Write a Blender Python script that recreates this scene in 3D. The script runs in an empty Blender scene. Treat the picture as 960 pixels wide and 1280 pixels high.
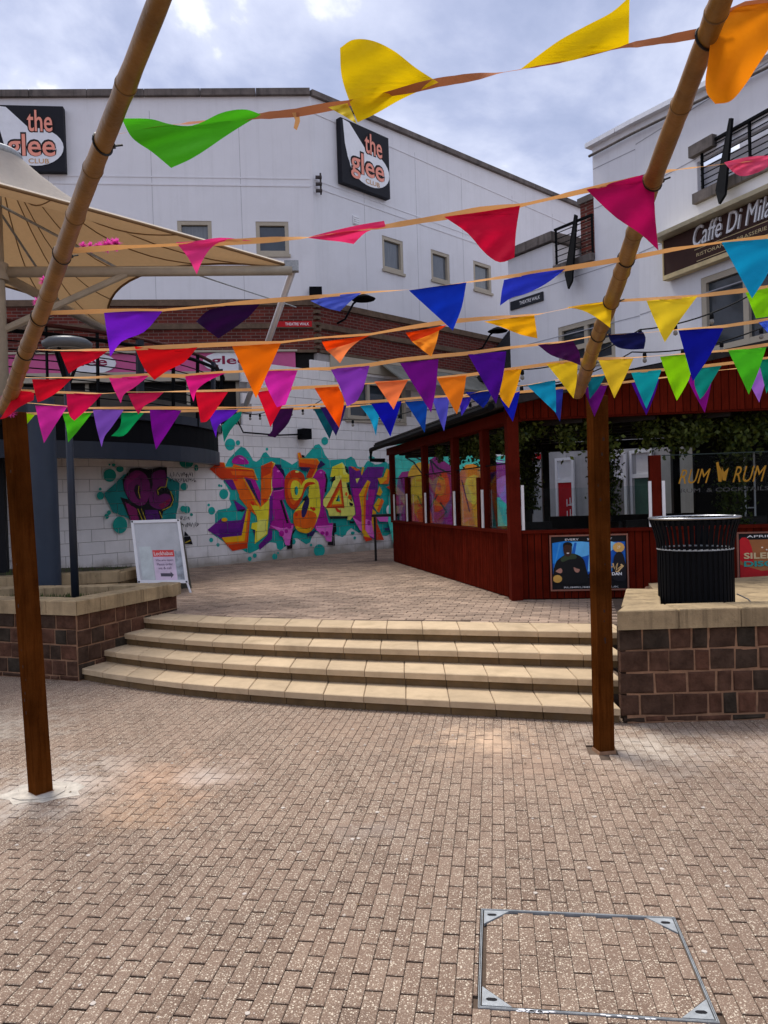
import bpy, bmesh, math, random
from mathutils import Vector as V, Matrix
from mathutils.geometry import tessellate_polygon
R = random.Random(7)
sc = bpy.context.scene
COL = sc.collection
# ------------------------------------------------------------------ camera
F = 961.0; ROLL = 0.032; PITCH = 0.0172; CAMH = 1.8
CR = V((math.cos(ROLL), 0, -math.sin(ROLL)))
CF = V((0, math.cos(PITCH), -math.sin(PITCH)))
CF = (CF - CR * CF.dot(CR)).normalized()
CU = CR.cross(CF).normalized()
CP = V((0, 0, CAMH))
cd = bpy.data.cameras.new('camera'); cam = bpy.data.objects.new('camera', cd); COL.objects.link(cam)
cd.sensor_fit = 'VERTICAL'; cd.sensor_height = 24; cd.lens = F / 1280 * 24; cd.clip_end = 5000; cd.clip_start = 0.05
m = Matrix.Identity(4)
for i in range(3):
    m[i][0] = CR[i]; m[i][1] = CU[i]; m[i][2] = -CF[i]; m[i][3] = CP[i]
cam.matrix_world = m
sc.camera = cam
# ------------------------------------------------------------------ world, sun
SUN_EL, SUN_AZ = math.radians(64), math.radians(325)     # azimuth clockwise from +Y: high, ahead of the camera and to the left, behind cloud
w = bpy.data.worlds.new('World'); sc.world = w; w.use_nodes = True
nt = w.node_tree; N = nt.nodes; L = nt.links
bg = N['Background']; bg.inputs[1].default_value = 0.1
sky = N.new('ShaderNodeTexSky'); sky.sky_type = 'NISHITA'; sky.sun_disc = False
sky.sun_elevation = SUN_EL; sky.sun_rotation = SUN_AZ
tc = N.new('ShaderNodeTexCoord'); sep = N.new('ShaderNodeSeparateXYZ'); L.new(tc.outputs['Generated'], sep.inputs[0])
def wm(op, a, b=None):
    n = N.new('ShaderNodeMath'); n.operation = op
    for i, x in enumerate((a, b)):
        if x is None: continue
        if isinstance(x, (int, float)): n.inputs[i].default_value = x
        else: L.new(x, n.inputs[i])
    return n.outputs[0]
zz = wm('ADD', wm('ABSOLUTE', sep.outputs[2]), 0.42)
cx = N.new('ShaderNodeCombineXYZ'); L.new(wm('DIVIDE', sep.outputs[0], zz), cx.inputs[0]); L.new(wm('DIVIDE', sep.outputs[1], zz), cx.inputs[1])
n1 = N.new('ShaderNodeTexNoise'); n1.inputs['Scale'].default_value = 2.3; n1.inputs['Detail'].default_value = 9; n1.inputs['Roughness'].default_value = 0.56; n1.inputs['Distortion'].default_value = 0.25
L.new(cx.outputs[0], n1.inputs['Vector'])
rp = N.new('ShaderNodeValToRGB'); e = rp.color_ramp.elements
e[0].position = 0.35; e[0].color = (1.8, 2.1, 3.2, 1)
e[1].position = 0.615; e[1].color = (9.2, 9.1, 8.9, 1)
a = e.new(0.45); a.color = (2.7, 2.95, 4.1, 1)
a = e.new(0.54); a.color = (4.1, 4.3, 5.3, 1)
L.new(n1.outputs['Fac'], rp.inputs[0])
mx = N.new('ShaderNodeMixRGB'); mx.inputs[0].default_value = 0.86
L.new(sky.outputs[0], mx.inputs[1]); L.new(rp.outputs[0], mx.inputs[2]); L.new(mx.outputs[0], bg.inputs[0])
sl = bpy.data.lights.new('sun', 'SUN'); sl.energy = 2.0; sl.angle = math.radians(22); sl.color = (1, .95, .88)
so = bpy.data.objects.new('sun', sl); COL.objects.link(so)
sd = V((math.sin(SUN_AZ) * math.cos(SUN_EL), math.cos(SUN_AZ) * math.cos(SUN_EL), math.sin(SUN_EL)))
so.rotation_euler = sd.to_track_quat('Z', 'Y').to_euler(); so.location = (0, -5, 20)
sc.view_settings.view_transform = 'Standard'; sc.view_settings.look = 'None'; sc.view_settings.gamma = 1; sc.view_settings.exposure = 0.95
# ------------------------------------------------------------------ pixel helpers (photo pixels, 960x1280)
def ray(px, py): return (CF + CR * ((px - 480) / F) - CU * ((py - 640) / F))
def at(px, py, Y):
    r = ray(px, py); return CP + r * (Y / r.y)
def onz(px, py, z):
    r = ray(px, py); return CP + r * ((z - CAMH) / r.z)
class Plane:                                            # a vertical plane: s runs along it, z up, out towards the camera
    def __init__(s, p, d):
        s.p = V((p[0], p[1], 0)); s.d = V((d[0], d[1], 0)).normalized()
        s.n = V((s.d.y, -s.d.x, 0))
        if s.n.dot(-s.p) < 0: s.n = -s.n
    def sz(s, px, py):
        r = ray(px, py); t = (s.p - CP).dot(s.n) / r.dot(s.n); q = CP + r * t
        return ((q - s.p).dot(s.d), q.z)
    def w(s, a, z, out=0.0): return s.p + s.d * a + V((0, 0, z)) + s.n * out
# ------------------------------------------------------------------ materials
def mat(name, col, rough=.75, metal=0., var=.12, sc_=6., bump=.15, bsc=None, spec=.25, fine=None):
    m = bpy.data.materials.new(name); m.use_nodes = True; nt = m.node_tree; N = nt.nodes; L = nt.links
    b = N['Principled BSDF']; b.inputs['Roughness'].default_value = rough; b.inputs['Metallic'].default_value = metal
    b.inputs['Specular IOR Level'].default_value = spec
    g = N.new('ShaderNodeNewGeometry')
    n = N.new('ShaderNodeTexNoise'); n.inputs['Scale'].default_value = sc_; n.inputs['Detail'].default_value = 6; n.inputs['Roughness'].default_value = .65
    L.new(g.outputs['Position'], n.inputs['Vector'])
    r = N.new('ShaderNodeValToRGB'); e = r.color_ramp.elements
    e[0].position = .3; e[1].position = .7
    e[0].color = tuple(min(1, c * (1 - var)) for c in col) + (1,); e[1].color = tuple(min(1, c * (1 + var)) for c in col) + (1,)
    L.new(n.outputs['Fac'], r.inputs[0]); L.new(r.outputs[0], b.inputs['Base Color'])
    if bump:
        n2 = N.new('ShaderNodeTexNoise'); n2.inputs['Scale'].default_value = bsc or sc_ * 12; n2.inputs['Detail'].default_value = 4
        L.new(g.outputs['Position'], n2.inputs['Vector'])
        bp = N.new('ShaderNodeBump'); bp.inputs['Strength'].default_value = bump; bp.inputs['Distance'].default_value = .01
        L.new(n2.outputs['Fac'], bp.inputs['Height']); L.new(bp.outputs[0], b.inputs['Normal'])
    return m
def nodes(m): return m.node_tree.nodes, m.node_tree.links, m.node_tree.nodes['Principled BSDF']
def mix(N, L, typ, fac, a, b):
    n = N.new('ShaderNodeMixRGB'); n.blend_type = typ
    for i, x in enumerate((fac, a, b)):
        if isinstance(x, (int, float)): n.inputs[i].default_value = x
        elif isinstance(x, tuple): n.inputs[i].default_value = x if len(x) == 4 else x + (1,)
        else: L.new(x, n.inputs[i])
    return n.outputs[0]
def mth(N, L, op, a, b=None, clamp=False):
    n = N.new('ShaderNodeMath'); n.operation = op; n.use_clamp = clamp
    for i, x in enumerate((a, b)):
        if x is None: continue
        if isinstance(x, (int, float)): n.inputs[i].default_value = x
        else: L.new(x, n.inputs[i])
    return n.outputs[0]
def piecevar(m, amt=.25, hue=None):                      # each piece a slightly different tone
    N, L, b = nodes(m)
    src = b.inputs['Base Color'].links[0].from_socket
    g = N.new('ShaderNodeNewGeometry'); oi = N.new('ShaderNodeObjectInfo')
    f = mth(N, L, 'FRACT', mth(N, L, 'ADD', g.outputs['Random Per Island'], oi.outputs['Random']))
    r = N.new('ShaderNodeValToRGB'); e = r.color_ramp.elements
    lo = 1 - amt; hi = 1 + amt
    e[0].color = (lo, lo, lo, 1); e[1].color = (hi, hi, hi, 1)
    if hue: e[0].color = hue[0] + (1,); e[1].color = hue[1] + (1,)
    L.new(f, r.inputs[0])
    o = mix(N, L, 'MULTIPLY', 1.0, src, r.outputs[0]); L.new(o, b.inputs['Base Color'])
    return m
def dust(m, spots):                                      # pale cement / sand dust trodden into the ground, (x, y, radius, colour, strength)
    N, L, b = nodes(m)
    src = b.inputs['Base Color'].links[0].from_socket
    g = N.new('ShaderNodeNewGeometry')
    n = N.new('ShaderNodeTexNoise'); n.inputs['Scale'].default_value = 4.5; n.inputs['Detail'].default_value = 9; n.inputs['Roughness'].default_value = .7
    L.new(g.outputs['Position'], n.inputs['Vector'])
    for x, y, rad, c, k in spots:
        vm = N.new('ShaderNodeVectorMath'); vm.operation = 'DISTANCE'; L.new(g.outputs['Position'], vm.inputs[0]); vm.inputs[1].default_value = (x, y, 0)
        f = mth(N, L, 'SUBTRACT', 1.0, mth(N, L, 'DIVIDE', vm.outputs['Value'], rad), True)
        f = mth(N, L, 'ADD', f, mth(N, L, 'MULTIPLY', mth(N, L, 'SUBTRACT', n.outputs['Fac'], .60), 3.2), True)
        lim = mth(N, L, 'LESS_THAN', vm.outputs['Value'], rad * 1.0)
        fall = mth(N, L, 'SUBTRACT', 1.0, mth(N, L, 'DIVIDE', vm.outputs['Value'], rad), True)
        f = mth(N, L, 'MULTIPLY', mth(N, L, 'MULTIPLY', f, lim), mth(N, L, 'MULTIPLY', mth(N, L, 'POWER', fall, .5), k), True)
        src = mix(N, L, 'MIX', f, src, c)
    L.new(src, b.inputs['Base Color'])
def speckle(m, col=(.80, .70, .54), scale=105, thr=.43, k=.75, scale2=13):
    N, L, b = nodes(m); src = b.inputs['Base Color'].links[0].from_socket
    g = N.new('ShaderNodeNewGeometry')
    for s_, t_, kk, cc in ((scale, thr, k, col), (scale * 2.1, thr * .95, k * .6, (.10, .07, .06)), (scale2, .1, .55, (.62, .56, .5))):
        v = N.new('ShaderNodeTexVoronoi'); v.inputs['Scale'].default_value = s_; L.new(g.outputs['Position'], v.inputs['Vector'])
        sp = N.new('ShaderNodeSeparateColor'); L.new(v.outputs['Color'], sp.inputs[0])
        lim = mth(N, L, 'MULTIPLY', sp.outputs[0], t_)
        f = mth(N, L, 'MULTIPLY', mth(N, L, 'LESS_THAN', v.outputs['Distance'], lim), kk)
        src = mix(N, L, 'MIX', f, src, cc)
    L.new(src, b.inputs['Base Color']); return m
def streaks(m, col=(.35, .34, .33), k=.35):              # rain streaks and grime on render
    N, L, b = nodes(m); src = b.inputs['Base Color'].links[0].from_socket
    g = N.new('ShaderNodeNewGeometry'); mp = N.new('ShaderNodeMapping'); mp.inputs['Scale'].default_value = (5, 5, .22)
    L.new(g.outputs['Position'], mp.inputs[0])
    n = N.new('ShaderNodeTexNoise'); n.inputs['Scale'].default_value = 1.3; n.inputs['Detail'].default_value = 8; n.inputs['Roughness'].default_value = .7
    L.new(mp.outputs[0], n.inputs['Vector'])
    f = mth(N, L, 'MULTIPLY', mth(N, L, 'SUBTRACT', n.outputs['Fac'], .5, True), k * 5, True)
    L.new(mix(N, L, 'MIX', f, src, col), b.inputs['Base Color']); return m
def grime(m, col, k=.4, scale=1.5, lo=.5):                # blotchy wear
    N, L, b = nodes(m); src = b.inputs['Base Color'].links[0].from_socket
    g = N.new('ShaderNodeNewGeometry'); n = N.new('ShaderNodeTexNoise'); n.inputs['Scale'].default_value = scale; n.inputs['Detail'].default_value = 10; n.inputs['Roughness'].default_value = .72
    L.new(g.outputs['Position'], n.inputs['Vector'])
    f = mth(N, L, 'MULTIPLY', mth(N, L, 'SUBTRACT', n.outputs['Fac'], lo, True), k * 6, True)
    L.new(mix(N, L, 'MIX', f, src, col), b.inputs['Base Color']); return m
def woodgrain(m, dark=(.3, .3, .3), k=.5, ax=(14, 14, .9)):
    N, L, b = nodes(m); src = b.inputs['Base Color'].links[0].from_socket
    g = N.new('ShaderNodeNewGeometry'); mp = N.new('ShaderNodeMapping'); mp.inputs['Scale'].default_value = ax
    L.new(g.outputs['Position'], mp.inputs[0])
    n = N.new('ShaderNodeTexNoise'); n.inputs['Scale'].default_value = 3; n.inputs['Detail'].default_value = 7; n.inputs['Roughness'].default_value = .7; n.inputs['Distortion'].default_value = .6
    L.new(mp.outputs[0], n.inputs['Vector'])
    f = mth(N, L, 'MULTIPLY', mth(N, L, 'SUBTRACT', n.outputs['Fac'], .42, True), 3.5 * k, True)
    L.new(mix(N, L, 'MULTIPLY', f, src, dark), b.inputs['Base Color']); return m
def fabric(name, col, tr=.35):
    m = mat(name, col, rough=.85, var=.08, sc_=14, bump=.45, bsc=22, spec=.2); N, L, b = nodes(m)
    t = N.new('ShaderNodeBsdfTranslucent'); t.inputs[0].default_value = col + (1,)
    ms = N.new('ShaderNodeMixShader'); ms.inputs[0].default_value = tr
    L.new(b.outputs[0], ms.inputs[1]); L.new(t.outputs[0], ms.inputs[2]); L.new(ms.outputs[0], N['Material Output'].inputs[0]); return m
def glassmat(name, tint=(.9, .93, .93), refl=.12):
    m = bpy.data.materials.new(name); m.use_nodes = True; nt = m.node_tree; N = nt.nodes; L = nt.links; N.clear()
    o = N.new('ShaderNodeOutputMaterial'); t = N.new('ShaderNodeBsdfTransparent'); t.inputs[0].default_value = tint + (1,)
    g = N.new('ShaderNodeBsdfGlossy'); g.inputs[1].default_value = .03; g.inputs[0].default_value = (.9, .95, 1, 1)
    f = N.new('ShaderNodeLayerWeight'); f.inputs[0].default_value = refl
    ms = N.new('ShaderNodeMixShader'); k = N.new('ShaderNodeMath'); k.operation = 'MULTIPLY'; k.inputs[1].default_value = .35; L.new(f.outputs['Fresnel'], k.inputs[0]); L.new(k.outputs[0], ms.inputs[0]); L.new(t.outputs[0], ms.inputs[1]); L.new(g.outputs[0], ms.inputs[2]); L.new(ms.outputs[0], o.inputs[0]); return m
def bricktex(m, plane, sx=.225, sz=.075, mortar=(.16, .12, .1)):   # courses too small to build, measured along the wall
    N, L, b = nodes(m); src = b.inputs['Base Color'].links[0].from_socket
    g = N.new('ShaderNodeNewGeometry'); vm = N.new('ShaderNodeVectorMath'); vm.operation = 'DOT_PRODUCT'
    L.new(g.outputs['Position'], vm.inputs[0]); vm.inputs[1].default_value = plane.d
    sp = N.new('ShaderNodeSeparateXYZ'); L.new(g.outputs['Position'], sp.inputs[0])
    c = N.new('ShaderNodeCombineXYZ'); L.new(vm.outputs['Value'], c.inputs[0]); L.new(sp.outputs[2], c.inputs[1])
    br = N.new('ShaderNodeTexBrick'); L.new(c.outputs[0], br.inputs['Vector']); br.inputs['Scale'].default_value = 1
    br.inputs['Brick Width'].default_value = sx; br.inputs['Row Height'].default_value = sz; br.inputs['Mortar Size'].default_value = .006
    br.inputs['Color1'].default_value = (1.15, 1.1, 1.1, 1); br.inputs['Color2'].default_value = (.7, .65, .65, 1); br.inputs['Mortar'].default_value = (.5, .5, .5, 1)
    L.new(mix(N, L, 'MIX', br.outputs['Fac'], mix(N, L, 'MULTIPLY', 1., src, br.outputs['Color']), mortar), b.inputs['Base Color']); return m
M = {}
M['ground'] = mat('ground', (.16, .11, .09), var=.2, sc_=2)
M['paver'] = mat('paver', (.232, .158, .112), rough=.85, var=.2, sc_=2.2, bump=.6, bsc=160)
piecevar(M['paver'], hue=((.86, .84, .83), (1.10, 1.12, 1.13))); speckle(M['paver']); speckle(M['paver'], col=(.62, .50, .38), scale=210, thr=.5, k=.6, scale2=31)
M['paver_up'] = mat('paver_upper', (.30, .215, .155), rough=.85, var=.25, sc_=1.6, bump=.5, bsc=120)
piecevar(M['paver_up'], hue=((.72, .7, .7), (1.22, 1.2, 1.2))); speckle(M['paver_up'], k=.35)
M['joint'] = mat('joint_sand', (.115, .08, .057), rough=.95, var=.3, sc_=5, bump=.5)
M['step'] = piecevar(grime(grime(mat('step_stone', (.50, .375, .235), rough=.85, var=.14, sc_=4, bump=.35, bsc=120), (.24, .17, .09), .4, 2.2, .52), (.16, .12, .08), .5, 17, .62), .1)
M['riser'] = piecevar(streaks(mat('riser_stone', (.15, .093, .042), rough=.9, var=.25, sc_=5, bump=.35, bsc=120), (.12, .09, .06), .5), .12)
M['coping'] = piecevar(streaks(grime(mat('coping_stone', (.36, .265, .15), rough=.9, var=.25, sc_=4, bump=.5, bsc=90), (.15, .11, .06), .45, 5, .52), (.11, .08, .045), .8), .12)
M['block'] = piecevar(mat('walling_block', (.072, .043, .031), rough=.9, var=.45, sc_=9, bump=.9, bsc=40, spec=.05), hue=((.55, .72, .75), (1.5, 1.15, 1.02)))
M['mortar'] = mat('mortar', (.26, .145, .085), rough=.95, var=.3, sc_=10, bump=.5)
M['soil'] = mat('soil', (.05, .045, .025), rough=1, var=.5, sc_=12, bump=1, bsc=30)
M['timber'] = woodgrain(mat('timber', (.072, .022, .0045), rough=.8, var=.4, sc_=3, bump=.3, bsc=80, spec=.0), (.42, .3, .2), .75)
M['bamboo'] = mat('bamboo', (.24, .122, .026), rough=.4, var=.3, sc_=7, bump=.15, spec=.2)
woodgrain(M['bamboo'], (.55, .45, .3), .35, (20, 3, 20))
M['bamboo_node'] = mat('bamboo_node', (.16, .09, .035), rough=.6, var=.3, sc_=30)
M['tie'] = mat('tie', (.012, .012, .012), rough=.5, var=0, bump=0)
M['tape'] = fabric('tape', (.70, .36, .13), .3)
M['tape_brown'] = fabric('tape_brown', (.42, .15, .06), .25)
M['white_render'] = grime(streaks(mat('white_render', (.73, .73, .765), rough=.85, var=.03, sc_=1.2, bump=.06, bsc=30), (.46, .46, .46), .18), (.52, .52, .53), .16, .9, .5)
M['white_block'] = piecevar(streaks(mat('white_block', (.80, .775, .765), rough=.8, var=.06, sc_=3, bump=.15, bsc=40), (.45, .42, .38), .15), .03)
N_, L_, b_ = nodes(M['white_block']); src_ = b_.inputs['Base Color'].links[0].from_socket
g_ = N_.new('ShaderNodeNewGeometry'); sp_ = N_.new('ShaderNodeSeparateXYZ'); L_.new(g_.outputs['Position'], sp_.inputs[0])
no_ = N_.new('ShaderNodeTexNoise'); no_.inputs['Scale'].default_value = 2.2; no_.inputs['Detail'].default_value = 8; L_.new(g_.outputs['Position'], no_.inputs['Vector'])
f_ = mth(N_, L_, 'DIVIDE', mth(N_, L_, 'SUBTRACT', mth(N_, L_, 'ADD', .48, mth(N_, L_, 'MULTIPLY', no_.outputs['Fac'], .75)), sp_.outputs[2]), .3, True)
L_.new(mix(N_, L_, 'MIX', mth(N_, L_, 'MULTIPLY', f_, .75), src_, (.24, .20, .14)), b_.inputs['Base Color'])
M['white_mortar'] = mat('white_mortar', (.33, .31, .30), rough=.9, var=.1)
M['dark_trim'] = mat('dark_trim', (.055, .045, .045), rough=.7, var=.3, sc_=4)
M['coping_dark'] = streaks(mat('parapet_coping', (.14, .12, .11), rough=.9, var=.4, sc_=3, bump=.3), (.03, .03, .03), .7)
M['beige'] = mat('beige_frame', (.42, .37, .29), rough=.6, var=.05)
M['window'] = mat('window_glass', (.03, .04, .05), rough=.06, var=.3, sc_=2, bump=0, spec=.9)
M['blind'] = mat('blind', (.13, .145, .16), rough=.12, var=.1, sc_=2, bump=0, spec=.8); woodgrain(M['blind'], (.35, .37, .4), .9, (26, 26, .5))
M['navy'] = mat('navy_steel', (.016, .022, .036), rough=.45, var=.1, bump=.03, spec=.3)
M['black'] = mat('black_steel', (.006, .0065, .008), rough=.6, var=.1, bump=.03, spec=.04)
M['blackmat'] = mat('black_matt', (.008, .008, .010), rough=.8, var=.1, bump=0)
M['steel'] = mat('galvanised_steel', (.34, .36, .37), rough=.6, metal=.35, var=.25, sc_=20, bump=.2)
M['alu'] = mat('aluminium', (.72, .72, .74), rough=.4, metal=.3, var=.06, bump=0)
M['white_paint'] = mat('white_paint', (.78, .78, .80), rough=.4, var=.04, bump=0)
M['red_wood'] = woodgrain(mat('red_stained_wood', (.098, .0095, .0040), rough=.7, var=.25, sc_=4, bump=.2, bsc=70, spec=.01), (.45, .4, .4), .6, (18, 18, .8))
piecevar(M['red_wood'], .16)
M['post_wood'] = woodgrain(mat('red_post_wood', (.088, .0085, .0040), rough=.6, var=.2, sc_=4, bump=.15, spec=.02), (.5, .45, .45), .5)
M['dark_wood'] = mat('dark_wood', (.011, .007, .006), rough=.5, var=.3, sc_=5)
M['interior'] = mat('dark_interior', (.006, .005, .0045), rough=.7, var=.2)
M['roof'] = mat('roof_felt', (.018, .016, .016), rough=.8, var=.4, sc_=9, bump=.8, bsc=20)
M['glass'] = glassmat('pane_glass')
M['canopy'] = fabric('canopy_membrane', (.64, .45, .26), .45)
M['canopy_seam'] = mat('canopy_seam', (.22, .13, .06), rough=.8, var=.1)
M['canopy_steel'] = mat('canopy_steel', (.40, .35, .27), rough=.5, var=.15, sc_=3)
M['leaf'] = piecevar(mat('ivy_leaf', (.028, .045, .012), rough=.55, var=.3, sc_=8, bump=0), hue=((.5, .6, .4), (2.9, 2.3, 1.1)))
def flat(name, col, rough=.6, var=.05): return mat(name, col, rough=rough, var=var, sc_=8, bump=0, spec=.3)
def srgb(h):
    h = h.lstrip('#'); c = [int(h[i:i + 2], 16) / 255 for i in (0, 2, 4)]
    return tuple(((x / 12.92) if x <= .04045 else ((x + .055) / 1.055) ** 2.4) for x in c)
_pm = {}
def paint(h, var=.1):
    if h not in _pm: _pm[h] = mat('paint_' + h.strip('#'), srgb(h), rough=.7, var=var * 1.8, sc_=3.5, bump=.06, bsc=30, spec=.3)
    return _pm[h]
# ------------------------------------------------------------------ mesh helpers
class MB:
    def __init__(s): s.v = []; s.f = []; s.mi = []; s.cur = 0
    def add(s, vs, fs):
        o = len(s.v); s.v += [V(x) for x in vs]
        for f in fs: s.f.append([o + i for i in f]); s.mi.append(s.cur)
    def hexa(s, p):                                     # 8 corners: bottom 4 then top 4
        s.add(p, [(3, 2, 1, 0), (4, 5, 6, 7), (0, 1, 5, 4), (1, 2, 6, 5), (2, 3, 7, 6), (3, 0, 4, 7)])
    def obox(s, o, a, b, c):                            # corner + three edge vectors
        o = V(o); a = V(a); b = V(b); c = V(c)
        s.hexa([o, o + a, o + a + b, o + b, o + c, o + a + c, o + a + b + c, o + b + c])
    def box(s, c, d, rz=0.):
        c = V(c); ca, sa = math.cos(rz), math.sin(rz); ax = V((ca, sa, 0)) * d[0]; ay = V((-sa, ca, 0)) * d[1]; az = V((0, 0, d[2]))
        s.obox(c - ax / 2 - ay / 2 - az / 2, ax, ay, az)
    def pbox(s, pl, s0, s1, z0, z1, o0, o1):            # box in a wall's own frame
        s.obox(pl.w(s0, z0, o0), pl.d * (s1 - s0), pl.n * (o1 - o0), V((0, 0, z1 - z0)))
    def prism(s, poly, vec):
        n = len(poly); poly = [V(p) for p in poly]; vec = V(vec)
        tr = tessellate_polygon([poly])
        s.add(poly + [p + vec for p in poly], [t for t in tr] + [tuple(n + i for i in reversed(t)) for t in tr] + [(i, (i + 1) % n, n + (i + 1) % n, n + i) for i in range(n)])
    def poly(s, poly):
        poly = [V(p) for p in poly]; s.add(poly, [t for t in tessellate_polygon([poly])])
    def tube(s, pts, rad, n=8, cap=True):
        pts = [V(p) for p in pts]
        if not hasattr(rad, '__len__'): rad = [rad] * len(pts)
        o = len(s.v); vs = []; fs = []; ref = None
        for i, p in enumerate(pts):
            t = (pts[min(i + 1, len(pts) - 1)] - pts[max(i - 1, 0)]).normalized()
            if ref is None: ref = V((0, 0, 1)) if abs(t.z) < .9 else V((1, 0, 0))
            a = t.cross(ref).normalized(); b = a.cross(t).normalized(); ref = b
            for k in range(n):
                q = 2 * math.pi * k / n; vs.append(p + (a * math.cos(q) + b * math.sin(q)) * rad[i])
        for i in range(len(pts) - 1):
            for k in range(n):
                k2 = (k + 1) % n; fs.append((i * n + k, i * n + k2, (i + 1) * n + k2, (i + 1) * n + k))
        if cap: fs.append(tuple(reversed(range(n)))); fs.append(tuple((len(pts) - 1) * n + k for k in range(n)))
        s.add(vs, fs)
    def lathe(s, c, prof, n=32):                        # prof: (r, z)
        c = V(c); vs = [c + V((r * math.cos(2 * math.pi * k / n), r * math.sin(2 * math.pi * k / n), z)) for r, z in prof for k in range(n)]
        fs = [(i * n + k, i * n + (k + 1) % n, (i + 1) * n + (k + 1) % n, (i + 1) * n + k) for i in range(len(prof) - 1) for k in range(n)]
        s.add(vs, fs)
    def brick(s, o, a, b, c, ch=.004, side=0):                  # chamfered block: o corner, a,b span the face, c points out of the face
        o, a, b, c = V(o), V(a), V(b), V(c); ua, ub, uc = a.normalized() * ch, b.normalized() * ch, c.normalized() * ch
        q = [o, o + a, o + a + b, o + b]; mid = [x + c - uc for x in q]
        t = [q[0] + c + ua + ub, q[1] + c - ua + ub, q[2] + c - ua - ub, q[3] + c + ua - ub]
        s.add(q + mid + t, [(0, 1, 5, 4), (1, 2, 6, 5), (2, 3, 7, 6), (3, 0, 4, 7), (4, 5, 9, 8), (5, 6, 10, 9), (6, 7, 11, 10), (7, 4, 8, 11), (8, 9, 10, 11)])
        if side: s.mi[-9:-5] = [side] * 4
    def mesh(s, name, mats, off=V((0, 0, 0)), smooth=False, fixn=True):
        me = bpy.data.meshes.new(name); me.from_pydata([tuple(v - off) for v in s.v], [], s.f)
        for m_ in (mats if isinstance(mats, (list, tuple)) else [mats]): me.materials.append(m_)
        me.polygons.foreach_set('material_index', s.mi)
        if smooth: me.polygons.foreach_set('use_smooth', [True] * len(me.polygons))
        if fixn:
            bm = bmesh.new(); bm.from_mesh(me); bmesh.ops.recalc_face_normals(bm, faces=bm.faces); bm.to_mesh(me); bm.free()
        me.update(); return me
def wloc(o):
    r = V(o.location); p = o.parent
    while p: r += V(p.location); p = p.parent
    return r
def link(name, me, parent=None, loc=None, **kw):
    o = bpy.data.objects.new(name, me); COL.objects.link(o)
    if parent: o.parent = parent
    if loc is not None: o.location = loc
    for k, v in kw.items(): o[k] = v
    return o
def part(name, mb, mats, parent=None, smooth=False, **kw):
    off = wloc(parent) if parent else V((0, 0, 0))
    return link(name, mb.mesh(name, mats, off, smooth), parent, **kw)
def thing(name, label, cat, loc=(0, 0, 0), group=None):
    o = link(name, None, None, loc, label=label, category=cat); o.empty_display_size = .2
    if group: o['group'] = group
    return o
def single(name, mb, mats, label, cat, loc, smooth=False, group=None):
    loc = V(loc); o = link(name, mb.mesh(name, mats, loc, smooth), None, loc, label=label, category=cat)
    if group: o['group'] = group
    return o
def smoothmod(o, ang=40):
    for p in o.data.polygons: p.use_smooth = True
    o.data.set_sharp_from_angle(angle=math.radians(ang))
def textmesh(body, bold=0., shear=0., extrude=0.):
    c = bpy.data.curves.new('lettering', 'FONT'); c.body = body; c.offset = bold; c.shear = shear; c.extrude = extrude; c.resolution_u = 3
    o = bpy.data.objects.new('lettering', c); COL.objects.link(o)
    dg = bpy.context.evaluated_depsgraph_get(); me = bpy.data.meshes.new_from_object(o.evaluated_get(dg))
    vs = [v.co.copy() for v in me.vertices]; fs = [tuple(p.vertices) for p in me.polygons]
    bpy.data.objects.remove(o); bpy.data.meshes.remove(me); bpy.data.curves.remove(c)
    x0 = min(v.x for v in vs); x1 = max(v.x for v in vs); y0 = min(v.y for v in vs); y1 = max(v.y for v in vs)
    return [V(((v.x - x0) / (x1 - x0), (v.y - y0) / (y1 - y0), v.z)) for v in vs], fs
def text(mb, body, o, ax, up, n, w, h, bold=0., shear=0., extrude=0.):
    vs, fs = textmesh(body, bold, shear, extrude); o = V(o); mb.add([o + ax * (v.x * w) + up * (v.y * h) + n * v.z for v in vs], fs)
UP = V((0, 0, 1))
# ================================================================== GROUND
U = .5                                                  # height of the upper level
HR = math.radians(8.2)                                  # direction of the paver rows: 8 degrees right of straight ahead
AY = V((math.sin(HR), math.cos(HR), 0)); AX = V((math.cos(HR), -math.sin(HR), 0))
mb = MB(); mb.add([(-400, -400, -.06), (400, -400, -.06), (400, 400, -.06), (-400, 400, -.06)], [(0, 1, 2, 3)])
link('ground', mb.mesh('ground', M['ground']), kind='structure')
dust(M['paver'], [(-2.2, 5.0, 1.05, (.56, .51, .45), 1.0), (-1.5, 5.05, .85, (.50, .29, .17), .8), (-1.25, 5.1, .5, (.60, .54, .48), .7), (-1.5, 4.5, .6, (.50, .30, .17), .55), (-3.3, 6.3, 1.2, (.50, .44, .36), .8),
                  (1.75, 5.35, .9, (.60, .53, .44), .9), (.66, 5.6, .75, (.72, .50, .33), 1.0), (.95, 5.1, 1.2, (.44, .30, .21), .6), (2.7, 5.2, 1.2, (.42, .34, .29), .55), (-.3, 6.0, 1.2, (.42, .29, .20), .45), (-.1, 4.2, .5, (.40, .36, .32), .3)])
grime(M['paver'], (.16, .105, .075), .30, 1.1); grime(M['paver'], (.13, .09, .07), .35, 6.0, .6)
pav = link('pavement', None, kind='structure')
mb = MB(); mb.prism([(-7, -3, -.05), (7, -3, -.05), (7, 8.6, -.05), (-7, 9.6, -.05)], (0, 0, .038)); part('joint_sand', mb, M['joint'], pav)
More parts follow.
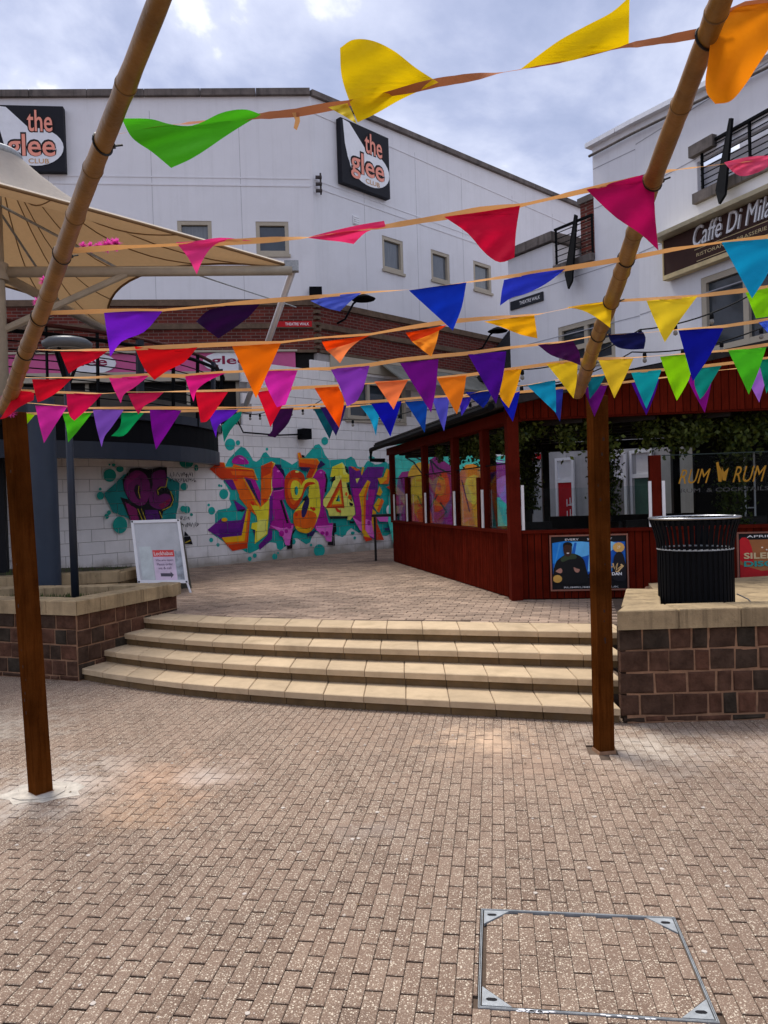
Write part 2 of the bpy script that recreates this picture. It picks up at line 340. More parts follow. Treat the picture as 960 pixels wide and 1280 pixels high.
# front line of the steps
fr = [(-3.9, 8.62), (-3.15, 8.0), (-2.14, 7.36), (-1.3, 6.96), (-.556, 6.67), (.134, 6.44), (.78, 6.235), (1.385, 6.05), (1.80, 5.935), (1.96, 5.88)]
def sample(poly, n=240):
    P = [V((x, y, 0)) for x, y in poly]; out = []
    for i in range(len(P) - 1):
        p0 = P[max(i - 1, 0)]; p1 = P[i]; p2 = P[i + 1]; p3 = P[min(i + 2, len(P) - 1)]
        for k in range(24):
            t = k / 24; out.append(.5 * ((2 * p1) + (p2 - p0) * t + (2 * p0 - 5 * p1 + 4 * p2 - p3) * t * t + (3 * p1 - p0 - 3 * p2 + p3) * t ** 3))
    return out + [P[-1]]
fr[-1] = (2.75, 5.67); FC = sample(fr)
def offs(C, d):
    out = []
    for i, p in enumerate(C): out.append(p + V((.03, 1, 0)) * d * (.955 + .075 * max(0, min(1, (p.x + 3) / 3.5))))
    return out
def yfront(x):
    if x > 1.78: return 5.97
    if x < -3.2: return 8.0 + (-3.2 - x) * .39
    for i in range(len(FC) - 1):
        if FC[i].x <= x <= FC[i + 1].x: return FC[i].y + (FC[i + 1].y - FC[i].y) * (x - FC[i].x) / (FC[i + 1].x - FC[i].x)
    return FC[-1].y
PLX, PLY = 1.80, 5.92
# cover rectangle
cov0 = onz(599, 1259, 0); cov_w, cov_d = .80, .645; covx, covy = AX, AY
def incover(p, e=0.0):
    q = p - cov0; a = q.dot(covx); b = q.dot(covy); return -e < a < cov_w + e and -e < b < cov_d + e
postL = V((-2.245, 4.87, 0)); postR = V((1.475, 5.33, 0))
BW, BL, G = .0655, .196, .0022
pieces = []
for i in range(-112, 80):
    off = (BL / 2 if i % 2 else 0) + R.uniform(-.006, .006)
    for j in range(4, 50):
        o = AX * (i * BW) + AY * (j * BL + off); c = o + AX * BW / 2 + AY * BL / 2
        if c.y > yfront(c.x) + .13 or c.y < 1.2 or abs(c.x) > 5.8: continue
        if c.x > PLX and c.y > PLY + .14: continue
        L0, L1 = .0046, BL - .0046; W0, W1 = G / 2, BW - G / 2
        # trim at the cover frame
        if incover(c, .10):
            q = c - cov0; qa = q.dot(covx); qb = q.dot(covy); ea = min(qa - BW / 2, cov_w - qa - BW / 2); 
            lo_b, hi_b = qb - BL / 2, qb + BL / 2; lo_a, hi_a = qa - BW / 2, qa + BW / 2
            f = .008
            inside_a = lo_a < cov_w + f and hi_a > -f; inside_b = lo_b < cov_d + f and hi_b > -f
            if inside_a and inside_b:
                opt = [((hi_b - cov_d - f) * BW, 0), ((-f - lo_b) * BW, 1), ((hi_a - cov_w - f) * BL, 2), ((-f - lo_a) * BL, 3)]
                best, kind_ = max(opt)
                if best < .0003: continue
                if kind_ == 0: L0 = max(L0, cov_d + f - lo_b)
                elif kind_ == 1: L1 = min(L1, -f - lo_b)
                elif kind_ == 2: W0 = max(W0, cov_w + f - lo_a)
                else: W1 = min(W1, -f - lo_a)
                if L1 - L0 < .006 or W1 - W0 < .006: continue
        q = c - postR
        if abs(q.dot(AX)) < .115 and abs(q.dot(AY)) < .12: 
            continue
        if (c - postL).length < .09: continue
        r = c - CP; d = r.dot(CF); px = 480 + F * r.dot(CR) / d; py = 640 - F * r.dot(CU) / d
        pieces.append((c, L0, L1, W0, W1, (0 < px < 960 and py < 1290), d))
pieces.sort(key=lambda t: (not t[5], t[6]))
protos = {}
def paverproto(l0, l1, w0, w1, k):
    key = (round(l0, 3), round(l1, 3), round(w0, 3), round(w1, 3), k)
    if key not in protos:
        mb = MB(); t = (k - 1) * .0008
        mb.brick(AX * (w0 - BW / 2) + AY * (l0 - BL / 2) + V((0, 0, -.04)), AX * (w1 - w0), AY * (l1 - l0), V((0, 0, .04 + t * 1.1)), .0028, 1)
        protos[key] = mb.mesh('paver', [M['paver'], M['joint']])
    return protos[key]
rest = MB(); cnt = 0
for c, l0, l1, w0, w1, vis, d in pieces:
    if vis and cnt < 290:
        link('paver', paverproto(l0, l1, w0, w1, R.randint(0, 2)), pav, c); cnt += 1
    else:
        rest.brick(c + AX * (w0 - BW / 2) + AY * (l0 - BL / 2) + V((0, 0, -.04)), AX * (w1 - w0), AY * (l1 - l0), V((0, 0, .04 + R.uniform(-.001, .001))), .0028, 1)
link('pavers', rest.mesh('pavers', [M['paver'], M['joint']]), pav, kind='stuff')
# access cover ---------------------------------------------------------
cov = thing('access_cover', 'rectangular access cover filled with pavers inside a thin steel frame with corner plates', 'manhole cover', cov0)
mb = MB(); mb.obox(cov0 + V((0, 0, -.045)), covx * cov_w, covy * cov_d, V((0, 0, .028))); part('tray', mb, M['joint'], cov)
mb = MB(); t = .006
for e0, e1 in ((-.0045, -.0022), (.0008, .0035)):
    mb.obox(cov0 + covx * e0 + covy * e0 + V((0, 0, -.03)), covx * (cov_w - 2 * e0), covy * (e1 - e0), V((0, 0, .0325)))
    mb.obox(cov0 + covx * e0 + covy * (cov_d - e1) + V((0, 0, -.03)), covx * (cov_w - 2 * e0), covy * (e1 - e0), V((0, 0, .0325)))
    mb.obox(cov0 + covx * e0 + covy * e1 + V((0, 0, -.03)), covx * (e1 - e0), covy * (cov_d - 2 * e1), V((0, 0, .0315)))
    mb.obox(cov0 + covx * (cov_w - e1) + covy * e1 + V((0, 0, -.03)), covx * (e1 - e0), covy * (cov_d - 2 * e1), V((0, 0, .0315)))
part('frame', mb, M['steel'], cov)
ct = .105
for sx_, sy_ in ((0, 0), (1, 0), (0, 1), (1, 1)):
    p = cov0 + covx * (cov_w * sx_) + covy * (cov_d * sy_); ax = covx * (1 - 2 * sx_); ay = covy * (1 - 2 * sy_)
    p = p + ax * .009 + ay * .009
    mb = MB(); mb.prism([p + V((0, 0, -.01)), p + ax * ct + V((0, 0, -.01)), p + ay * ct + V((0, 0, -.01))], (0, 0, .0125)); cp_ = part('corner_plate', mb, M['steel'], cov)
    mb = MB(); q = p + ax * .034 + ay * .034; pts = []
    for k in range(14):
        a_ = k / 14 * 2 * math.pi; rr = .010 + .007 * abs(math.cos(a_)) + R.uniform(-.001, .001); pts.append(q + covx * math.cos(a_) * rr * 1.2 + covy * math.sin(a_) * rr * .8 + V((0, 0, .003)))
    mb.poly(pts); part('key_hole', mb, M['blackmat'], cp_)
M['cover_paver'] = M['paver']
for i in range(-2, 15):
    for j in range(-1, 5):
        a0 = i * BW + .012 + .01; b0 = j * BL + (BL / 2 if i % 2 else 0) - .06; a1 = a0 + BW - .0026; b1 = b0 + BL - .0062
        a0 = max(a0, .012); a1 = min(a1, cov_w - .012); b0 = max(b0, .012); b1 = min(b1, cov_d - .012)
        if a1 - a0 < .012 or b1 - b0 < .015: continue
        poly = [(a0, b0), (a1, b0), (a1, b1), (a0, b1)]
        if any((min(a0, cov_w - a1) + min(b0, cov_d - b1)) < .10 for _ in (0,)) and (min(a0, cov_w - a1) < .06 and min(b0, cov_d - b1) < .05):
            lowa = a0 < cov_w / 2; lowb = b0 < cov_d / 2
            def clip(P, f):
                out = []
                for k in range(len(P)):
                    A, B = P[k], P[(k + 1) % len(P)]; fa, fb = f(A), f(B)
                    if fa >= 0: out.append(A)
                    if fa * fb < 0: t_ = fa / (fa - fb); out.append((A[0] + (B[0] - A[0]) * t_, A[1] + (B[1] - A[1]) * t_))
                return out
            poly = clip(poly, lambda q: ((q[0] if lowa else cov_w - q[0]) + (q[1] if lowb else cov_d - q[1])) - ct - .026)
            if len(poly) < 3: continue
        mb = MB(); mb.prism([cov0 + covx * x + covy * y + V((0, 0, -.017)) for x, y in poly], (0, 0, .0155 + R.uniform(-.001, .001)))
        c_ = cov0 + covx * (a0 + a1) / 2 + covy * (b0 + b1) / 2
        mb.mi = [0 if len(f_) == 3 else 1 for f_ in mb.f]; link('paver', mb.mesh('paver', [M['paver'], M['joint']], c_), cov, c_ - cov0)
mb = MB()
for k in range(26):
    a_ = R.choice([R.uniform(.1, .26), R.uniform(.1, .26), R.uniform(.42, .6)]); q = cov0 + covx * a_ + covy * R.uniform(-.014, -.001) + V((0, 0, .003))
    mb.poly([q + covx * (math.cos(t_) * R.uniform(.006, .016)) + covy * (math.sin(t_) * .004) for t_ in (0, 1.2, 2.2, 3.1, 4.2, 5.3)])
part('cement_splash', mb, M['white_paint'], cov)
# gum and chips on the paving
gum = MB()
for k in range(150):
    p = V((R.uniform(-2.6, 2.8), R.uniform(2.3, 6.1), 0))
    if p.y > yfront(p.x) - .1 or incover(p, .02): continue
    r_ = R.uniform(.004, .013); gum.prism([p + V((math.cos(a_ * .9) * r_ * R.uniform(.7, 1.2), math.sin(a_ * .9) * r_ * R.uniform(.7, 1.2), .0005)) for a_ in range(7)], (0, 0, .0022))
link('chewing_gum', gum.mesh('chewing_gum', mat('gum', (.5, .44, .38), var=.25, sc_=1.5)), pav, kind='stuff')
lv = MB(); rs = random.Random(21)
for k in range(70):
    x = rs.uniform(-3, 3.2); y = rs.uniform(2.6, 5.9) if k % 3 else yfront(x) - rs.uniform(.03, .12)
    if incover(V((x, y, 0)), .02): continue
    a = rs.uniform(0, 6.28); r_ = rs.uniform(.006, .016); c = V((x, y, .006)); d = V((math.cos(a), math.sin(a), .1)) * r_; e_ = V((-math.sin(a), math.cos(a), .15)) * r_ * .5
    lv.add([c - d, c - e_, c + d, c + e_], [(0, 1, 2, 3)])
link('dry_leaves', lv.mesh('dry_leaves', mat('dry_leaf', (.12, .075, .035), var=.5, sc_=2), fixn=False), pav, kind='stuff')
# post hole and cement collar -------------------------------------------
mb = MB(); c = postR
mb.obox(c - AX * .15 - AY * .13 + V((0, 0, -.045)), AX * .30, AY * .28, V((0, 0, .005)))
part('post_hole', mb, M['soil'], pav)
mb = MB()
for k in range(16):
    q = c + AX * R.uniform(-.13, .13) + AY * R.uniform(-.12, .12); r_ = R.uniform(.008, .02)
    mb.obox(q + V((0, 0, -.04)), V((r_, r_ * .3, 0)), V((-r_ * .3, r_, 0)), V((0, 0, r_)))
part('rubble', mb, M['mortar'], pav)
mb = MB(); q = postL
for rr, hh in ((.19, .004), (.13, .010)):
    pts = [q + V((math.cos(a_ / 16 * 6.283) * rr * R.uniform(.8, 1.25) * 1.3, math.sin(a_ / 16 * 6.283) * rr * R.uniform(.8, 1.2), -.002)) for a_ in range(16)]
    mb.prism(pts, (0, 0, hh))
part('cement_collar', mb, mat('cement', (.52, .47, .40), var=.3, sc_=12, bump=.8), pav)
# ================================================================== STEPS
st = thing('stone_steps', 'four broad curved sandstone steps with separate tread and riser slabs', 'steps', (0, 6.5, 0))
def arcs(C):
    a = [0]
    for i in range(1, len(C)): a.append(a[-1] + (C[i] - C[i - 1]).length)
    return a
def pt(C, A, s):
    s = max(0, min(A[-1], s)); lo = 0
    import bisect
    i = min(max(bisect.bisect_left(A, s), 1), len(A) - 1); t = (s - A[i - 1]) / max(1e-9, A[i] - A[i - 1]); return C[i - 1].lerp(C[i], t)
core = MB(); RH = .125; TD = .405
for k in range(4):
    Cn = offs(FC, k * TD); Cb = offs(FC, k * TD + TD + .03); A = arcs(Cn)
    ztop = (k + 1) * RH; thick = .056; over = .034
    Cf = offs(FC, k * TD - over)
    Cr = offs(FC, k * TD + .0); Cr2 = offs(FC, k * TD + .06); Ci = offs(FC, k * TD + .02)
    def ok(p): return p.x < 1.79 + max(0, (p.y - 5.93)) * .40
    for i in range(0, len(FC) - 1, 2):
        j = min(i + 2, len(FC) - 1)
        if not ok(Ci[j]): break
        core.hexa([Ci[i] + V((0, 0, -.05)), Ci[j] + V((0, 0, -.05)), Cb[j] + V((0, 0, -.05)), Cb[i] + V((0, 0, -.05)), Ci[i] + V((0, 0, ztop - .01)), Ci[j] + V((0, 0, ztop - .01)), Cb[j] + V((0, 0, ztop - .01)), Cb[i] + V((0, 0, ztop - .01))])
    Ls = max(A[i] for i in range(len(Cn)) if ok(Cf[i]) and (i < 5 or ok(Cf[i - 1]))); s_ = R.uniform(-.3, 0)
    def seg(s0, s1, Ca, Cb_, z0, z1, name, mt, ch):
        f0, f1 = s0 / Ls, s1 / Ls
        def q(C, f): 
            x = max(0, min(1, f)) * (len(C) - 1); i = int(x); return C[i].lerp(C[min(i + 1, len(C) - 1)], x - i)
        # arc-length parameter to index fraction
        import bisect
        def fi(s): 
            i = min(max(bisect.bisect_left(A, s), 1), len(A) - 1); return (i - 1 + (s - A[i - 1]) / (A[i] - A[i - 1])) / (len(A) - 1)
        f0, f1 = fi(max(0, s0)), fi(min(Ls, s1))
        P = [q(Ca, f0), q(Ca, f1), q(Cb_, f1), q(Cb_, f0)]; cc = sum(P, V((0, 0, 0))) / 4
        z1 += R.uniform(-.0015, .0015)
        lo = [p + V((0, 0, z0)) for p in P]; mid = [p + V((0, 0, z1 - ch)) for p in P]; top = [p + (cc - p).normalized() * ch * 1.3 + V((0, 0, z1)) for p in P]
        mb = MB(); mb.add(lo + mid + top, [(3, 2, 1, 0), (0, 1, 5, 4), (1, 2, 6, 5), (2, 3, 7, 6), (3, 0, 4, 7), (4, 5, 9, 8), (5, 6, 10, 9), (6, 7, 11, 10), (7, 4, 8, 11), (8, 9, 10, 11)])
        link(name, mb.mesh(name, mt, cc), st, cc - V(st.location))
    while s_ < Ls:
        ln = .375; 
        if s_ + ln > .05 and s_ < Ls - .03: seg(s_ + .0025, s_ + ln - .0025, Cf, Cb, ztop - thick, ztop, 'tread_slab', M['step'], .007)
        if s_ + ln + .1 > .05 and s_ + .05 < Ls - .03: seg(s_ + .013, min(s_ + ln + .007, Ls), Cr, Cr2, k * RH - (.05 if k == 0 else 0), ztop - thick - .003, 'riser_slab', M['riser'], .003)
        s_ += ln
part('core', core, M['joint'], st)
# upper level -----------------------------------------------------------
up = link('upper_pavement', None, kind='structure')
C4 = offs(FC, 4 * TD + .03)
mb = MB(); base = [p + V((0, 0, -.05)) for p in C4[::8]] + [V((9, 6.9, -.05)), V((9, 40, -.05)), V((-14, 40, -.05)), V((-14, 9.7, -.05))]
mb.prism(base, (0, 0, U + .05 - .006)); part('joint_sand', mb, M['joint'], up)
def c4y(x):
    b = min(C4, key=lambda p: abs(p.x - x)); return b.y
HU = math.radians(-14); BX = V((math.cos(HU), math.sin(HU), 0)); BY = V((-math.sin(HU), math.cos(HU), 0))
mb = MB(); o0 = V((0, 12, U)); yl = [(x / 10, c4y(x / 10)) for x in range(-60, 41)]
def c4yy(x): return yl[max(0, min(100, int(x * 10) + 60))][1]
bl, bw = .2, .1
for j in range(-70, 95):
    for i in range(-42, 42):
        c = o0 + BX * ((i + (.5 if j % 2 else 0)) * bl) + BY * (j * bw)
        if c.x < -.62 * c.y + .3 or c.x > .26 * c.y + .3 or c.y < c4yy(c.x) + .04 or c.y > 20.5 or c.y > 16.05 + (c.x + 4.0) * 1.02: continue
        if c.x > 1.55 and c.y > 9.6: continue
        mb.brick(c - BX * (bl / 2 - .004) - BY * (bw / 2 - .004) + V((0, 0, -.03)), BX * (bl - .008), BY * (bw - .008), V((0, 0, .03 + R.uniform(-.003, .003))), .004, 1)
link('pavers', mb.mesh('pavers', [M['paver_up'], M['joint']]), up, kind='stuff')
# ================================================================== PLANTERS
def walling(parent, p0, p1, z0, z1, courses, seed, core_t=.06, wr=(.11, .28)):
    rr = random.Random(seed); p0 = V((p0[0], p0[1], 0)); p1 = V((p1[0], p1[1], 0)); d = (p1 - p0); Ln = d.length; d.normalize(); n = V((d.y, -d.x, 0))
    if n.dot(-p0) < 0: n = -n
    ch = (z1 - z0) / courses
    for k in range(courses):
        s = 0.004; zz_ = z0 + k * ch
        while s < Ln - .02:
            wd = rr.uniform(*wr); 
            if Ln - s - wd < .1: wd = Ln - s
            g = .014; mb = MB(); pr = rr.uniform(.008, .014)
            o = p0 + d * (s + rr.uniform(0, .004)) + V((0, 0, zz_ + g / 2 + rr.uniform(-.002, .002))) - n * .05
            a_, b_, c_ = d * (wd - g), V((0, 0, ch - g + rr.uniform(-.003, .002))), n * (.05 + pr)
            j = lambda e: V((rr.uniform(-e, e), rr.uniform(-e, e), rr.uniform(-e, e)))
            # rounded tumbled face: chamfer ring with jitter
            q = [o, o + a_, o + a_ + b_, o + b_]; u = .014; ua, ub = d * u, V((0, 0, u))
            mid = [x + c_ - n * .007 for x in q]; top = [q[0] + c_ + ua + ub, q[1] + c_ - ua + ub, q[2] + c_ - ua - ub, q[3] + c_ + ua - ub]
            mid = [x + j(.004) for x in mid]; top = [x + j(.005) for x in top]
            mb.add(q + mid + top, [(0, 1, 5, 4), (1, 2, 6, 5), (2, 3, 7, 6), (3, 0, 4, 7), (4, 5, 9, 8), (5, 6, 10, 9), (6, 7, 11, 10), (7, 4, 8, 11), (8, 9, 10, 11)])
            cc = o + a_ / 2; link('brick', mb.mesh('brick', M['block'], cc), parent, cc - wloc(parent)); s += wd
def coping_run(parent, p0, p1, inw, z0, z1, wd, ln, seed, cut=(0, 0)):
    rr = random.Random(seed); p0 = V((p0[0], p0[1], 0)); p1 = V((p1[0], p1[1], 0)); d = p1 - p0; Ln = d.length; d.normalize(); inw = V((inw[0], inw[1], 0))
    inw = (inw - d * inw.dot(d)).normalized(); n = max(1, round(Ln / ln)); st_ = Ln / n
    for k in range(n):
        s0, s1 = k * st_ + .003, (k + 1) * st_ - .003
        a0 = cut[0] if k == 0 else 0; a1 = cut[1] if k == n - 1 else 0
        P = [p0 + d * s0, p0 + d * s1, p0 + d * (s1 + a1) + inw * wd, p0 + d * (s0 + a0) + inw * wd]; cc = sum(P, V((0, 0, 0))) / 4; e = .008; zt = z1 + rr.uniform(-.002, .002)
        lo = [p + V((0, 0, z0)) for p in P]; mid = [p + V((0, 0, zt - e)) for p in P]; top = [p + (cc - p).normalized() * e * 1.4 + V((0, 0, zt)) for p in P]
        mb = MB(); mb.add(lo + mid + top, [(3, 2, 1, 0), (0, 1, 5, 4), (1, 2, 6, 5), (2, 3, 7, 6), (3, 0, 4, 7), (4, 5, 9, 8), (5, 6, 10, 9), (6, 7, 11, 10), (7, 4, 8, 11), (8, 9, 10, 11)])
        link('coping_slab', mb.mesh('coping_slab', M['coping'], cc), parent, cc - wloc(parent))
CZ0, CZ1 = .73, .88
pr = thing('brick_planter', 'raised brown block planter with sandstone coping right of the steps, below the litter bin', 'planter', (1.8, 5.92, 0))
A0, A1, A2 = V((1.80, 5.93, 0)), V((4.6, 5.90, 0)), V((2.30, 7.2, 0))
mb = MB(); mb.prism([A0 + V((.03, -.003, 0)), A1 + V((0, -.003, 0)), V((4.6, 9.0, 0)), V((2.9, 8.6, 0)), A2 + V((.03, 0, 0))], (0, 0, .725)); part('mortar_core', mb, M['mortar'], pr)
walling(pr, A0 + V((-.02, 0, 0)), A1, .055, .735, 4, 3); walling(pr, A0, A1, 0, .055, 1, 4, wr=(.13, .3)); walling(pr, A0 + V((.06, .14, 0)), A2, 0, .735, 4, 5)
coping_run(pr, A0 + V((-.045, -.05, 0)), A1 + V((0, -.05, 0)), (0, 1), CZ0 + .004, CZ1, .31, .455, 6, cut=(.15, 0))
coping_run(pr, A0 + V((-.045, -.05, 0)) + V((.125, .29, 0)), A2 + V((-.04, .05, 0)), (1, -.4), CZ0 + .004, CZ1 - .001, .30, .33, 7)
mb = MB(); mb.prism([V((2.1, 6.15, .72)), V((4.6, 6.15, .72)), V((4.6, 8.9, .72)), V((2.9, 8.5, .72)), V((2.55, 7.1, .72))], (0, 0, .05)); part('paving_infill', mb, M['coping'], pr)
pl_ = thing('brick_planter', 'wedge shaped brown block planter left of the steps, with the lamp post', 'planter', (-3.24, 8.05, 0))
B0, B1, B2, B3 = V((-3.24, 7.98, 0)), V((-2.62, 9.55, 0)), V((-6.6, 9.75, 0)), V((-6.6, 9.25, 0))
ct_ = B0 + V((-.0, .1, 0))
mb = MB(); mb.prism([B0 + V((-.0, .0, 0)), B1 + V((-.0, 0, 0)), B2, B3 + V((0, .0, 0))], (0, 0, .70)); part('mortar_core', mb, M['mortar'], pl_)
walling(pl_, B3, B0, .05, .70, 4, 13, wr=(.14, .25)); walling(pl_, B3, B0, 0, .05, 1, 14); walling(pl_, B0, B1, .0, .70, 4, 15, wr=(.14, .25))
coping_run(pl_, B3 + V((-.02, -.05, 0)), B0 + V((.03, -.06, 0)), (.2, 1), CZ0 - .035, CZ1 - .035, .28, .42, 16, cut=(0, -.22))
coping_run(pl_, B0 + V((.03, -.06, 0)), B1 + V((.06, 0, 0)), (-1, .1), CZ0 - .035, CZ1 - .036, .28, .34, 17, cut=(.22, 0))
coping_run(pl_, B1 + V((.05, .02, 0)), B2 + V((0, .1, 0)), (0, -1), CZ0 - .035, CZ1 - .037, .26, .42, 18, cut=(0, 0))
mb = MB(); mb.prism([V((-3.3, 8.3, .68)), V((-2.95, 9.2, .68)), V((-6.5, 9.55, .68)), V((-6.5, 9.4, .68))], (0, 0, .06)); part('soil', mb, M['soil'], pl_)
# rear planter
rp_ = thing('stone_planter', 'low sandstone planter behind the wedge planter at the foot of the blue column', 'planter', (-5.2, 11, .5))
c0, c1, c2 = V((-6.4, 10.75, 0)), V((-3.95, 11.3, 0)), V((-3.7, 12.8, 0))
mb = MB(); mb.prism([c0 + UP * .5, c1 + UP * .5, c2 + UP * .5, V((-6.6, 13.2, .5))], (0, 0, .3)); part('soil', mb, M['soil'], rp_)
coping_run(rp_, c0 + V((-.02, -.03, 0)), c1, (0, 1), .5, .70, .10, .45, 21); coping_run(rp_, c0 + V((-.02, -.06, 0)), c1 + V((.03, -.03, 0)), (0, 1), .703, .86, .3, .6, 22)
coping_run(rp_, c1, c2, (-1, 0), .5, .70, .10, .45, 23); coping_run(rp_, c1 + V((.03, -.03, 0)), c2 + V((.03, 0, 0)), (-1, 0), .703, .84, .28, .6, 24)
gm = MB()
for k in range(900):
    p = V((R.uniform(-6.2, -4.0), R.uniform(11.1, 12.9), .8)) if k % 2 else V((R.uniform(-4.6, -3.0), R.uniform(9.05, 9.35), .74))
    h_ = R.uniform(.02, .07); a_ = R.uniform(0, 6.3); gm.add([p, p + V((math.cos(a_) * .012, math.sin(a_) * .012, 0)), p + V((R.uniform(-.02, .02), R.uniform(-.02, .02), h_))], [(0, 1, 2)])
link('weeds', gm.mesh('weeds', mat('moss', (.06, .085, .02), var=.4, sc_=8), fixn=False), kind='stuff', label='low green moss and weeds growing in the left planters', category='weeds')
# ================================================================== WHITE BUILDING
PR = Plane((-1.458, 18.46), (.70, .714))                # the face running away to the right
PF = Plane((-1.458, 18.46), (-1, -.11))                 # the face looking at us, s grows to the left
def cells(lo, hi, cuts):
    xs = sorted({lo, hi, *[c for c in cuts if lo < c < hi]}); return list(zip(xs[:-1], xs[1:]))
def wallgrid(mb, pl, s0, s1, z0, z1, holes, out=0., thick=.3, reveal=.12):
    for a0, a1 in cells(s0, s1, [h[0] for h in holes] + [h[1] for h in holes]):
        for b0, b1 in cells(z0, z1, [h[2] for h in holes] + [h[3] for h in holes]):
            if any(h[0] - 1e-6 <= a0 and a1 <= h[1] + 1e-6 and h[2] - 1e-6 <= b0 and b1 <= h[3] + 1e-6 for h in holes): continue
            mb.add([pl.w(a0, b0, out), pl.w(a1, b0, out), pl.w(a1, b1, out), pl.w(a0, b1, out)], [(0, 1, 2, 3)])
    for h in holes:
        P = [(h[0], h[2]), (h[1], h[2]), (h[1], h[3]), (h[0], h[3])]
        for i in range(4):
            (a, b), (c, d) = P[i], P[(i + 1) % 4]
            mb.add([pl.w(a, b, out), pl.w(c, d, out), pl.w(c, d, out - reveal), pl.w(a, b, out - reveal)], [(0, 1, 2, 3)])
    mb.add([pl.w(s0, z0, out - thick), pl.w(s1, z0, out - thick), pl.w(s1, z1, out - thick), pl.w(s0, z1, out - thick)], [(0, 1, 2, 3)])
def rect(pl, x0, y0, x1, y1):                           # photo pixels of the top left and bottom right corners, measured down one edge
    s0 = pl.sz(x0, (y0 + y1) / 2)[0]; s1 = pl.sz(x1, (y0 + y1) / 2)[0]; xm = (x0 + x1) / 2
    return (min(s0, s1), max(s0, s1), pl.sz(xm, y1)[1], pl.sz(xm, y0)[1])
def window(parent, pl, h, out=0., fm='beige', gm='window', fw=.09, mull=(), trans=(), reveal=.10, sill=True, label=None):
    s0, s1, z0, z1 = h; f = MB(); o1 = out - reveal + .09; o0 = out - reveal - .02; f.cur = 0
    f.pbox(pl, s0 + .002, s0 + fw, z0 + .002, z1 - .002, o0, o1); f.pbox(pl, s1 - fw, s1 - .002, z0 + .002, z1 - .002, o0, o1)
    f.pbox(pl, s0 + fw, s1 - fw, z1 - fw, z1 - .002, o0, o1 - .003); f.pbox(pl, s0 + fw, s1 - fw, z0 + .002, z0 + fw, o0, o1 - .003)
    for q in mull: c = s0 + (s1 - s0) * q; f.pbox(pl, c - fw / 2, c + fw / 2, z0 + fw, z1 - fw, o0, o1 - .006)
    for q in trans: c = z0 + (z1 - z0) * q; f.pbox(pl, s0 + fw, s1 - fw, c - fw / 2, c + fw / 2, o0, o1 - .009)
    w_ = part('window', f, M[fm], parent)
    g = MB(); g.pbox(pl, s0 + .01, s1 - .01, z0 + .01, z1 - .01, o0 - .01, o0 + .035); part('pane', g, M[gm], w_)
    if sill: g = MB(); g.pbox(pl, s0 - .03, s1 + .03, z0 - .07, z0 - .002, out - .05, out + .05); part('sill', g, M[fm], w_)
    return w_
wb = thing('white_building', 'white rendered two faced building with brick band and small windows behind the tensile canopy', 'building', (-1.458, 18.46, 0))
ZB0, ZB1 = 5.35, 6.62                                  # brick band
winsR = [rect(PR, 478, 298, 504, 339), rect(PR, 539, 315, 562, 352), rect(PR, 592, 329, 614, 364)]
winsF = [rect(PF, 320, 277, 361, 318), rect(PF, 222, 276, 265, 318), rect(PF, 125, 273, 165, 316)]
sR1 = PR.sz(727, 300)[0]
def ztopR(s): return 11.43 + (11.83 - 11.43) * s / sR1
zt0 = 11.2
mb = MB(); wallgrid(mb, PR, 0, sR1, ZB1, zt0, winsR)
mb.add([PR.w(0, zt0), PR.w(sR1, zt0), PR.w(sR1, ztopR(sR1)), PR.w(0, ztopR(0))], [(0, 1, 2, 3)]); part('wall', mb, M['white_render'], wb)
mb = MB(); wallgrid(mb, PF, 0, 12, ZB1, zt0, winsF)
mb.add([PF.w(0, zt0), PF.w(12, zt0), PF.w(12, 11.05), PF.w(0, 11.43)], [(0, 1, 2, 3)]); part('wall', mb, M['white_render'], wb)
for h in winsR: window(wb, PR, h, gm='blind')
for i, h in enumerate(winsF): window(wb, PF, h, gm='blind' if i else 'window')
mb = MB()
def copingline(pl, s0, s1, z0, z1, mt, name, hgt, o, parent, n, inn=-.35):
    for k in range(n):
        a, b = s0 + (s1 - s0) * k / n, s0 + (s1 - s0) * (k + 1) / n; za, zb = z0 + (z1 - z0) * k / n, z0 + (z1 - z0) * (k + 1) / n; b2 = b - (.012 if s1 > s0 else -.012)
        mb = MB(); mb.hexa([pl.w(a, za, o), pl.w(b2, zb, o), pl.w(b2, zb, inn), pl.w(a, za, inn), pl.w(a, za + hgt, o), pl.w(b2, zb + hgt, o), pl.w(b2, zb + hgt, inn), pl.w(a, za + hgt, inn)])
        part(name, mb, mt, parent)
copingline(PR, 0, sR1, 11.43, 11.83, M['coping_dark'], 'roof_coping', .13, .10, wb, 9)
copingline(PF, 0, 11.5, 11.43, 11.06, M['coping_dark'], 'roof_coping', .15, .10, wb, 9)
mb = MB()
for pl, a, b in ((PR, .06, sR1), (PF, .06, 12)):        # shallow mouldings
    mb.pbox(pl, a, b, 9.28, 9.32, -.02, .015); mb.pbox(pl, a, b, 9.46, 9.49, -.02, .012)
    mb.pbox(pl, a, b, 11.05, 11.08, -.02, .015) if pl is PR else None
part('moulding', mb, M['white_render'], wb)
jm = mat('panel_joint', (.36, .36, .38), var=.1); mb = MB()
for px in (60, 189, 300): s_ = PF.sz(px, 200)[0]; mb.pbox(PF, s_, s_ + .009, ZB1 + .01, 11.0, -.02, .002)
for px in (455, 520, 577, 640, 690): s_ = PR.sz(px, 250)[0]; mb.pbox(PR, s_, s_ + .009, ZB1 + .01, 11.2, -.02, .002)
o = part('panel_joint', mb, jm, wb); o['kind'] = 'stuff'
s_ = PF.sz(401, 237)[0]; mb = MB()
for k in range(3): mb.pbox(PF, s_ - .03, s_ + .12, 9.15 + k * .16, 9.2 + k * .16, 0, .09)
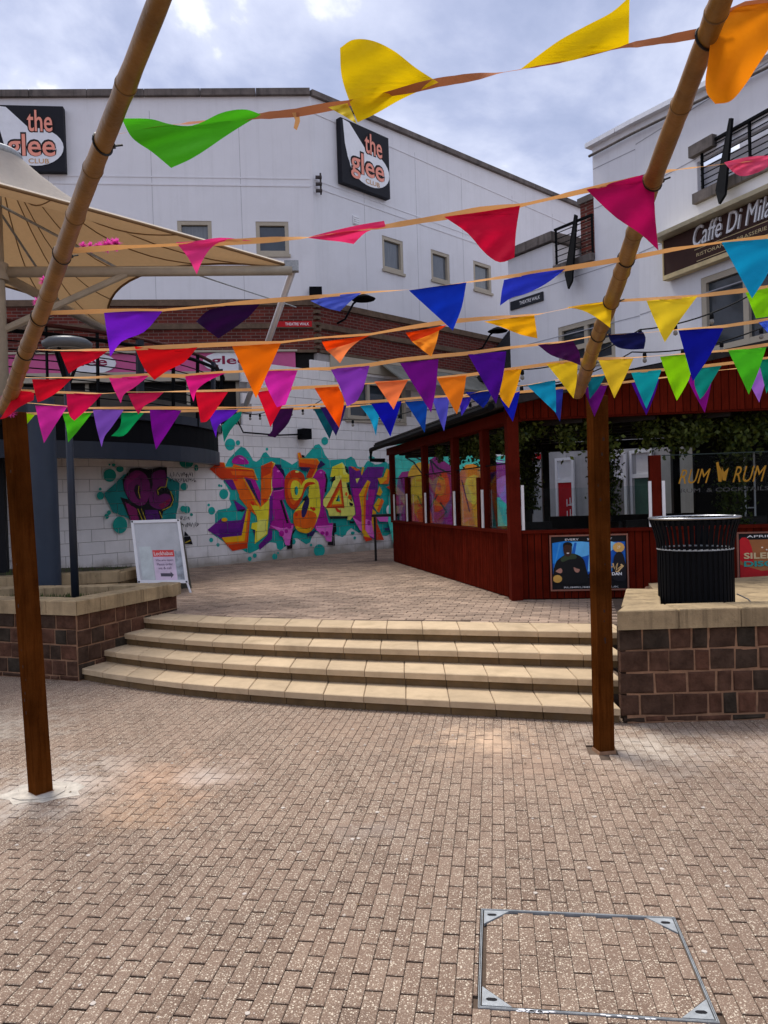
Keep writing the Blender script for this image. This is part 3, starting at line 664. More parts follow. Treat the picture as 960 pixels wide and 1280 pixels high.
mb.pbox(PF, s_ - .02, s_ + .02, 9.1, 9.6, 0, .05); part('cable_clips', mb, M['dark_trim'], wb)
for pl, px, z in ((PF, 110, 8.9), (PR, 440, 8.7)):
    s_ = pl.sz(px, 260)[0]; mb = MB(); mb.pbox(pl, s_, s_ + .22, z, z + .22, 0, .03)
    for k in range(4): mb.pbox(pl, s_ + .02, s_ + .20, z + .02 + k * .05, z + .045 + k * .05, .03, .045)
    part('vent', mb, M['alu'], wb)
for pl, a, b in ((PR, 8.6, 8.66), (PF, 9.0, 9.06)):
    pass
M['brickR'] = bricktex(mat('brick_red_a', (.125, .020, .012), var=.25, sc_=3, bump=.2), PR)
M['brickF'] = bricktex(mat('brick_red_b', (.125, .020, .012), var=.25, sc_=3, bump=.2), PF)
M['brick_buff'] = mat('buff_course', (.13, .085, .055), var=.3, sc_=6, bump=.3)
for pl, m_, b in ((PR, 'brickR', sR1), (PF, 'brickF', 12)):
    mb = MB(); mb.pbox(pl, 0 if pl is PR else 0, b, ZB0, ZB1, -.3, -.02); part('brick_band', mb, M[m_], wb)
    for z0, z1 in ((6.47, 6.62), (5.93, 6.05), (5.35, 5.42)):
        mb = MB(); mb.pbox(pl, .03, b, z0, z1 - .003, -.1, .035); part('string_course', mb, M['brick_buff'], wb)
for k in range(9):                                      # toothed corner bricks
    mb = MB(); mb.box(PR.w(-.005, ZB0 + .12 + k * .14, 0), (.13, .13, .07), .78); part('corner_brick', mb, M['brick_buff'], wb)
# lower front face with dark glazing behind the balcony, pink fascia
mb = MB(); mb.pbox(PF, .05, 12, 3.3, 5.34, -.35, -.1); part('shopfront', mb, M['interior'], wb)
for k in range(9):
    mb = MB(); mb.pbox(PF, 1.9 + k * 1.15, 1.98 + k * 1.15, 3.4, 4.8, -.1, -.05); part('mullion', mb, M['beige'], wb)
mb = MB(); mb.pbox(PF, .05, 1.7, 3.3, 4.9, -.099, .0); part('wall_panel', mb, M['white_block'], wb)
M['pink'] = mat('pink_fascia', (.56, .10, .26), rough=.5, var=.08, sc_=3)
pf = thing('fascia_sign', 'long pink fascia with white oval club logos above the balcony', 'sign', PF.w(3, 4.9))
mb = MB(); mb.pbox(PF, .55, 12, 4.93, 5.36, -.09, .06); part('board', mb, M['pink'], pf)
mb = MB(); mb.pbox(PF, .5, 12, 5.362, 5.41, -.09, .12); part('capping', mb, M['beige'], pf)
mb = MB(); mb.pbox(PF, .55, 12, 4.70, 4.925, -.09, .10); part('lower_trim', mb, M['beige'], pf)
for sc0 in (2.1, 5.3, 8.2):
    mb = MB(); mb.prism([PF.w(sc0 + math.cos(a / 20 * 6.283) * .62, 5.14 + math.sin(a / 20 * 6.283) * .25, .062) for a in range(20)], PF.n * .02); lg = part('logo', mb, M['white_paint'], pf)
    mb = MB(); text(mb, 'glee', PF.w(sc0 + .42, 5.02, .085), -PF.d, UP, PF.n, .84, .26, bold=.02); part('lettering', mb, paint('#8a1440'), lg)
# ------------------------------------------------------------------ club signs
def clubsign(pl, s0, s1, z0, z1, flip, label):
    o = pl.w(s0, z0, .0) if not flip else pl.w(s1, z0, .0); ax = pl.d * (1 if not flip else -1); W, H = s1 - s0, z1 - z0; n = pl.n
    t = thing('club_sign', label, 'sign', o)
    mb = MB(); mb.obox(o + n * .02, ax * W, n * .16, UP * H); part('board', mb, paint('#15161f', 0), t)
    def P(u, v, e): return o + ax * (u * W) + UP * (v * H) + n * e
    mb = MB(); mb.poly([P(u, v, .186) for u, v in ((.04, .985), (.17, .97), (.53, .62), (.42, .56), (.2, .42), (.20, .25), (.12, .42), (.07, .62))]); part('beam', mb, M['alu'], t)
    mb = MB(); mb.poly([P(.57 + .42 * math.cos(a / 28 * 6.283), .37 + .29 * math.sin(a / 28 * 6.283), .189) for a in range(28)]); part('oval', mb, M['alu'], t)
    sal = bpy.data.materials.get('salmon') or salmon()
    for (tx, u, v, w_, h_) in (('the', .47, .60, .37, .33), ('glee', .17, .18, .70, .44)):
        if tx == 'glee':
            for kk, m_, e, b in ((0, paint('#1a1012', 0), .192, .055), (1, sal, .20, .012)):
                mb = MB(); text(mb, 'glee', P(u - (.0 if kk else .02), v - .06, e), ax, UP, n, W * (w_ + (0 if kk else .035)), H * (h_ + (0 if kk else .03)), bold=b); part('lettering', mb, m_, t)
        else:
            for kk, m_, e, b in ((0, paint('#1a1012', 0), .192, .055), (1, sal, .20, .012)):
                mb = MB(); text(mb, tx, P(u - (.0 if kk else .02), v - (0 if kk else .015), e), ax, UP, n, W * (w_ + (0 if kk else .04)), H * (h_ + (0 if kk else .03)), bold=b); part('lettering', mb, m_, t)
    mb = MB(); text(mb, 'CLUB', P(.47, .115, .195), ax, UP, n, W * .30, H * .075, bold=.01); part('lettering', mb, paint('#c79a6a'), t)
def salmon():
    m = flat('salmon', srgb('#ee9a86')); return m
h1 = (PR.sz(421, 200)[0], PR.sz(480, 200)[0], PR.sz(450, 240)[1], PR.sz(450, 163)[1])
clubsign(PR, *h1, False, 'square dark club sign on the receding wall behind the yellow flag')
hF = rect(PF, -2, 137, 83, 218)
clubsign(PF, *hF, True, 'square dark club sign at the left end of the front wall above the canopy')
# ------------------------------------------------------------------ street signs
def board(pl, h, fm, tx, tm, label, cat, name, flip, box_=(.08, .3, .84, .4), t_=.03, rim=None, bold=.01):
    s0, s1, z0, z1 = h; o = pl.w(s0 if not flip else s1, z0, 0); ax = pl.d * (1 if not flip else -1); W, H = s1 - s0, z1 - z0
    t = thing(name, label, cat, o); mb = MB(); mb.obox(o + pl.n * .01, ax * W, pl.n * t_, UP * H); part('board', mb, fm, t)
    mb = MB(); text(mb, tx, o + ax * W * box_[0] + UP * H * box_[1] + pl.n * (t_ + .014), ax, UP, pl.n, W * box_[2], H * box_[3], bold=bold); part('lettering', mb, tm, t)
    mb = MB(); mb.obox(o + ax * W * .03 + UP * H * .47 + pl.n * (t_ + .013), ax * W * .03, pl.n * .002, UP * H * .06)
    return t
board(PF, rect(PF, 342, 402, 390, 409), paint('#b5101c'), 'THEATRE WALK', M['white_paint'], 'red street name plate on the brick band near the building corner', 'sign', 'street_sign', True, (.3, .25, .62, .5))
# ================================================================== BLOCK WALL WITH MURALS
bw_ = thing('block_wall', 'long white painted block wall with recessed joints carrying the graffiti', 'wall', PR.w(-4, .5))
sL = PR.sz(-60, 600)[0]; sE = 12.0
def wtop(s): return 3.52 if s < -2.1 else (4.94 if s < 0 else 5.33)
mb = MB(); mb.pbox(PR, sL, -2.1, U - .05, 3.45, -.3, -.012); mb.pbox(PR, -2.1, -.02, U - .05, 4.9, -.3, -.012); mb.pbox(PR, -.02, sE, U - .05, 5.34, -.3, -.012); part('mortar_core', mb, M['white_mortar'], bw_)
CH, CL, CZ = .235, .50, .46
holes = [rect(PR, 432, 478, 505, 526)]
blocks = []
for k in range(21):
    z0 = CZ + k * CH; off = (CL / 2 if k % 2 else 0)
    for i in range(-20, 26):
        s0 = i * CL + off; s1 = s0 + CL
        if s1 < sL or s0 > sE or (z0 + CH > wtop((s0 + s1) / 2)): continue
        if any(s0 < h[1] and s1 > h[0] and z0 < h[3] and z0 + CH > h[2] for h in holes): continue
        blocks.append((s0, s1, z0))
blocks.sort(key=lambda b: (b[2] > 3.6, b[0]))
g = .004; bmesh_ = MB(); bmesh_.brick(PR.d * g + UP * g - PR.n * .06, PR.d * (CL - 2 * g), UP * (CH - 2 * g), PR.n * .06, .004); bme = bmesh_.mesh('block', M['white_block'])
restb = MB()
for n_, (s0, s1, z0) in enumerate(blocks):
    jo = R.uniform(-.0008, .0008)
    if n_ < 290: link('block', bme, bw_, PR.w(s0, z0, jo) - wloc(bw_))
    else: restb.brick(PR.w(s0 + g, z0 + g, jo - .06), PR.d * (CL - 2 * g), UP * (CH - 2 * g), PR.n * .06, .004)
link('blocks', restb.mesh('blocks', M['white_block'], wloc(bw_)), bw_, kind='stuff')
window(bw_, PR, holes[0], fm='beige', mull=(.35, .68), out=.0, reveal=.02)
# --- painting: polygons given in photo pixels, projected on the wall and cut at every joint
def clipax(P, ax, v, sgn):
    out = []
    for i in range(len(P)):
        A, B = P[i], P[(i + 1) % len(P)]; fa, fb = (A[ax] - v) * sgn, (B[ax] - v) * sgn
        if fa >= 0: out.append(A)
        if fa * fb < 0: t = fa / (fa - fb); out.append((A[0] + (B[0] - A[0]) * t, A[1] + (B[1] - A[1]) * t))
    return out
def smoothp(P, n=3):                                    # closed Catmull-Rom
    out = []; m_ = len(P)
    for i in range(m_):
        p0, p1, p2, p3 = P[i - 1], P[i], P[(i + 1) % m_], P[(i + 2) % m_]
        for k in range(n):
            t = k / n; out.append(tuple(.5 * (2 * p1[c] + (p2[c] - p0[c]) * t + (2 * p0[c] - 5 * p1[c] + 4 * p2[c] - p3[c]) * t * t + (3 * p1[c] - p0[c] - 3 * p2[c] + p3[c]) * t ** 3) for c in (0, 1)))
    return out
layer = [0]
mural_tris = {}
def onwall(mbs, P, col, frm=None, smooth=False, lay=None):
    if frm: ox, oy, sc_f = frm; P = [(ox + x / sc_f, oy + y / sc_f) for x, y in P]
    if smooth: P = smoothp(P)
    Q = [PR.sz(x, y) for x, y in P]
    layer[0] += 1; out = .0045 + .0004 * layer[0]
    tr = tessellate_polygon([[V((a, b, 0)) for a, b in Q]]); mb = mbs.setdefault(col, MB())
    for t in tr:
        T = [Q[i] for i in t]; z0, z1 = min(q[1] for q in T), max(q[1] for q in T); s0_, s1_ = min(q[0] for q in T), max(q[0] for q in T)
        for k in range(int((z0 - CZ) / CH) if z0 > CZ else 0, int((z1 - CZ) / CH) + 1):
            zb = CZ + k * CH; off = (CL / 2 if k % 2 else 0)
            Tz = clipax(clipax(T, 1, zb + g, 1), 1, zb + CH - g, -1)
            if len(Tz) < 3: continue
            for i in range(math.floor((s0_ - off) / CL), math.floor((s1_ - off) / CL) + 1):
                sb = i * CL + off; C = clipax(clipax(Tz, 0, sb + g, 1), 0, sb + CL - g, -1)
                if len(C) >= 3: mb.add([PR.w(a, b, out) for a, b in C], [tuple(range(len(C)))])
def spray(h):
    k = 'spray_' + h.strip('#')
    if k not in bpy.data.materials: c = srgb(h); mat(k, tuple(min(.88, x * 1.45) for x in c), rough=.6, var=.2, sc_=3.2, bump=.06, bsc=30, spec=.25)
    return bpy.data.materials[k]
def flush(mbs, name, parent, **kw):
    g_ = MB(); mats = []
    for col, mb in mbs.items():
        g_.cur = len(mats); mats.append(spray(col)); g_.add(mb.v, mb.f)
    return part(name, g_, mats, parent, **kw)
def stroke(P, w_):                                      # polyline in px to a ribbon polygon
    L_, R_ = [], []
    for i, p in enumerate(P):
        a = P[max(i - 1, 0)]; b = P[min(i + 1, len(P) - 1)]; dx, dy = b[0] - a[0], b[1] - a[1]; l = math.hypot(dx, dy) or 1
        L_.append((p[0] - dy / l * w_ / 2, p[1] + dx / l * w_ / 2)); R_.append((p[0] + dy / l * w_ / 2, p[1] - dx / l * w_ / 2))
    return L_ + R_[::-1]
def circ(x, y, rx, ry=None, n=12): return [(x + rx * math.cos(k / n * 6.283), y + (ry or rx) * math.sin(k / n * 6.283)) for k in range(n)]
A_ = (250, 550, 8); B_ = (340, 550, 8); C_ = (420, 550, 8); D_ = (110, 550, 6.857)
def fr2(P, f): return [(f[0] + x / f[2], f[1] + y / f[2]) for x, y in P]
TEAL = '#138f86'; PUR = '#5b1270'; MAG = '#97107c'; PINK = '#d65cb0'; ORG = '#e8560a'; DOR = '#b23107'; AMB = '#f0960c'; YEL = '#e9bd2a'; PYEL = '#efcf5c'; BLK = '#0c0a12'; NAV = '#231a4a'; RED = '#c02c0c'
mur = part('graffiti_mural', MB(), [], bw_, label='large orange, purple and yellow graffiti lettering on a teal splash')
bgp = {}
outline = fr2([(230, 300), (285, 190), (330, 145), (370, 100), (410, 65), (450, 80), (490, 130), (530, 205), (560, 218), (600, 190), (630, 130), (660, 120), (700, 170), (800, 180), (850, 205)], A_) + fr2([(200, 245), (330, 165), (380, 110), (430, 50), (470, 40), (500, 75), (530, 150), (570, 200), (640, 195), (740, 190), (790, 165), (825, 190), (855, 265)], B_) + fr2([(235, 270), (275, 270), (300, 225), (320, 205), (390, 245), (440, 240), (490, 213), (530, 240), (620, 300), (620, 900), (500, 960), (440, 955)], C_) + fr2([(930, 900), (870, 930), (790, 880), (750, 915), (735, 950), (700, 972), (640, 945), (590, 950), (520, 920), (410, 925), (380, 1025), (340, 1042), (290, 1010), (250, 980), (180, 990), (140, 1060)], B_) + fr2([(800, 1105), (770, 1085), (760, 1030), (700, 1020), (640, 1060), (560, 1105), (500, 1132), (460, 1122), (420, 1095), (350, 1095), (210, 1000), (150, 960), (110, 930), (150, 850), (150, 740), (180, 700), (290, 680), (312, 640), (290, 590), (300, 530), (270, 470), (235, 420)], A_)
onwall(bgp, outline, TEAL)
for f, cs in ((A_, [(300, 45, 52), (378, 28, 22), (668, 92, 13), (236, 540, 45), (115, 708, 34), (85, 650, 13), (190, 455, 12), (212, 460, 10), (178, 1048, 16), (110, 1000, 20), (545, 1155, 20), (745, 1165, 26), (778, 1130, 10), (495, 1188, 20)]),
              (B_, [(525, 10, 34), (210, 1015, 25), (388, 1050, 12), (470, 1105, 55), (800, 930, 14), (825, 978, 12)]), (C_, [(345, 175, 20), (372, 183, 12), (168, 930, 14), (183, 980, 12)])):
    for x, y, r_ in cs: onwall(bgp, circ(x, y, r_, r_ * 1.15), TEAL, f, True)
flush(bgp, 'background_splash', mur)
def letter(items, label=None):
    d_ = {}
    for P, c, f, *s in items: onwall(d_, P, c, f, bool(s and s[0]))
    flush(d_, 'painted_letter', mur)
letter([  # first letter, with its arrow shadow
    ([(235, 400), (330, 395), (400, 500), (320, 500)], PUR, A_), ([(430, 375), (540, 380), (600, 520), (600, 680), (560, 650)], MAG, A_), ([(450, 385), (500, 400), (600, 640), (600, 690)], NAV, A_),
    ([(330, 595), (450, 680), (450, 700), (370, 715)], PUR, A_), ([(370, 700), (450, 690), (420, 720)], BLK, A_),
    ([(70, 900), (210, 780), (210, 815), (410, 800), (455, 690), (470, 700), (440, 810), (420, 960), (205, 985)], PUR, A_), ([(180, 895), (390, 880), (415, 800), (450, 800), (420, 960), (205, 985)], '#4a0d66', A_),
    ([(210, 980), (410, 955), (470, 690), (505, 690), (470, 1080), (320, 1110), (270, 1060)], DOR, A_), ([(215, 975), (412, 955), (470, 680), (500, 680), (462, 1030), (270, 1050)], ORG, A_), ([(215, 975), (412, 955), (462, 690), (480, 690), (440, 1010), (250, 1025)], AMB, A_),
    ([(330, 180), (390, 150), (450, 180), (480, 240), (325, 235)], MAG, A_, 1), ([(380, 165), (430, 185), (430, 200), (390, 180)], PINK, A_),
    ([(90, 290), (180, 222), (235, 225), (250, 270), (320, 270), (330, 240), (410, 265), (525, 290), (575, 405), (430, 370), (605, 670), (605, 260), (715, 212), (740, 230), (700, 600), (665, 940), (540, 1040), (548, 900), (505, 885), (515, 830), (570, 820), (560, 760), (480, 690), (390, 580), (385, 545), (320, 395), (210, 395)], ORG, A_),
    ([(90, 290), (180, 232), (235, 235), (250, 285), (520, 295), (560, 370), (300, 385), (210, 395)], DOR, A_), ([(300, 310), (520, 315), (550, 360), (320, 350)], ORG, A_), ([(605, 265), (715, 220), (700, 350), (605, 400)], DOR, A_), ([(620, 370), (705, 330), (690, 520), (608, 560)], ORG, A_),
    ([(500, 640), (605, 670), (690, 590), (668, 940), (540, 1040), (548, 900), (505, 885), (515, 830), (570, 820), (560, 760)], YEL, A_), ([(570, 800), (660, 790), (655, 940), (560, 1010)], PYEL, A_),
    (stroke([(428, 378), (480, 470), (545, 600), (600, 690)], 12), AMB, A_), (stroke([(715, 222), (740, 232), (710, 430), (715, 520), (680, 600)], 12), PYEL, A_), (stroke([(235, 228), (250, 272), (410, 285), (530, 300), (565, 400)], 8), AMB, A_),
    ([(680, 880), (720, 900), (715, 990), (590, 1100), (578, 1050), (670, 950)], PUR, A_), ([(520, 900), (545, 900), (540, 960)], NAV, A_),
    ([(500, 610), (530, 620), (535, 650), (510, 650)], RED, A_, 1), ([(620, 590), (655, 590), (655, 620), (630, 620)], RED, A_, 1), ([(335, 385), (370, 380), (365, 410), (340, 405)], RED, A_, 1), (circ(238, 797, 30, 20), AMB, A_, 1)])
letter([  # the two purple legs with round tops
    ([(740, 250), (810, 260), (800, 300), (840, 400), (830, 490), (725, 500), (715, 350)], MAG, A_, 1), ([(735, 245), (800, 245), (850, 380), (830, 300)], NAV, A_),
    ([(720, 500), (835, 490), (840, 600), (820, 600), (900, 830), (935, 840), (925, 890), (900, 1010), (885, 1055), (845, 1050), (830, 990), (770, 900), (685, 880), (700, 830), (730, 790), (720, 720), (690, 850), (685, 600)], MAG, A_),
    ([(690, 560), (720, 560), (720, 800), (690, 870)], PUR, A_), (stroke([(800, 600), (870, 830)], 22), BLK, A_), ([(930, 895), (950, 895), (920, 950), (915, 1085), (862, 1090), (862, 1055), (895, 1050), (900, 950)], BLK, A_),
    ([(690, 850), (800, 880), (840, 880), (925, 850), (905, 960), (885, 1055), (845, 1050), (825, 980), (770, 905)], PINK, A_), (circ(855, 912, 18, 22), MAG, A_), (circ(808, 935, 26, 30), MAG, A_), (circ(885, 870, 22, 18), MAG, A_),
    ([(725, 480), (830, 470), (830, 492), (725, 505)], NAV, A_), (stroke([(725, 515), (800, 505), (838, 485)], 6), PINK, A_), (circ(775, 312, 16, 10), PINK, A_),
    ([(455, 300), (500, 300), (535, 350), (530, 480), (500, 600), (480, 560), (420, 430), (400, 370)], MAG, B_, 1), (stroke([(525, 340), (540, 400), (525, 520)], 18), BLK, B_),
    ([(475, 560), (520, 600), (520, 680), (560, 830), (605, 830), (590, 940), (585, 1015), (535, 1010), (515, 960), (430, 900), (400, 850), (430, 820), (470, 650)], MAG, B_),
    ([(430, 860), (600, 850), (590, 940), (585, 1015), (535, 1010), (515, 960), (430, 900)], PINK, B_), (circ(540, 935, 18, 24), MAG, B_), (circ(495, 930, 22, 18), MAG, B_),
    ([(605, 830), (630, 830), (635, 915), (615, 930), (620, 1055), (550, 1050), (550, 1020), (590, 1015)], BLK, B_), (circ(480, 325, 14, 10), PINK, B_), ([(340, 940), (440, 890), (400, 960), (345, 968)], NAV, B_)])
letter([  # the S shape
    ([(245, 130), (275, 125), (290, 180), (440, 185), (475, 235), (385, 385), (330, 375), (375, 275), (262, 268)], ORG, B_), ([(265, 225), (440, 250), (385, 385), (335, 370), (375, 275), (262, 268)], DOR, B_), (stroke([(255, 130), (265, 185), (440, 190), (470, 235), (390, 380)], 10), AMB, B_),
    ([(480, 205), (525, 245), (440, 300), (445, 260)], NAV, B_), ([(270, 270), (370, 275), (345, 320), (280, 300)], NAV, B_), ([(285, 150), (315, 155), (315, 178), (288, 175)], BLK, B_),
    ([(200, 300), (290, 330), (320, 400), (300, 560), (240, 680), (190, 690), (130, 610), (115, 480), (125, 370)], DOR, B_, 1), ([(220, 375), (280, 400), (300, 500), (260, 640), (190, 640), (145, 520), (160, 410)], ORG, B_, 1), ([(230, 405), (275, 440), (280, 520), (240, 600), (200, 590), (175, 500), (190, 420)], YEL, B_, 1), (circ(233, 508, 18, 44), TEAL, B_, 1), (stroke([(222, 475), (218, 510), (226, 545)], 8), BLK, B_),
    ([(390, 380), (450, 420), (470, 560), (470, 700), (420, 850), (370, 920), (310, 930), (240, 900), (205, 820), (215, 720), (280, 640), (350, 560), (360, 470), (400, 460), (340, 470), (280, 560), (240, 600), (290, 440), (340, 390)], YEL, B_, 1),
    ([(420, 440), (340, 470), (260, 640), (210, 700), (200, 660), (280, 560), (320, 440), (390, 420)], DOR, B_, 1), ([(215, 720), (330, 700), (430, 740), (420, 850), (370, 920), (310, 930), (240, 900), (205, 820)], ORG, B_, 1), ([(330, 890), (390, 870), (360, 925), (310, 930), (240, 900), (230, 860)], AMB, B_, 1),
    ([(350, 560), (360, 640), (320, 760), (290, 770), (285, 700), (310, 620)], NAV, B_, 1), ([(335, 600), (355, 580), (320, 610), (290, 600), (340, 545)], BLK, B_), (circ(405, 690, 18, 20), RED, B_), (circ(380, 680, 12, 12), RED, B_), (circ(240, 318, 20, 10), PYEL, B_), (circ(233, 745, 15, 20), RED, B_)])
letter([  # the yellow A
    ([(590, 270), (690, 225), (710, 250), (760, 370), (760, 420), (735, 430), (810, 650), (820, 740), (770, 800), (740, 800), (745, 760), (560, 760), (545, 700), (500, 650), (500, 600), (570, 500), (620, 370), (570, 370)], PYEL, B_), ([(590, 270), (690, 235), (700, 350), (575, 370)], YEL, B_), ([(680, 350), (760, 340), (760, 420), (690, 420)], YEL, B_),
    ([(680, 380), (712, 680), (525, 682)], DOR, B_), ([(672, 440), (698, 660), (560, 668)], ORG, B_), ([(665, 490), (685, 640), (585, 645)], YEL, B_), ([(655, 545), (668, 615), (625, 612)], TEAL, B_), ([(652, 550), (645, 610), (628, 610)], BLK, B_),
    ([(562, 765), (740, 765), (745, 785), (570, 790)], BLK, B_), ([(760, 808), (810, 815), (805, 835), (765, 835)], BLK, B_), ([(715, 260), (740, 270), (750, 340), (725, 320)], BLK, B_), ([(730, 430), (755, 440), (790, 620), (770, 600)], BLK, B_), ([(565, 400), (620, 355), (620, 400), (590, 420)], BLK, B_), ([(760, 620), (800, 640), (790, 660), (765, 655)], BLK, B_),
    ([(650, 690), (620, 680), (640, 720), (660, 715)], RED, B_, 1), (circ(668, 715, 10, 18), RED, B_), (circ(730, 540, 12, 20), ORG, B_), (circ(765, 570, 18, 22), ORG, B_)])
letter([  # last letter before the bar
    ([(110, 265), (180, 270), (230, 310), (245, 350), (300, 270), (470, 270), (450, 360), (410, 390), (400, 540), (360, 660), (400, 820), (370, 990), (260, 950), (150, 770), (190, 740), (130, 480)], PUR, C_), ([(150, 480), (380, 500), (350, 680), (390, 800), (370, 860), (200, 850), (150, 770), (185, 740)], MAG, C_),
    ([(150, 770), (230, 820), (290, 790), (390, 830), (378, 990), (330, 960), (225, 900)], PINK, C_), (circ(315, 830, 16, 26), MAG, C_), (circ(252, 850, 12, 20), MAG, C_),
    ([(130, 260), (210, 290), (235, 300), (190, 312), (150, 285)], ORG, C_), ([(245, 270), (270, 275), (245, 355), (235, 340)], AMB, C_), ([(180, 390), (222, 380), (195, 435)], PYEL, C_),
    ([(300, 400), (330, 420), (285, 560), (275, 640), (280, 900), (345, 1000), (285, 1015), (245, 920), (240, 700), (215, 545)], AMB, C_), ([(325, 410), (285, 560), (278, 900), (262, 900), (262, 560), (300, 440)], ORG, C_), ([(255, 960), (345, 980), (345, 1000), (285, 1015)], RED, C_),
    ([(490, 285), (522, 300), (510, 440), (425, 440), (400, 385), (460, 370)], AMB, C_), ([(505, 300), (530, 310), (510, 440), (440, 440), (490, 400)], ORG, C_), ([(420, 460), (450, 520), (430, 560), (390, 545)], AMB, C_), ([(410, 580), (460, 610), (400, 720), (360, 660)], AMB, C_), ([(440, 580), (465, 610), (415, 730), (395, 700)], ORG, C_), ([(350, 690), (385, 720), (380, 1000), (340, 820)], AMB, C_), ([(385, 740), (400, 840), (465, 1000), (380, 1000)], DOR, C_),
    ([(385, 770), (560, 765), (560, 820), (420, 815)], PINK, C_), ([(485, 470), (540, 450), (560, 480), (520, 495)], RED, C_), ([(455, 880), (560, 870), (560, 905), (480, 905)], NAV, C_), (circ(525, 700, 38, 55), '#e6dfe2', C_, 1), ([(310, 480), (300, 600), (285, 600)], TEAL, C_)])
# mural seen through the bar
mur2 = part('graffiti_mural', MB(), [], bw_, label='graffiti of teal, purple and orange shapes seen through the bar windows'); d_ = {}
for P, c, s in (([(492, 560), (520, 552), (560, 556), (600, 572), (636, 570), (648, 590), (648, 690), (600, 690), (492, 690)], '#3fb7a4', 1),
    ([(495, 598), (515, 590), (530, 600), (536, 640), (520, 668), (495, 668)], '#8d2a72', 1), ([(508, 592), (530, 578), (548, 600), (546, 655), (515, 660)], '#d99a2a', 1), ([(512, 630), (545, 620), (540, 665), (512, 665)], '#b8401c', 1),
    ([(535, 575), (562, 583), (575, 600), (570, 660), (540, 660)], '#7d1a66', 1), ([(545, 600), (556, 590), (560, 625), (540, 640)], '#cf3b14', 1), ([(573, 590), (598, 585), (602, 640), (590, 665), (575, 662)], '#d97a10', 1), ([(580, 600), (595, 595), (592, 630), (580, 620)], '#e8b13a', 1),
    ([(604, 585), (625, 575), (645, 590), (648, 615), (610, 620)], '#6e2585', 1), ([(600, 640), (618, 645), (615, 665), (598, 668)], '#31145c', 1), ([(618, 600), (648, 595), (648, 635), (625, 625)], '#9d6fc0', 1)):
    onwall(d_, P, c, None, bool(s))
for P, w__ in (([(505, 572), (515, 578), (525, 592)], 1.6), ([(505, 571), (518, 572), (528, 578)], 1.6), ([(536, 575), (545, 585), (562, 593)], 2.), ([(536, 575), (540, 592), (552, 600)], 1.6), ([(520, 620), (525, 632), (532, 640), (545, 618)], 2.), ([(548, 628), (556, 640), (546, 650)], 2.), ([(575, 600), (585, 640), (600, 620)], 1.5), ([(630, 638), (638, 632), (636, 645), (630, 641)], 1.2)):
    onwall(d_, stroke(P, w__), '#161222')
for P, w__ in (([(500, 566), (525, 562), (560, 566)], 2.5), ([(600, 575), (630, 578)], 2.)): onwall(d_, stroke(P, w__), '#9fe0cf')
flush(d_, 'painted_shapes', mur2)
# small mural at the left, behind the A board
mur3 = part('graffiti_mural', MB(), [], bw_, label='small dark purple graffiti on a teal patch behind the folding board'); d_ = {}
onwall(d_, [(120, 460), (200, 390), (290, 300), (420, 250), (620, 290), (770, 370), (760, 560), (740, 640), (740, 760), (420, 760), (330, 670), (200, 620)], '#0d6a68', D_)
for x, y, rx, ry in ((172, 305, 55, 55), (260, 250, 32, 27), (205, 215, 16, 13), (170, 213, 9, 9), (92, 478, 30, 35), (90, 422, 13, 13), (260, 728, 62, 72), (145, 655, 20, 22), (165, 622, 17, 20), (828, 190, 60, 55), (912, 240, 17, 28), (808, 400, 30, 32), (798, 590, 24, 26), (832, 598, 28, 32), (870, 640, 13, 13)):
    onwall(d_, circ(x, y, rx, ry), '#0d7a70', D_, True)
flush(d_, 'background_splash', mur3); d_ = {}
for P, c, s in (([(280, 340), (350, 245), (430, 240), (500, 255), (600, 235), (660, 235), (660, 400), (720, 480), (710, 560), (630, 615), (610, 680), (640, 780), (420, 780), (340, 680), (260, 490), (330, 510), (290, 430)], BLK, 0), ([(300, 340), (390, 262), (480, 300), (520, 420), (490, 530), (430, 565), (350, 520), (300, 430)], '#5e1650', 1), ([(395, 385), (430, 400), (430, 510), (400, 490), (380, 430)], '#1a0820', 1),
    ([(530, 290), (640, 262), (650, 390), (590, 400), (570, 440), (585, 480), (640, 460), (690, 480), (690, 540), (610, 595), (520, 560), (510, 480), (540, 380)], '#581650', 1), ([(590, 560), (650, 520), (690, 500), (680, 545), (615, 590)], '#6e1038', 0), ([(300, 530), (400, 590), (420, 680), (440, 780), (360, 720)], '#701850', 0), ([(470, 600), (580, 600), (610, 700), (500, 780)], '#431258', 0), ([(310, 330), (400, 280), (440, 290), (330, 380), (320, 460)], '#761a5a', 0)): onwall(d_, P, c, D_, bool(s))
for P in ([(420, 395), (415, 440), (430, 500)], [(585, 470), (580, 430), (610, 405), (650, 405), (665, 330)], [(690, 440), (715, 515), (690, 570), (620, 602)], [(440, 590), (480, 690)], [(595, 610), (620, 670)], [(410, 590), (450, 690)]): onwall(d_, stroke(P, 7), '#a08c2c', D_)
onwall(d_, [(810, 780), (860, 830), (880, 895), (800, 890)], BLK, D_); onwall(d_, stroke([(815, 880), (860, 860)], 9), '#a08c2c', D_)
flush(d_, 'painted_letter', mur3); d_ = {}
rs = random.Random(3)
for (x0, y0, x1, h_) in ((690, 300, 880, 50), (690, 345, 900, 42), (775, 670, 850, 42), (775, 725, 930, 50)):
    x = x0
    while x < x1:
        P = [(x + rs.uniform(-6, 8), y0 + rs.uniform(-h_ / 2, h_ / 2)) for _ in range(4)]; onwall(d_, stroke(P, 4.5), BLK, D_); x += rs.uniform(9, 16)
flush(d_, 'spray_tag', mur3)
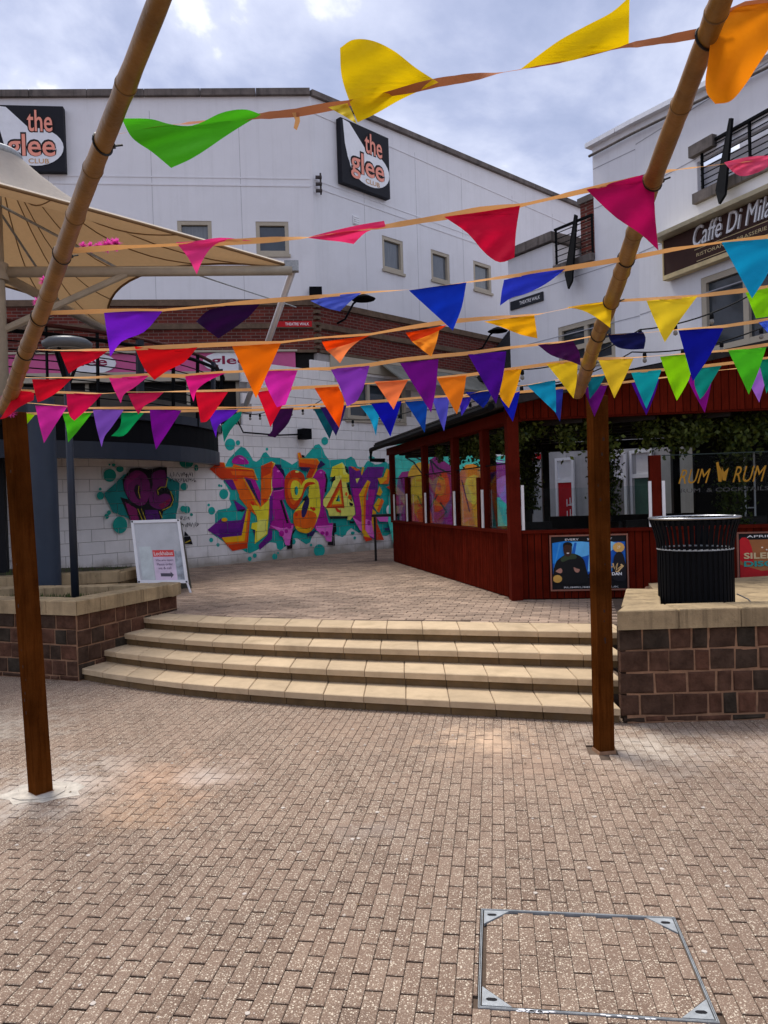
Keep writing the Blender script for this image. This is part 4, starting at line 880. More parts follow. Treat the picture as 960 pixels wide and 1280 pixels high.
# base dirt strip and cover pieces near the wall top are left to the material
# wall lamp and box
wl = thing('wall_light', 'small black floodlight on a long arm above the main mural', 'light', PR.w(PR.sz(372, 545)[0], PR.sz(372, 545)[1]))
s_, z_ = PR.sz(376, 544); mb = MB(); mb.pbox(PR, s_ - .14, s_ + .1, z_ - .11, z_ + .13, .05, .28); part('lamp_head', mb, M['black'], wl)
sa, za = PR.sz(300, 541); mb = MB(); mb.tube([PR.w(sa - .1, za + .3, .03), PR.w(sa, za, .12), PR.w(s_ - .8, z_ - .04, .15), PR.w(s_ - .12, z_, .16)], .018); part('arm', mb, M['black'], wl)
s_, z_ = PF.sz(396, 367); mb = MB(); mb.pbox(PF, s_ - .12, s_ + .18, z_ - .1, z_ + .12, 0, .18); single('junction_box', mb, M['black'], 'black box fixed on the front wall just above the brick band', 'box', PF.w(s_, z_))
for px, py, lab in ((428, 388, 'curved wall lantern on the brick band right of the corner'), (598, 425, 'curved wall lantern on the brick band near the dark awning')):
    s_, z_ = PR.sz(px, py); t = thing('wall_lantern', lab, 'light', PR.w(s_, z_))
    mb = MB(); mb.tube([PR.w(s_ - .2, z_ - .35, .02), PR.w(s_ - .2, z_ - .3, .3), PR.w(s_ - .1, z_ + .05, .5), PR.w(s_ + .1, z_ + .22, .6)], .025, 6); part('arm', mb, M['black'], t)
    mb = MB(); mb.lathe(PR.w(s_ + .15, z_ + .18, .6), [(.03, .12), (.14, .08), (.3, 0), (.28, -.02), (.03, .03)], 14); part('shade', mb, M['black'], t)
# lintel, awning on the right face
aw = thing('awning', 'faded grey sloping awning under the brick band right of the corner', 'awning', PR.w(3.5, 5))
sa, sb = PR.sz(472, 450)[0], PR.sz(640, 500)[0]
mb = MB(); mb.prism([PR.w(sa, 5.3, .04), PR.w(sa, 5.3, .09), PR.w(sa, 4.72, .95), PR.w(sa, 4.68, .93)], PR.d * (sb - sa)); part('cloth', mb, mat('awning_cloth', (.20, .20, .17), var=.3, sc_=3), aw)
mb = MB(); mb.pbox(PR, sa, sb, 5.28, 5.36, .03, .14); part('cassette', mb, M['beige'], aw)
sc0, sc1 = PR.sz(412, 455)[0], PR.sz(472, 455)[0]
mb = MB(); mb.pbox(PR, sc0, sb, 5.0, 5.335, 0.0, .05); part('lintel', mb, M['beige'], wb)
mb = MB(); a_, b_ = PR.sz(585, 440)[0], PR.sz(636, 440)[0]
mb.prism([PR.w(a_, 5.1, .04), PR.w(a_ + .3, 5.1, 1.0), PR.w(b_, 6.4, .9), PR.w(b_, 6.9, .04)], PR.d * .0 + V((0, 0, .03))); mb.prism([PR.w(a_, 5.1, .05), PR.w(b_, 5.1, .05), PR.w(b_, 6.9, .05)], PR.n * .9)
single('dark_awning', mb, M['blackmat'], 'black pointed awning where the brick band meets the right building', 'awning', PR.w(a_, 5.1))
# ================================================================== RIGHT BUILDING
PA = Plane((4.907, 18.0), (.56, -.828)); PA.d = V((.676, -1, 0)).normalized(); PA.n = V((PA.d.y, -PA.d.x, 0)); PA.n = -PA.n if PA.n.dot(-PA.p) < 0 else PA.n
sAB = PA.sz(800, 400)[0]; pAB = PA.w(sAB, 0)
PB = Plane((pAB.x, pAB.y), (.437, -1)); PB.n = -PB.n if PB.n.dot(-PB.p) < 0 else PB.n
rb = thing('white_building', 'tall white rendered building on the right with balconies and a cafe sign', 'building', (4.9, 18, 0))
sA0 = PA.sz(637, 400)[0]; sA1 = PA.sz(690, 300)[0]; sA2 = PA.sz(742, 250)[0]; sB1 = 7.5
def poly_wall(mb, pl, pts, thick=.3, out=0.):
    mb.prism([pl.w(s, z, out) for s, z in pts], -pl.n * thick)
zc = [PA.sz(643, 322)[1], PA.sz(690, 298)[1]]; zl = PA.sz(742, 322)[1]; zl2 = PA.sz(690, 345)[1]
zledge = zl2 = (PA.sz(700, 343)[1] + PA.sz(740, 322)[1]) / 2
winA = [rect(PA, 698, 400, 769, 456)]
doors = [rect(PA, 701, 563, 720, 663), rect(PA, 763, 566, 788, 640)]
mb = MB()
wallgrid(mb, PA, sA0, sAB, 3.4, zledge, winA)
wallgrid(mb, PA, sA0, sA1, zledge, min(zc), []); 
mb.prism([PA.w(sA0, 3.4, -.31), PA.w(sA0, 3.4, -.01), PA.w(sA0, min(zc), -.01), PA.w(sA0, min(zc), -.31)], PA.d * .01)
zt1, zt2 = PA.sz(742, 184)[1], PA.sz(800, 153)[1]
mb.add([PA.w(sA2, zledge), PA.w(sAB, zledge), PA.w(sAB, zt2), PA.w(sA2, zt1)], [(0, 1, 2, 3)])
mb.add([PA.w(sA2, zledge), PA.w(sA2, zt1), PA.w(sA2, zt1, -5), PA.w(sA2, zledge, -5)], [(0, 1, 2, 3)])
mb.add([PA.w(sA1, zledge), PA.w(sA1, min(zc)), PA.w(sA1, min(zc), -1.2), PA.w(sA1, zledge, -1.2)], [(0, 1, 2, 3)])
part('wall', mb, M['white_render'], rb)
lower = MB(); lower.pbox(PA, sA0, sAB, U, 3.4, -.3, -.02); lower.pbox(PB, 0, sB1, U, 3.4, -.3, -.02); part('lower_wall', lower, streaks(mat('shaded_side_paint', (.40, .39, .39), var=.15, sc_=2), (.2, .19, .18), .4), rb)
# recess behind the first balcony
mb = MB(); mb.pbox(PA, sA0 - 1, sA2 + .2, zledge - 2, zledge + 1.35, -1.7, -1.45); part('recess_wall', mb, M['white_render'], rb)
Pd = Plane((0, 0), (1, 0)); q_ = PA.w(0, 0, -.9); Pd.p = V((q_.x, q_.y, 0)); Pd.d = PA.d; Pd.n = PA.n
mb = MB(); mb.pbox(Pd, Pd.sz(726, 290)[0], Pd.sz(746, 290)[0], zledge - .5, Pd.sz(735, 252)[1], -.3, 0); part('brick_pier', mb, M['brickR'], rb)
mb = MB(); mb.pbox(Pd, Pd.sz(724, 290)[0], Pd.sz(746, 290)[0], Pd.sz(735, 252)[1] + .003, Pd.sz(735, 252)[1] + .15, -.3, .05); part('pier_cap', mb, M['coping_dark'], rb)
def rect2(pl, s0x, yA, s1x, yB): return rect(pl, s0x, yA, s1x, yB)
winB = [(PB.sz(877, 400)[0], PB.sz(877, 400)[0] + 2.6, PB.sz(885, 520)[1], PB.sz(885, 345)[1])]
balB = (PB.sz(872, 240)[0], 6.4, PB.sz(880, 240)[1], PB.sz(880, 198)[1])
mb = MB(); wallgrid(mb, PB, 0, sB1, 3.4, zt2 - 1.5, [winB[0], balB], reveal=.14)
ztB = PB.sz(955, 75)
for k in range(10):
    a, b = sB1 * k / 10, sB1 * (k + 1) / 10
    za = zt2 + (ztB[1] - zt2) * a / ztB[0]; zb_ = zt2 + (ztB[1] - zt2) * b / ztB[0]
    mb.add([PB.w(a, zt2 - 1.5), PB.w(b, zt2 - 1.5), PB.w(b, zb_), PB.w(a, za)], [(0, 1, 2, 3)])
part('wall', mb, M['white_render'], rb)
zbE = zt2 + (ztB[1] - zt2) * sB1 / ztB[0]
copingline(PA, sA2 - .1, sAB, zt1 + (zt1 - zt2) * .0, zt2, M['alu'], 'roof_coping', .10, .14, rb, 3)
copingline(PB, 0, sB1, zt2, zbE, M['alu'], 'roof_coping', .10, .14, rb, 6)
mb = MB(); mb.tube([PA.w(sA2, zt1 - .22, .12), PA.w(sAB, zt2 - .22, .12), PB.w(sB1, zbE - .22, .12)], .03, 6); part('gutter_pipe', mb, M['coping_dark'], rb)
copingline(PA, sA0 - .1, sA1 + .1, min(zc) + .02, min(zc) + .02, M['coping_dark'], 'parapet_coping', .22, .12, rb, 4, inn=-1.2)
copingline(PA, sA1 + .11, sA2, zledge - .02, zledge - .02, M['coping_dark'], 'balcony_ledge', .17, .12, rb, 3, inn=-1.2)
copingline(PB, balB[0] - .05, 6.4, balB[2] - .18, balB[2] - .18, M['coping_dark'], 'balcony_ledge', .2, .1, rb, 4, inn=-.6)
mb = MB(); mb.pbox(PB, balB[0] - .1, balB[0] + .5, balB[3] + .1, balB[3] + .32, -.1, .12); part('parapet_coping', mb, M['coping_dark'], rb)
mb = MB(); mb.pbox(PB, balB[0] - .2, 6.6, balB[2] - .3, balB[3] + 1.6, -1.6, -1.4); part('recess_wall', mb, M['white_render'], rb)
gr = MB()
for pl, s0, s1, zs in ((PA, sA0, sAB, (4.3, 5.6, 6.9)), (PA, sA2, sAB, (8.3, 9.2)), (PB, 0, sB1, (4.3, 5.62)), (PB, 0, balB[0], (6.95, 8.3)), (PB, 0, sB1, (9.3,))):
    for z in zs: gr.pbox(pl, s0 + .01, s1 - .01, z, z + .02, -.02, .004)
part('groove', gr, mat('groove', (.36, .36, .39), var=.05), rb)
for i in range(6):
    z = 3.65 + i * .3
window(rb, PA, winA[0], fm='beige', gm='window', mull=(.5,), trans=(.45,), fw=.11)
window(rb, PB, winB[0], fm='beige', gm='window', mull=(.40, .75), trans=(.47,), fw=.12)
def railing(parent, pl, s0, s1, z0, z1, out, nb=6):
    for k in range(nb):
        z = z0 + (z1 - z0) * (k + .5) / nb; mb = MB(); mb.tube([pl.w(s0, z, out), pl.w(s1, z, out)], .012, 5); part('rail', mb, M['black'], parent)
    mb = MB(); mb.pbox(pl, s0, s1, z1, z1 + .05, out - .03, out + .03); part('top_rail', mb, M['black'], parent)
    n = max(2, int((s1 - s0) / 1.1) + 1)
    for k in range(n): s = s0 + .02 + (s1 - s0 - .06) * k / (n - 1); mb = MB(); mb.pbox(pl, s, s + .04, z0, z1, out - .02, out + .02); part('post', mb, M['black'], parent)
r1 = thing('balcony_railing', 'black horizontal railing of the small balcony beside the red brick pier', 'railing', PA.w(sA1, zledge)); railing(r1, PA, sA1 + .12, sA2 - .02, zledge + .16, zledge + 1.0, .03)
s_, z_ = PA.sz(722, 300); mb = MB(); mb.prism([PA.w(s_ + .06, zledge + 1.15, .1), PA.w(s_ + .12, zledge + 1.1, .1), PA.w(s_ + .12, zledge - .45, .32), PA.w(s_ + .0, zledge - .6, .32), PA.w(s_ - .2, zledge - .2, .2)], PA.n * .06); part('bracket', mb, M['black'], r1)
r2 = thing('balcony_railing', 'black horizontal railing of the long balcony above the cafe sign', 'railing', PB.w(balB[0], balB[2])); railing(r2, PB, balB[0] + .12, 6.3, balB[2] + .05, balB[3] + .2, .03, 7)
s_ = PB.sz(912, 230)[0]; mb = MB(); mb.prism([PB.w(s_ + .16, balB[3] + .4, .1), PB.w(s_ + .22, balB[3] + .38, .1), PB.w(s_ + .2, balB[2] - .4, .3), PB.w(s_ + .06, balB[2] - .52, .3), PB.w(s_ - .1, balB[2] - .2, .2)], PB.n * .06); part('bracket', mb, M['black'], r2)
board(PA, (PA.sz(639, 380)[0], PA.sz(680, 376)[0], PA.sz(660, 382)[1] , PA.sz(660, 371)[1]), paint('#23262e'), 'THEATRE WALK', M['white_paint'], 'dark street name plate on the right hand building', 'sign', 'street_sign', False, (.3, .3, .62, .4))
# cafe sign
s0, zb_ = PB.sz(838, 348); _, zt_ = PB.sz(838, 303); s1 = s0 + 5.0
cs = thing('cafe_sign', 'brown fascia board of the Italian cafe with cream frame and raised script', 'sign', PB.w(s0, zb_))
mb = MB(); mb.pbox(PB, s0, s1, zb_ + .03, zt_ + .02, .02, .16); part('board', mb, paint('#3a211a'), cs)
mb = MB(); mb.pbox(PB, s0, s1, zb_ - .06, zb_ + .028, .02, .20); mb.pbox(PB, s0 - .03, s0 - .002, zb_ - .06, zt_ + .02, .02, .18); part('frame', mb, paint('#cdb98c'), cs)
mb = MB(); mb.prism([PB.w(s0 - .15, zt_ + .03, .02), PB.w(s0 - .15, zt_ + .03, .42), PB.w(s0 - .15, zt_ + .1, .45), PB.w(s0 - .15, zt_ + .17, .02)], PB.d * (s1 - s0 + .2)); part('hood', mb, paint('#cdc3a4'), cs)
H_ = zt_ - zb_; scr = MB(); sx0 = PB.sz(876, 320)[0]
text(scr, "Caffè Di Milano", PB.w(sx0, zb_ + H_ * .50, .17), PB.d, UP, PB.n, 2.15, H_ * .52, bold=.0, shear=.35, extrude=.03); part('script_lettering', scr, M['alu'], cs)
scr = MB(); text(scr, 'RISTORANTE | BRASSERIE | BISTRO', PB.w(sx0 + .05, zb_ + H_ * .2, .165), PB.d, UP, PB.n, 2.2, H_ * .12); part('lettering', scr, paint('#cdb98c'), cs)
scr = MB(); scr.pbox(PB, sx0, s1 - .1, zb_ + H_ * .42, zb_ + H_ * .435, .15, .166); scr.pbox(PB, sx0 + .05, s1 - .1, zb_ + H_ * .1, zb_ + H_ * .115, .15, .166); part('rule', scr, paint('#cdb98c'), cs)
# ground floor doors and banners seen through the bar
def door(pl, h, kind, lab):
    s0, s1, z0, z1 = h; f = MB(); f.pbox(pl, s0, s0 + .07, z0, z1, 0, .06); f.pbox(pl, s1 - .07, s1, z0, z1, 0, .06); f.pbox(pl, s0 + .07, s1 - .07, z1 - .07, z1, 0, .057); f.pbox(pl, s0 + .07, s1 - .07, z0 + (z1 - z0) * .72, z0 + (z1 - z0) * .76, 0, .057)
    d = part('door', f, M['white_paint'], rb, label=lab); g_ = MB(); g_.pbox(pl, s0 + .07, s1 - .07, z0, z0 + (z1 - z0) * .72, -.01, .03); part('panel', g_, kind, d)
    g_ = MB(); g_.pbox(pl, s0 + .07, s1 - .07, z0 + (z1 - z0) * .76, z1 - .07, -.01, .02); part('transom', g_, M['alu'], d); return d
zfl = U
def span(pl, x0, x1, yt): s0 = pl.sz(x0, 600)[0]; s1 = pl.sz(x1, 600)[0]; return (s0, s1, zfl, pl.sz((x0 + x1) / 2, yt)[1])
d1 = door(PA, span(PA, 696, 719, 572), paint('#b01420'), 'white framed door with a red banner behind its glass')
mb = MB(); h = span(PA, 704, 716, 620); rs = random.Random(9)
for q in range(3):
    for k in range(4):
        a, b = rs.uniform(0, 1), rs.uniform(0, 1); cc = h[3] - .25 - q * .28
        mb.obox(PA.w(h[0] + .12 + .05 * k, cc + .02 * k, .032), PA.d * .14 if k % 2 else PA.d * .025, PA.n * .003, UP * (.025 if k % 2 else .17))
part('lettering', mb, M['white_paint'], d1)
door(PA, span(PA, 758, 785, 566), mat('grey_glass', (.20, .19, .19), rough=.2, var=.3, sc_=3), 'white framed door with misty grey glass')
door(PB, span(PB, 790, 818, 562), paint('#3c5a50'), 'white framed door with dull green panel')
mb = MB(); h = span(PA, 653, 665, 590); mb.pbox(PA, h[0], h[1], 1.3, h[3], -.02, .04); dkw = part('window', mb, M['blackmat'], rb); mb = MB(); mb.pbox(PA, h[0] + .08, h[1] - .06, 1.4, h[3] - .08, .0, .05); part('pane', mb, paint('#3c6a78'), dkw)
board(PA, rect(PA, 650, 568, 678, 575), paint('#c01020'), 'Rodizio', M['white_paint'], 'small red shop fascia seen through the bar, over the block wall', 'sign', 'shop_sign', False, (.2, .2, .6, .6))
# ================================================================== BAR PAVILION
H0 = V((1.59, 9.46, 0)); HL = V((.16, 15.8, 0)); HF = V((7.6, 8.73, 0))
PL = Plane(H0, HL - H0); PL.n = V((PL.d.y, -PL.d.x, 0)); PL.n = -PL.n if PL.n.dot(-PL.p) < 0 else PL.n
PT = Plane(H0, HF - H0)
if PL.n.x > 0: PL.n = -PL.n
ZS, ZT = 1.36, 2.69                                     # sill and eaves
LL = (HL - H0).length; LF = (HF - H0).length
bp = thing('bar_pavilion', 'dark red timber bar pavilion with glass windbreaks and hanging ivy, right of the steps', 'pavilion', H0 + UP * U)
def cladding(pl, s0, s1, z0, z1, wd, ofs, name='cladding'):
    mb = MB(); n = round((s1 - s0) / wd); wd = (s1 - s0) / n
    for k in range(n):
        a = s0 + k * wd
        mb.brick(pl.w(a + .004, z0, -.02), pl.d * (wd - .008), UP * (z1 - z0), pl.n * (.02 + ofs + (k % 3) * .001), .004)
    o = part(name, mb, M['red_wood'], bp); o['kind'] = 'stuff'; return o
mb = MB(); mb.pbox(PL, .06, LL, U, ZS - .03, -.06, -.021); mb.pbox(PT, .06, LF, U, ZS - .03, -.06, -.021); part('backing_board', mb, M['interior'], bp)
cladding(PL, .07, LL, U + .01, ZS - .045, .085, .0); cladding(PT, .07, LF, U + .01, ZS - .045, .085, .0)
for pl, a, b in ((PL, .07, LL), (PT, .07, LF)):
    mb = MB(); mb.pbox(pl, a, b, ZS - .045, ZS - .005, -.09, .035); part('sill', mb, M['post_wood'], bp)
def post(pl, s, w_, z0, z1, nm='post', o0=-.09, o1=.01): mb = MB(); mb.pbox(pl, s - w_ / 2, s + w_ / 2, z0, z1, o0, o1); return part(nm, mb, M['post_wood'], bp)
mb = MB(); mb.box(H0 + V((0, .0, (U + 2.75) / 2)), (.14, .14, 2.75 - U), .1); part('corner_post', mb, M['post_wood'], bp)
sp = lambda px: PL.sz(px, 620)[0]
for px in (489, 529.5, 567, 604): post(PL, sp(px), .13, ZS - .004, ZT)
for px in (507.5, 598): post(PL, sp(px), .10, ZS - .004, PL.sz(px, 597)[1], 'short_post')
for px in (494, 510, 533.5, 570, 605.5):
    mb = MB(); s = sp(px); mb.pbox(PL, s, s + .06, ZS, ZS + .52, .012, .03); part('channel', mb, M['alu'], bp)
st_ = lambda px: PT.sz(px, 620)[0]
post(PT, st_(820), .13, ZS - .004, PT.sz(820, 569)[1], 'short_post')
for px in (653, 812, 829):
    mb = MB(); s = st_(px); mb.pbox(PT, s - .018, s + .018, ZS, ZS + .55, .012, .03); part('channel', mb, M['alu'], bp)
for a, b in ((507, 489), (529, 507), (567, 529), (604, 567), (637, 604)):
    mb = MB(); mb.pbox(PL, sp(a) - .01 if False else sp(a) + .03, sp(b) - .03, ZS + .002, 2.19, -.04, -.028); gp = part('glass_pane', mb, M['glass'], bp)
    mb = MB(); mb.pbox(PL, sp(a) + .03, sp(b) - .03, 2.19, 2.205, -.045, -.023); part('edge_trim', mb, M['black'], gp)
mb = MB(); mb.pbox(PT, st_(655), st_(812), ZS + .002, ZS + .5, -.04, -.028); part('glass_pane', mb, M['glass'], bp)
mb = MB(); mb.pbox(PT, st_(829), LF, ZS + .002, 2.21, -.04, -.028); gp = part('glass_pane', mb, M['glass'], bp)
mb = MB(); mb.pbox(PT, st_(829), LF, 2.21, 2.220, -.043, -.025); part('edge_trim', mb, paint('#2c3a38'), gp)
gold = paint('#a87a1c')
def ptxt(tx, x0, x1, yb, yt, m_, bold, shear, nm='lettering'):
    s0, s1 = st_(x0), st_(x1); zb_, zt_ = PT.sz(x0, yb)[1], PT.sz(x0, yt)[1]; mb = MB(); text(mb, tx, PT.w(s0, zb_, -.026), PT.d, UP, PT.n, s1 - s0, zt_ - zb_, bold=bold, shear=shear); part(nm, mb, m_, gp)
ptxt('RUM', 849, 890, 605, 587, gold, .0, .45); ptxt('RUM', 917, 960, 603, 583, gold, .0, .45)
mb = MB()
for P in ([(896, 578), (899, 577), (903, 602), (899, 602)], [(903, 583), (906, 590), (912, 584), (908, 601), (904, 600)], [(900, 582), (904, 590), (903, 600), (901, 600)]): mb.poly([PT.w(*PT.sz(x, y), -.026) for x, y in P])
part('emblem', mb, gold, gp)
ptxt('RUM  & COCKTAILS', 852, 962, 616, 611, paint('#4a4a49'), .0, 0)
# eaves, fascia, roof
mb = MB(); mb.pbox(PL, -.05, LL + .1, ZT, ZT + .14, -.12, .06); part('eaves_beam', mb, M['post_wood'], bp)
mb = MB(); mb.pbox(PT, -.08, LF, 2.705, 2.76, -.08, .012); part('front_beam', mb, M['post_wood'], bp)
mb = MB(); n = round(LF / .088)
for k in range(n):
    a, b = -.08 + k * LF / n, -.08 + (k + 1) * LF / n; za = 2.93 + .165 * (a + .08); zb_ = 2.93 + .165 * (b + .08)
    mb.hexa([PT.w(a + .004, 2.725, .015), PT.w(b - .004, 2.725, .015), PT.w(b - .004, 2.725, .035), PT.w(a + .004, 2.725, .035), PT.w(a + .004, za, .015), PT.w(b - .004, zb_, .015), PT.w(b - .004, zb_, .035), PT.w(a + .004, za, .035)])
o = part('fascia_boards', mb, M['red_wood'], bp); o['kind'] = 'stuff'
zr = lambda s: 2.96 + .165 * (s + .08)
mb = MB(); mb.hexa([PT.w(-.08, 2.73, -.03), PT.w(LF, 2.73, -.03), PT.w(LF, 2.73, .012), PT.w(-.08, 2.73, .012), PT.w(-.08, 2.92, -.03), PT.w(LF, zr(LF) - .05, -.03), PT.w(LF, zr(LF) - .05, .012), PT.w(-.08, 2.92, .012)]); part('fascia_backing', mb, M['interior'], bp)
mb = MB(); mb.hexa([PT.w(-.2, 2.94, .1), PT.w(LF, zr(LF) - .02, .1), PT.w(LF, zr(LF) - .02, -.05), PT.w(-.2, 2.94, -.05), PT.w(-.2, 2.99, .1), PT.w(LF, zr(LF) + .04, .1), PT.w(LF, zr(LF) + .04, -.05), PT.w(-.2, 2.99, -.05)]); part('barge_trim', mb, M['black'], bp)
BK = HL + V((7.2, -1.4, 0))
mb = MB(); q = [PL.w(-.25, 2.84, .28), PL.w(LL + .3, 2.84, .28), BK + V((0, .5, zr(LF))), PT.w(LF, zr(LF), 0)]
mb.add(q + [x + V((0, 0, .09)) for x in q], [(3, 2, 1), (3, 1, 0), (4, 5, 6), (4, 6, 7), (0, 1, 5, 4), (1, 2, 6, 5), (2, 3, 7, 6), (3, 0, 4, 7)]); part('roof', mb, M['roof'], bp)
# roof tiles along the eaves
tile = MB(); tl = .3
for k in range(int((LL + .5) / tl)):
    s = -.22 + k * tl
    for j in range(5):
        o_ = PL.w(s + (.15 if j % 2 else 0), 2.93 + j * .055, .29 - j * .26); tile.obox(o_, PL.d * (tl - .012), -PL.n * .3 + V((0, 0, .04)), V((0, 0, .022)))
o = part('roof_tiles', tile, M['roof'], bp); o['kind'] = 'stuff'
mb = MB(); mb.tube([PL.w(-.2, 2.86, .33), PL.w(LL + .35, 2.83, .33), PL.w(LL + .4, 2.62, .33), PL.w(LL + .3, 2.6, .05)], .045, 8); part('gutter', mb, M['black'], bp)
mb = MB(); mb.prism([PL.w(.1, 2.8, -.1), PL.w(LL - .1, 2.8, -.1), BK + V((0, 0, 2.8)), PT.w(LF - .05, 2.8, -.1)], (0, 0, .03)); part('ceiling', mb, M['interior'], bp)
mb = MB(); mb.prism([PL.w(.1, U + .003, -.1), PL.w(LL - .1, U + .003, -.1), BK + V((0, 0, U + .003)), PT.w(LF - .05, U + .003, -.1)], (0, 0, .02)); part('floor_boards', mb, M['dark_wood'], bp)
for k in range(5):
    p = HL.lerp(BK, (.28, .42, .56, .75, .95)[k]) + V((.0, -.1, 0)); mb = MB(); mb.box(p + V((0, 0, (U + 2.8) / 2)), (.13, .13, 2.3)); part('back_post', mb, M['dark_wood'], bp)
mb = MB(); a_ = HL + V((.3, -.05, 0)); b_ = BK; d__ = (b_ - a_); mb.obox(a_ + V((0, 0, 2.62)), d__, V((0, .1, 0)), V((0, 0, .17))); part('back_beam', mb, M['dark_wood'], bp)
mb = MB(); mb.obox(a_ + d__ * .40 + V((0, -.2, U)), d__ * .6, V((0, .06, 0)), V((0, 0, .85))); part('back_screen', mb, M['dark_wood'], bp)
for k in range(7):
    a, b = PL.w(LL * k / 7 + .6, 2.66, -.1), PT.w(LF * (k + 1) / 7, 2.66, -.1); mb = MB(); d__ = (b - a); dn = V((-d__.y, d__.x, 0)).normalized() * .07; mb.obox(a, d__, dn, V((0, 0, .12))); part('rafter', mb, M['dark_wood'], bp)
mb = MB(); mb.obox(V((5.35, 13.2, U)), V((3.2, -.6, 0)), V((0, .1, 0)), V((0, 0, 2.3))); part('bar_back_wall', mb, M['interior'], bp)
# furniture inside
def table(x, y, lab, w_=.7, h_=.74, grp=None):
    t = thing('bar_table', lab, 'table', (x, y, U + .02)); mb = MB(); mb.box((x, y, U + h_), (w_, w_, .04), .2); part('table_top', mb, M['dark_wood'], t)
    mb = MB(); mb.box((x, y, U + h_ / 2), (.07, .07, h_ - .06)); part('pedestal', mb, M['black'], t); mb = MB(); mb.box((x, y, U + .04), (.42, .42, .035), .2); part('foot', mb, M['black'], t); return t
def chair(x, y, rz, lab):
    t = thing('bar_chair', lab, 'chair', (x, y, U + .02)); t.rotation_euler = (0, 0, 0); ca, sa = math.cos(rz), math.sin(rz)
    T = lambda a, b, z: V((x + ca * a - sa * b, y + sa * a + ca * b, U + z))
    mb = MB(); mb.obox(T(-.21, -.2, .43), T(.21, -.2, 0) - T(-.21, -.2, 0), T(-.21, .2, 0) - T(-.21, -.2, 0), V((0, 0, .05))); part('seat', mb, M['dark_wood'], t)
    mb = MB(); mb.obox(T(-.21, .17, .52), T(.21, .17, 0) - T(-.21, .17, 0), T(0, .21, 0) - T(0, .17, 0), V((0, 0, .36))); part('backrest', mb, M['dark_wood'], t)
    for a in (-.18, .18):
        for b in (-.17, .17): mb = MB(); mb.tube([T(a, b, .43), T(a * 1.1, b * 1.15, .02)], .018, 6); part('leg', mb, M['black'], t)
table(2.35, 10.7, 'square dark table inside the bar by its front left corner'); table(4.3, 10.4, 'square dark table inside the bar behind the right post'); table(5.6, 10.2, 'square dark table behind the gold lettered glass')
table(2.1, 13.0, 'square dark table deep inside the bar by the left windows')
chair(2.3, 11.35, 0, 'dark chair behind the front left table in the bar'); chair(3.0, 10.7, -1.4, 'dark chair right of the front left table in the bar'); chair(3.7, 10.9, .5, 'dark chair left of the middle table in the bar')
chair(4.5, 11.1, .1, 'dark chair behind the middle table in the bar'); chair(5.3, 10.9, 0, 'dark chair behind the gold lettered glass')
for i, x in enumerate((5.05, 5.25, 5.35)):
    pass
mb = MB()
hp = thing('patio_heater_frame', 'slim metal uprights standing behind the gold lettered glass', 'frame', (5.2, 11.2, U))
for x in (5.0, 5.14, 5.26, 5.4): mb = MB(); mb.tube([(x, 11.2, U + .02), (x, 11.2, 2.3)], .013, 6); part('upright', mb, M['alu'], hp)
for z in (1.0, 1.5): mb = MB(); mb.tube([(5.0, 11.2, z), (5.4, 11.2, z)], .01, 6); part('crossbar', mb, M['alu'], hp)
# ivy
def leaves(mb, n, f, size, rr):
    for _ in range(n):
        c = f(rr); a = V((rr.gauss(0, 1), rr.gauss(0, 1), rr.gauss(0, 1))).normalized(); b = a.cross(V((rr.gauss(0, 1), rr.gauss(0, 1), rr.gauss(0, 1)))).normalized(); s = size * rr.uniform(.6, 1.3)
        mb.add([c - a * s, c - b * s * .6, c + a * s, c + b * s * .6], [(0, 1, 2, 3)])
rr = random.Random(11)
def clump(a, b, depth, lo, hi):
    cl = [(rr.random(), rr.uniform(lo, hi), rr.uniform(.06, .16)) for _ in range(26)]
    def f(r_):
        t, z, q = cl[r_.randrange(len(cl))]; t = t + r_.gauss(0, .012); return a.lerp(b, max(0, min(1, t))) + V((r_.gauss(0, .03), depth + r_.gauss(0, .12), z + r_.gauss(0, q * .8)))
    return f
def ivything(lab, gens, size=.035):
    mb = MB()
    for n, f in gens: leaves(mb, n, f, size, rr)
    me = mb.mesh('hanging_ivy', M['leaf'], wloc(bp), fixn=False); o = link('hanging_ivy', me, None, wloc(bp), label=lab, category='ivy'); o['kind'] = 'stuff'; return o
ivything('artificial ivy trailing along the left side under the bar roof', [(3200, clump(PL.w(.2, 0, -.25), PL.w(LL * .6, 0, -.25), 0, 2.46, 2.64))])
ivything('artificial ivy hanging in a deep fringe along the front of the bar', [(6500, clump(PT.w(.1, 0, -.35), PT.w(LF, 0, -.35), .1, 2.3, 2.66)), (3500, clump(PT.w(2.0, 0, -.35), PT.w(LF, 0, -.35), .1, 2.36, 2.66))])
def column(x, y, z0, z1, sp_): return lambda r_: V((x + r_.gauss(0, sp_), y + r_.gauss(0, sp_), r_.uniform(z0, z1)))
for (x, y, z0, lab) in ((2.35, 12.6, 1.55, 'ivy wrapped column at the left of the bar interior'), (3.35, 11.6, 1.45, 'ivy wrapped column in the bar just right of the timber post'), (4.95, 10.9, 1.25, 'ivy wrapped column behind the gold lettered glass')):
    t = thing('ivy_column', lab, 'ivy', (x, y, U)); mb = MB(); mb.box((x, y, (U + 2.8) / 2), (.12, .12, 2.26)); part('trunk', mb, M['dark_wood'], t)
    mb = MB(); leaves(mb, 3000, column(x, y, z0, 2.75, .095), .03, rr); o = link('foliage', mb.mesh('foliage', M['leaf'], wloc(t), fixn=False), t); o['kind'] = 'stuff'
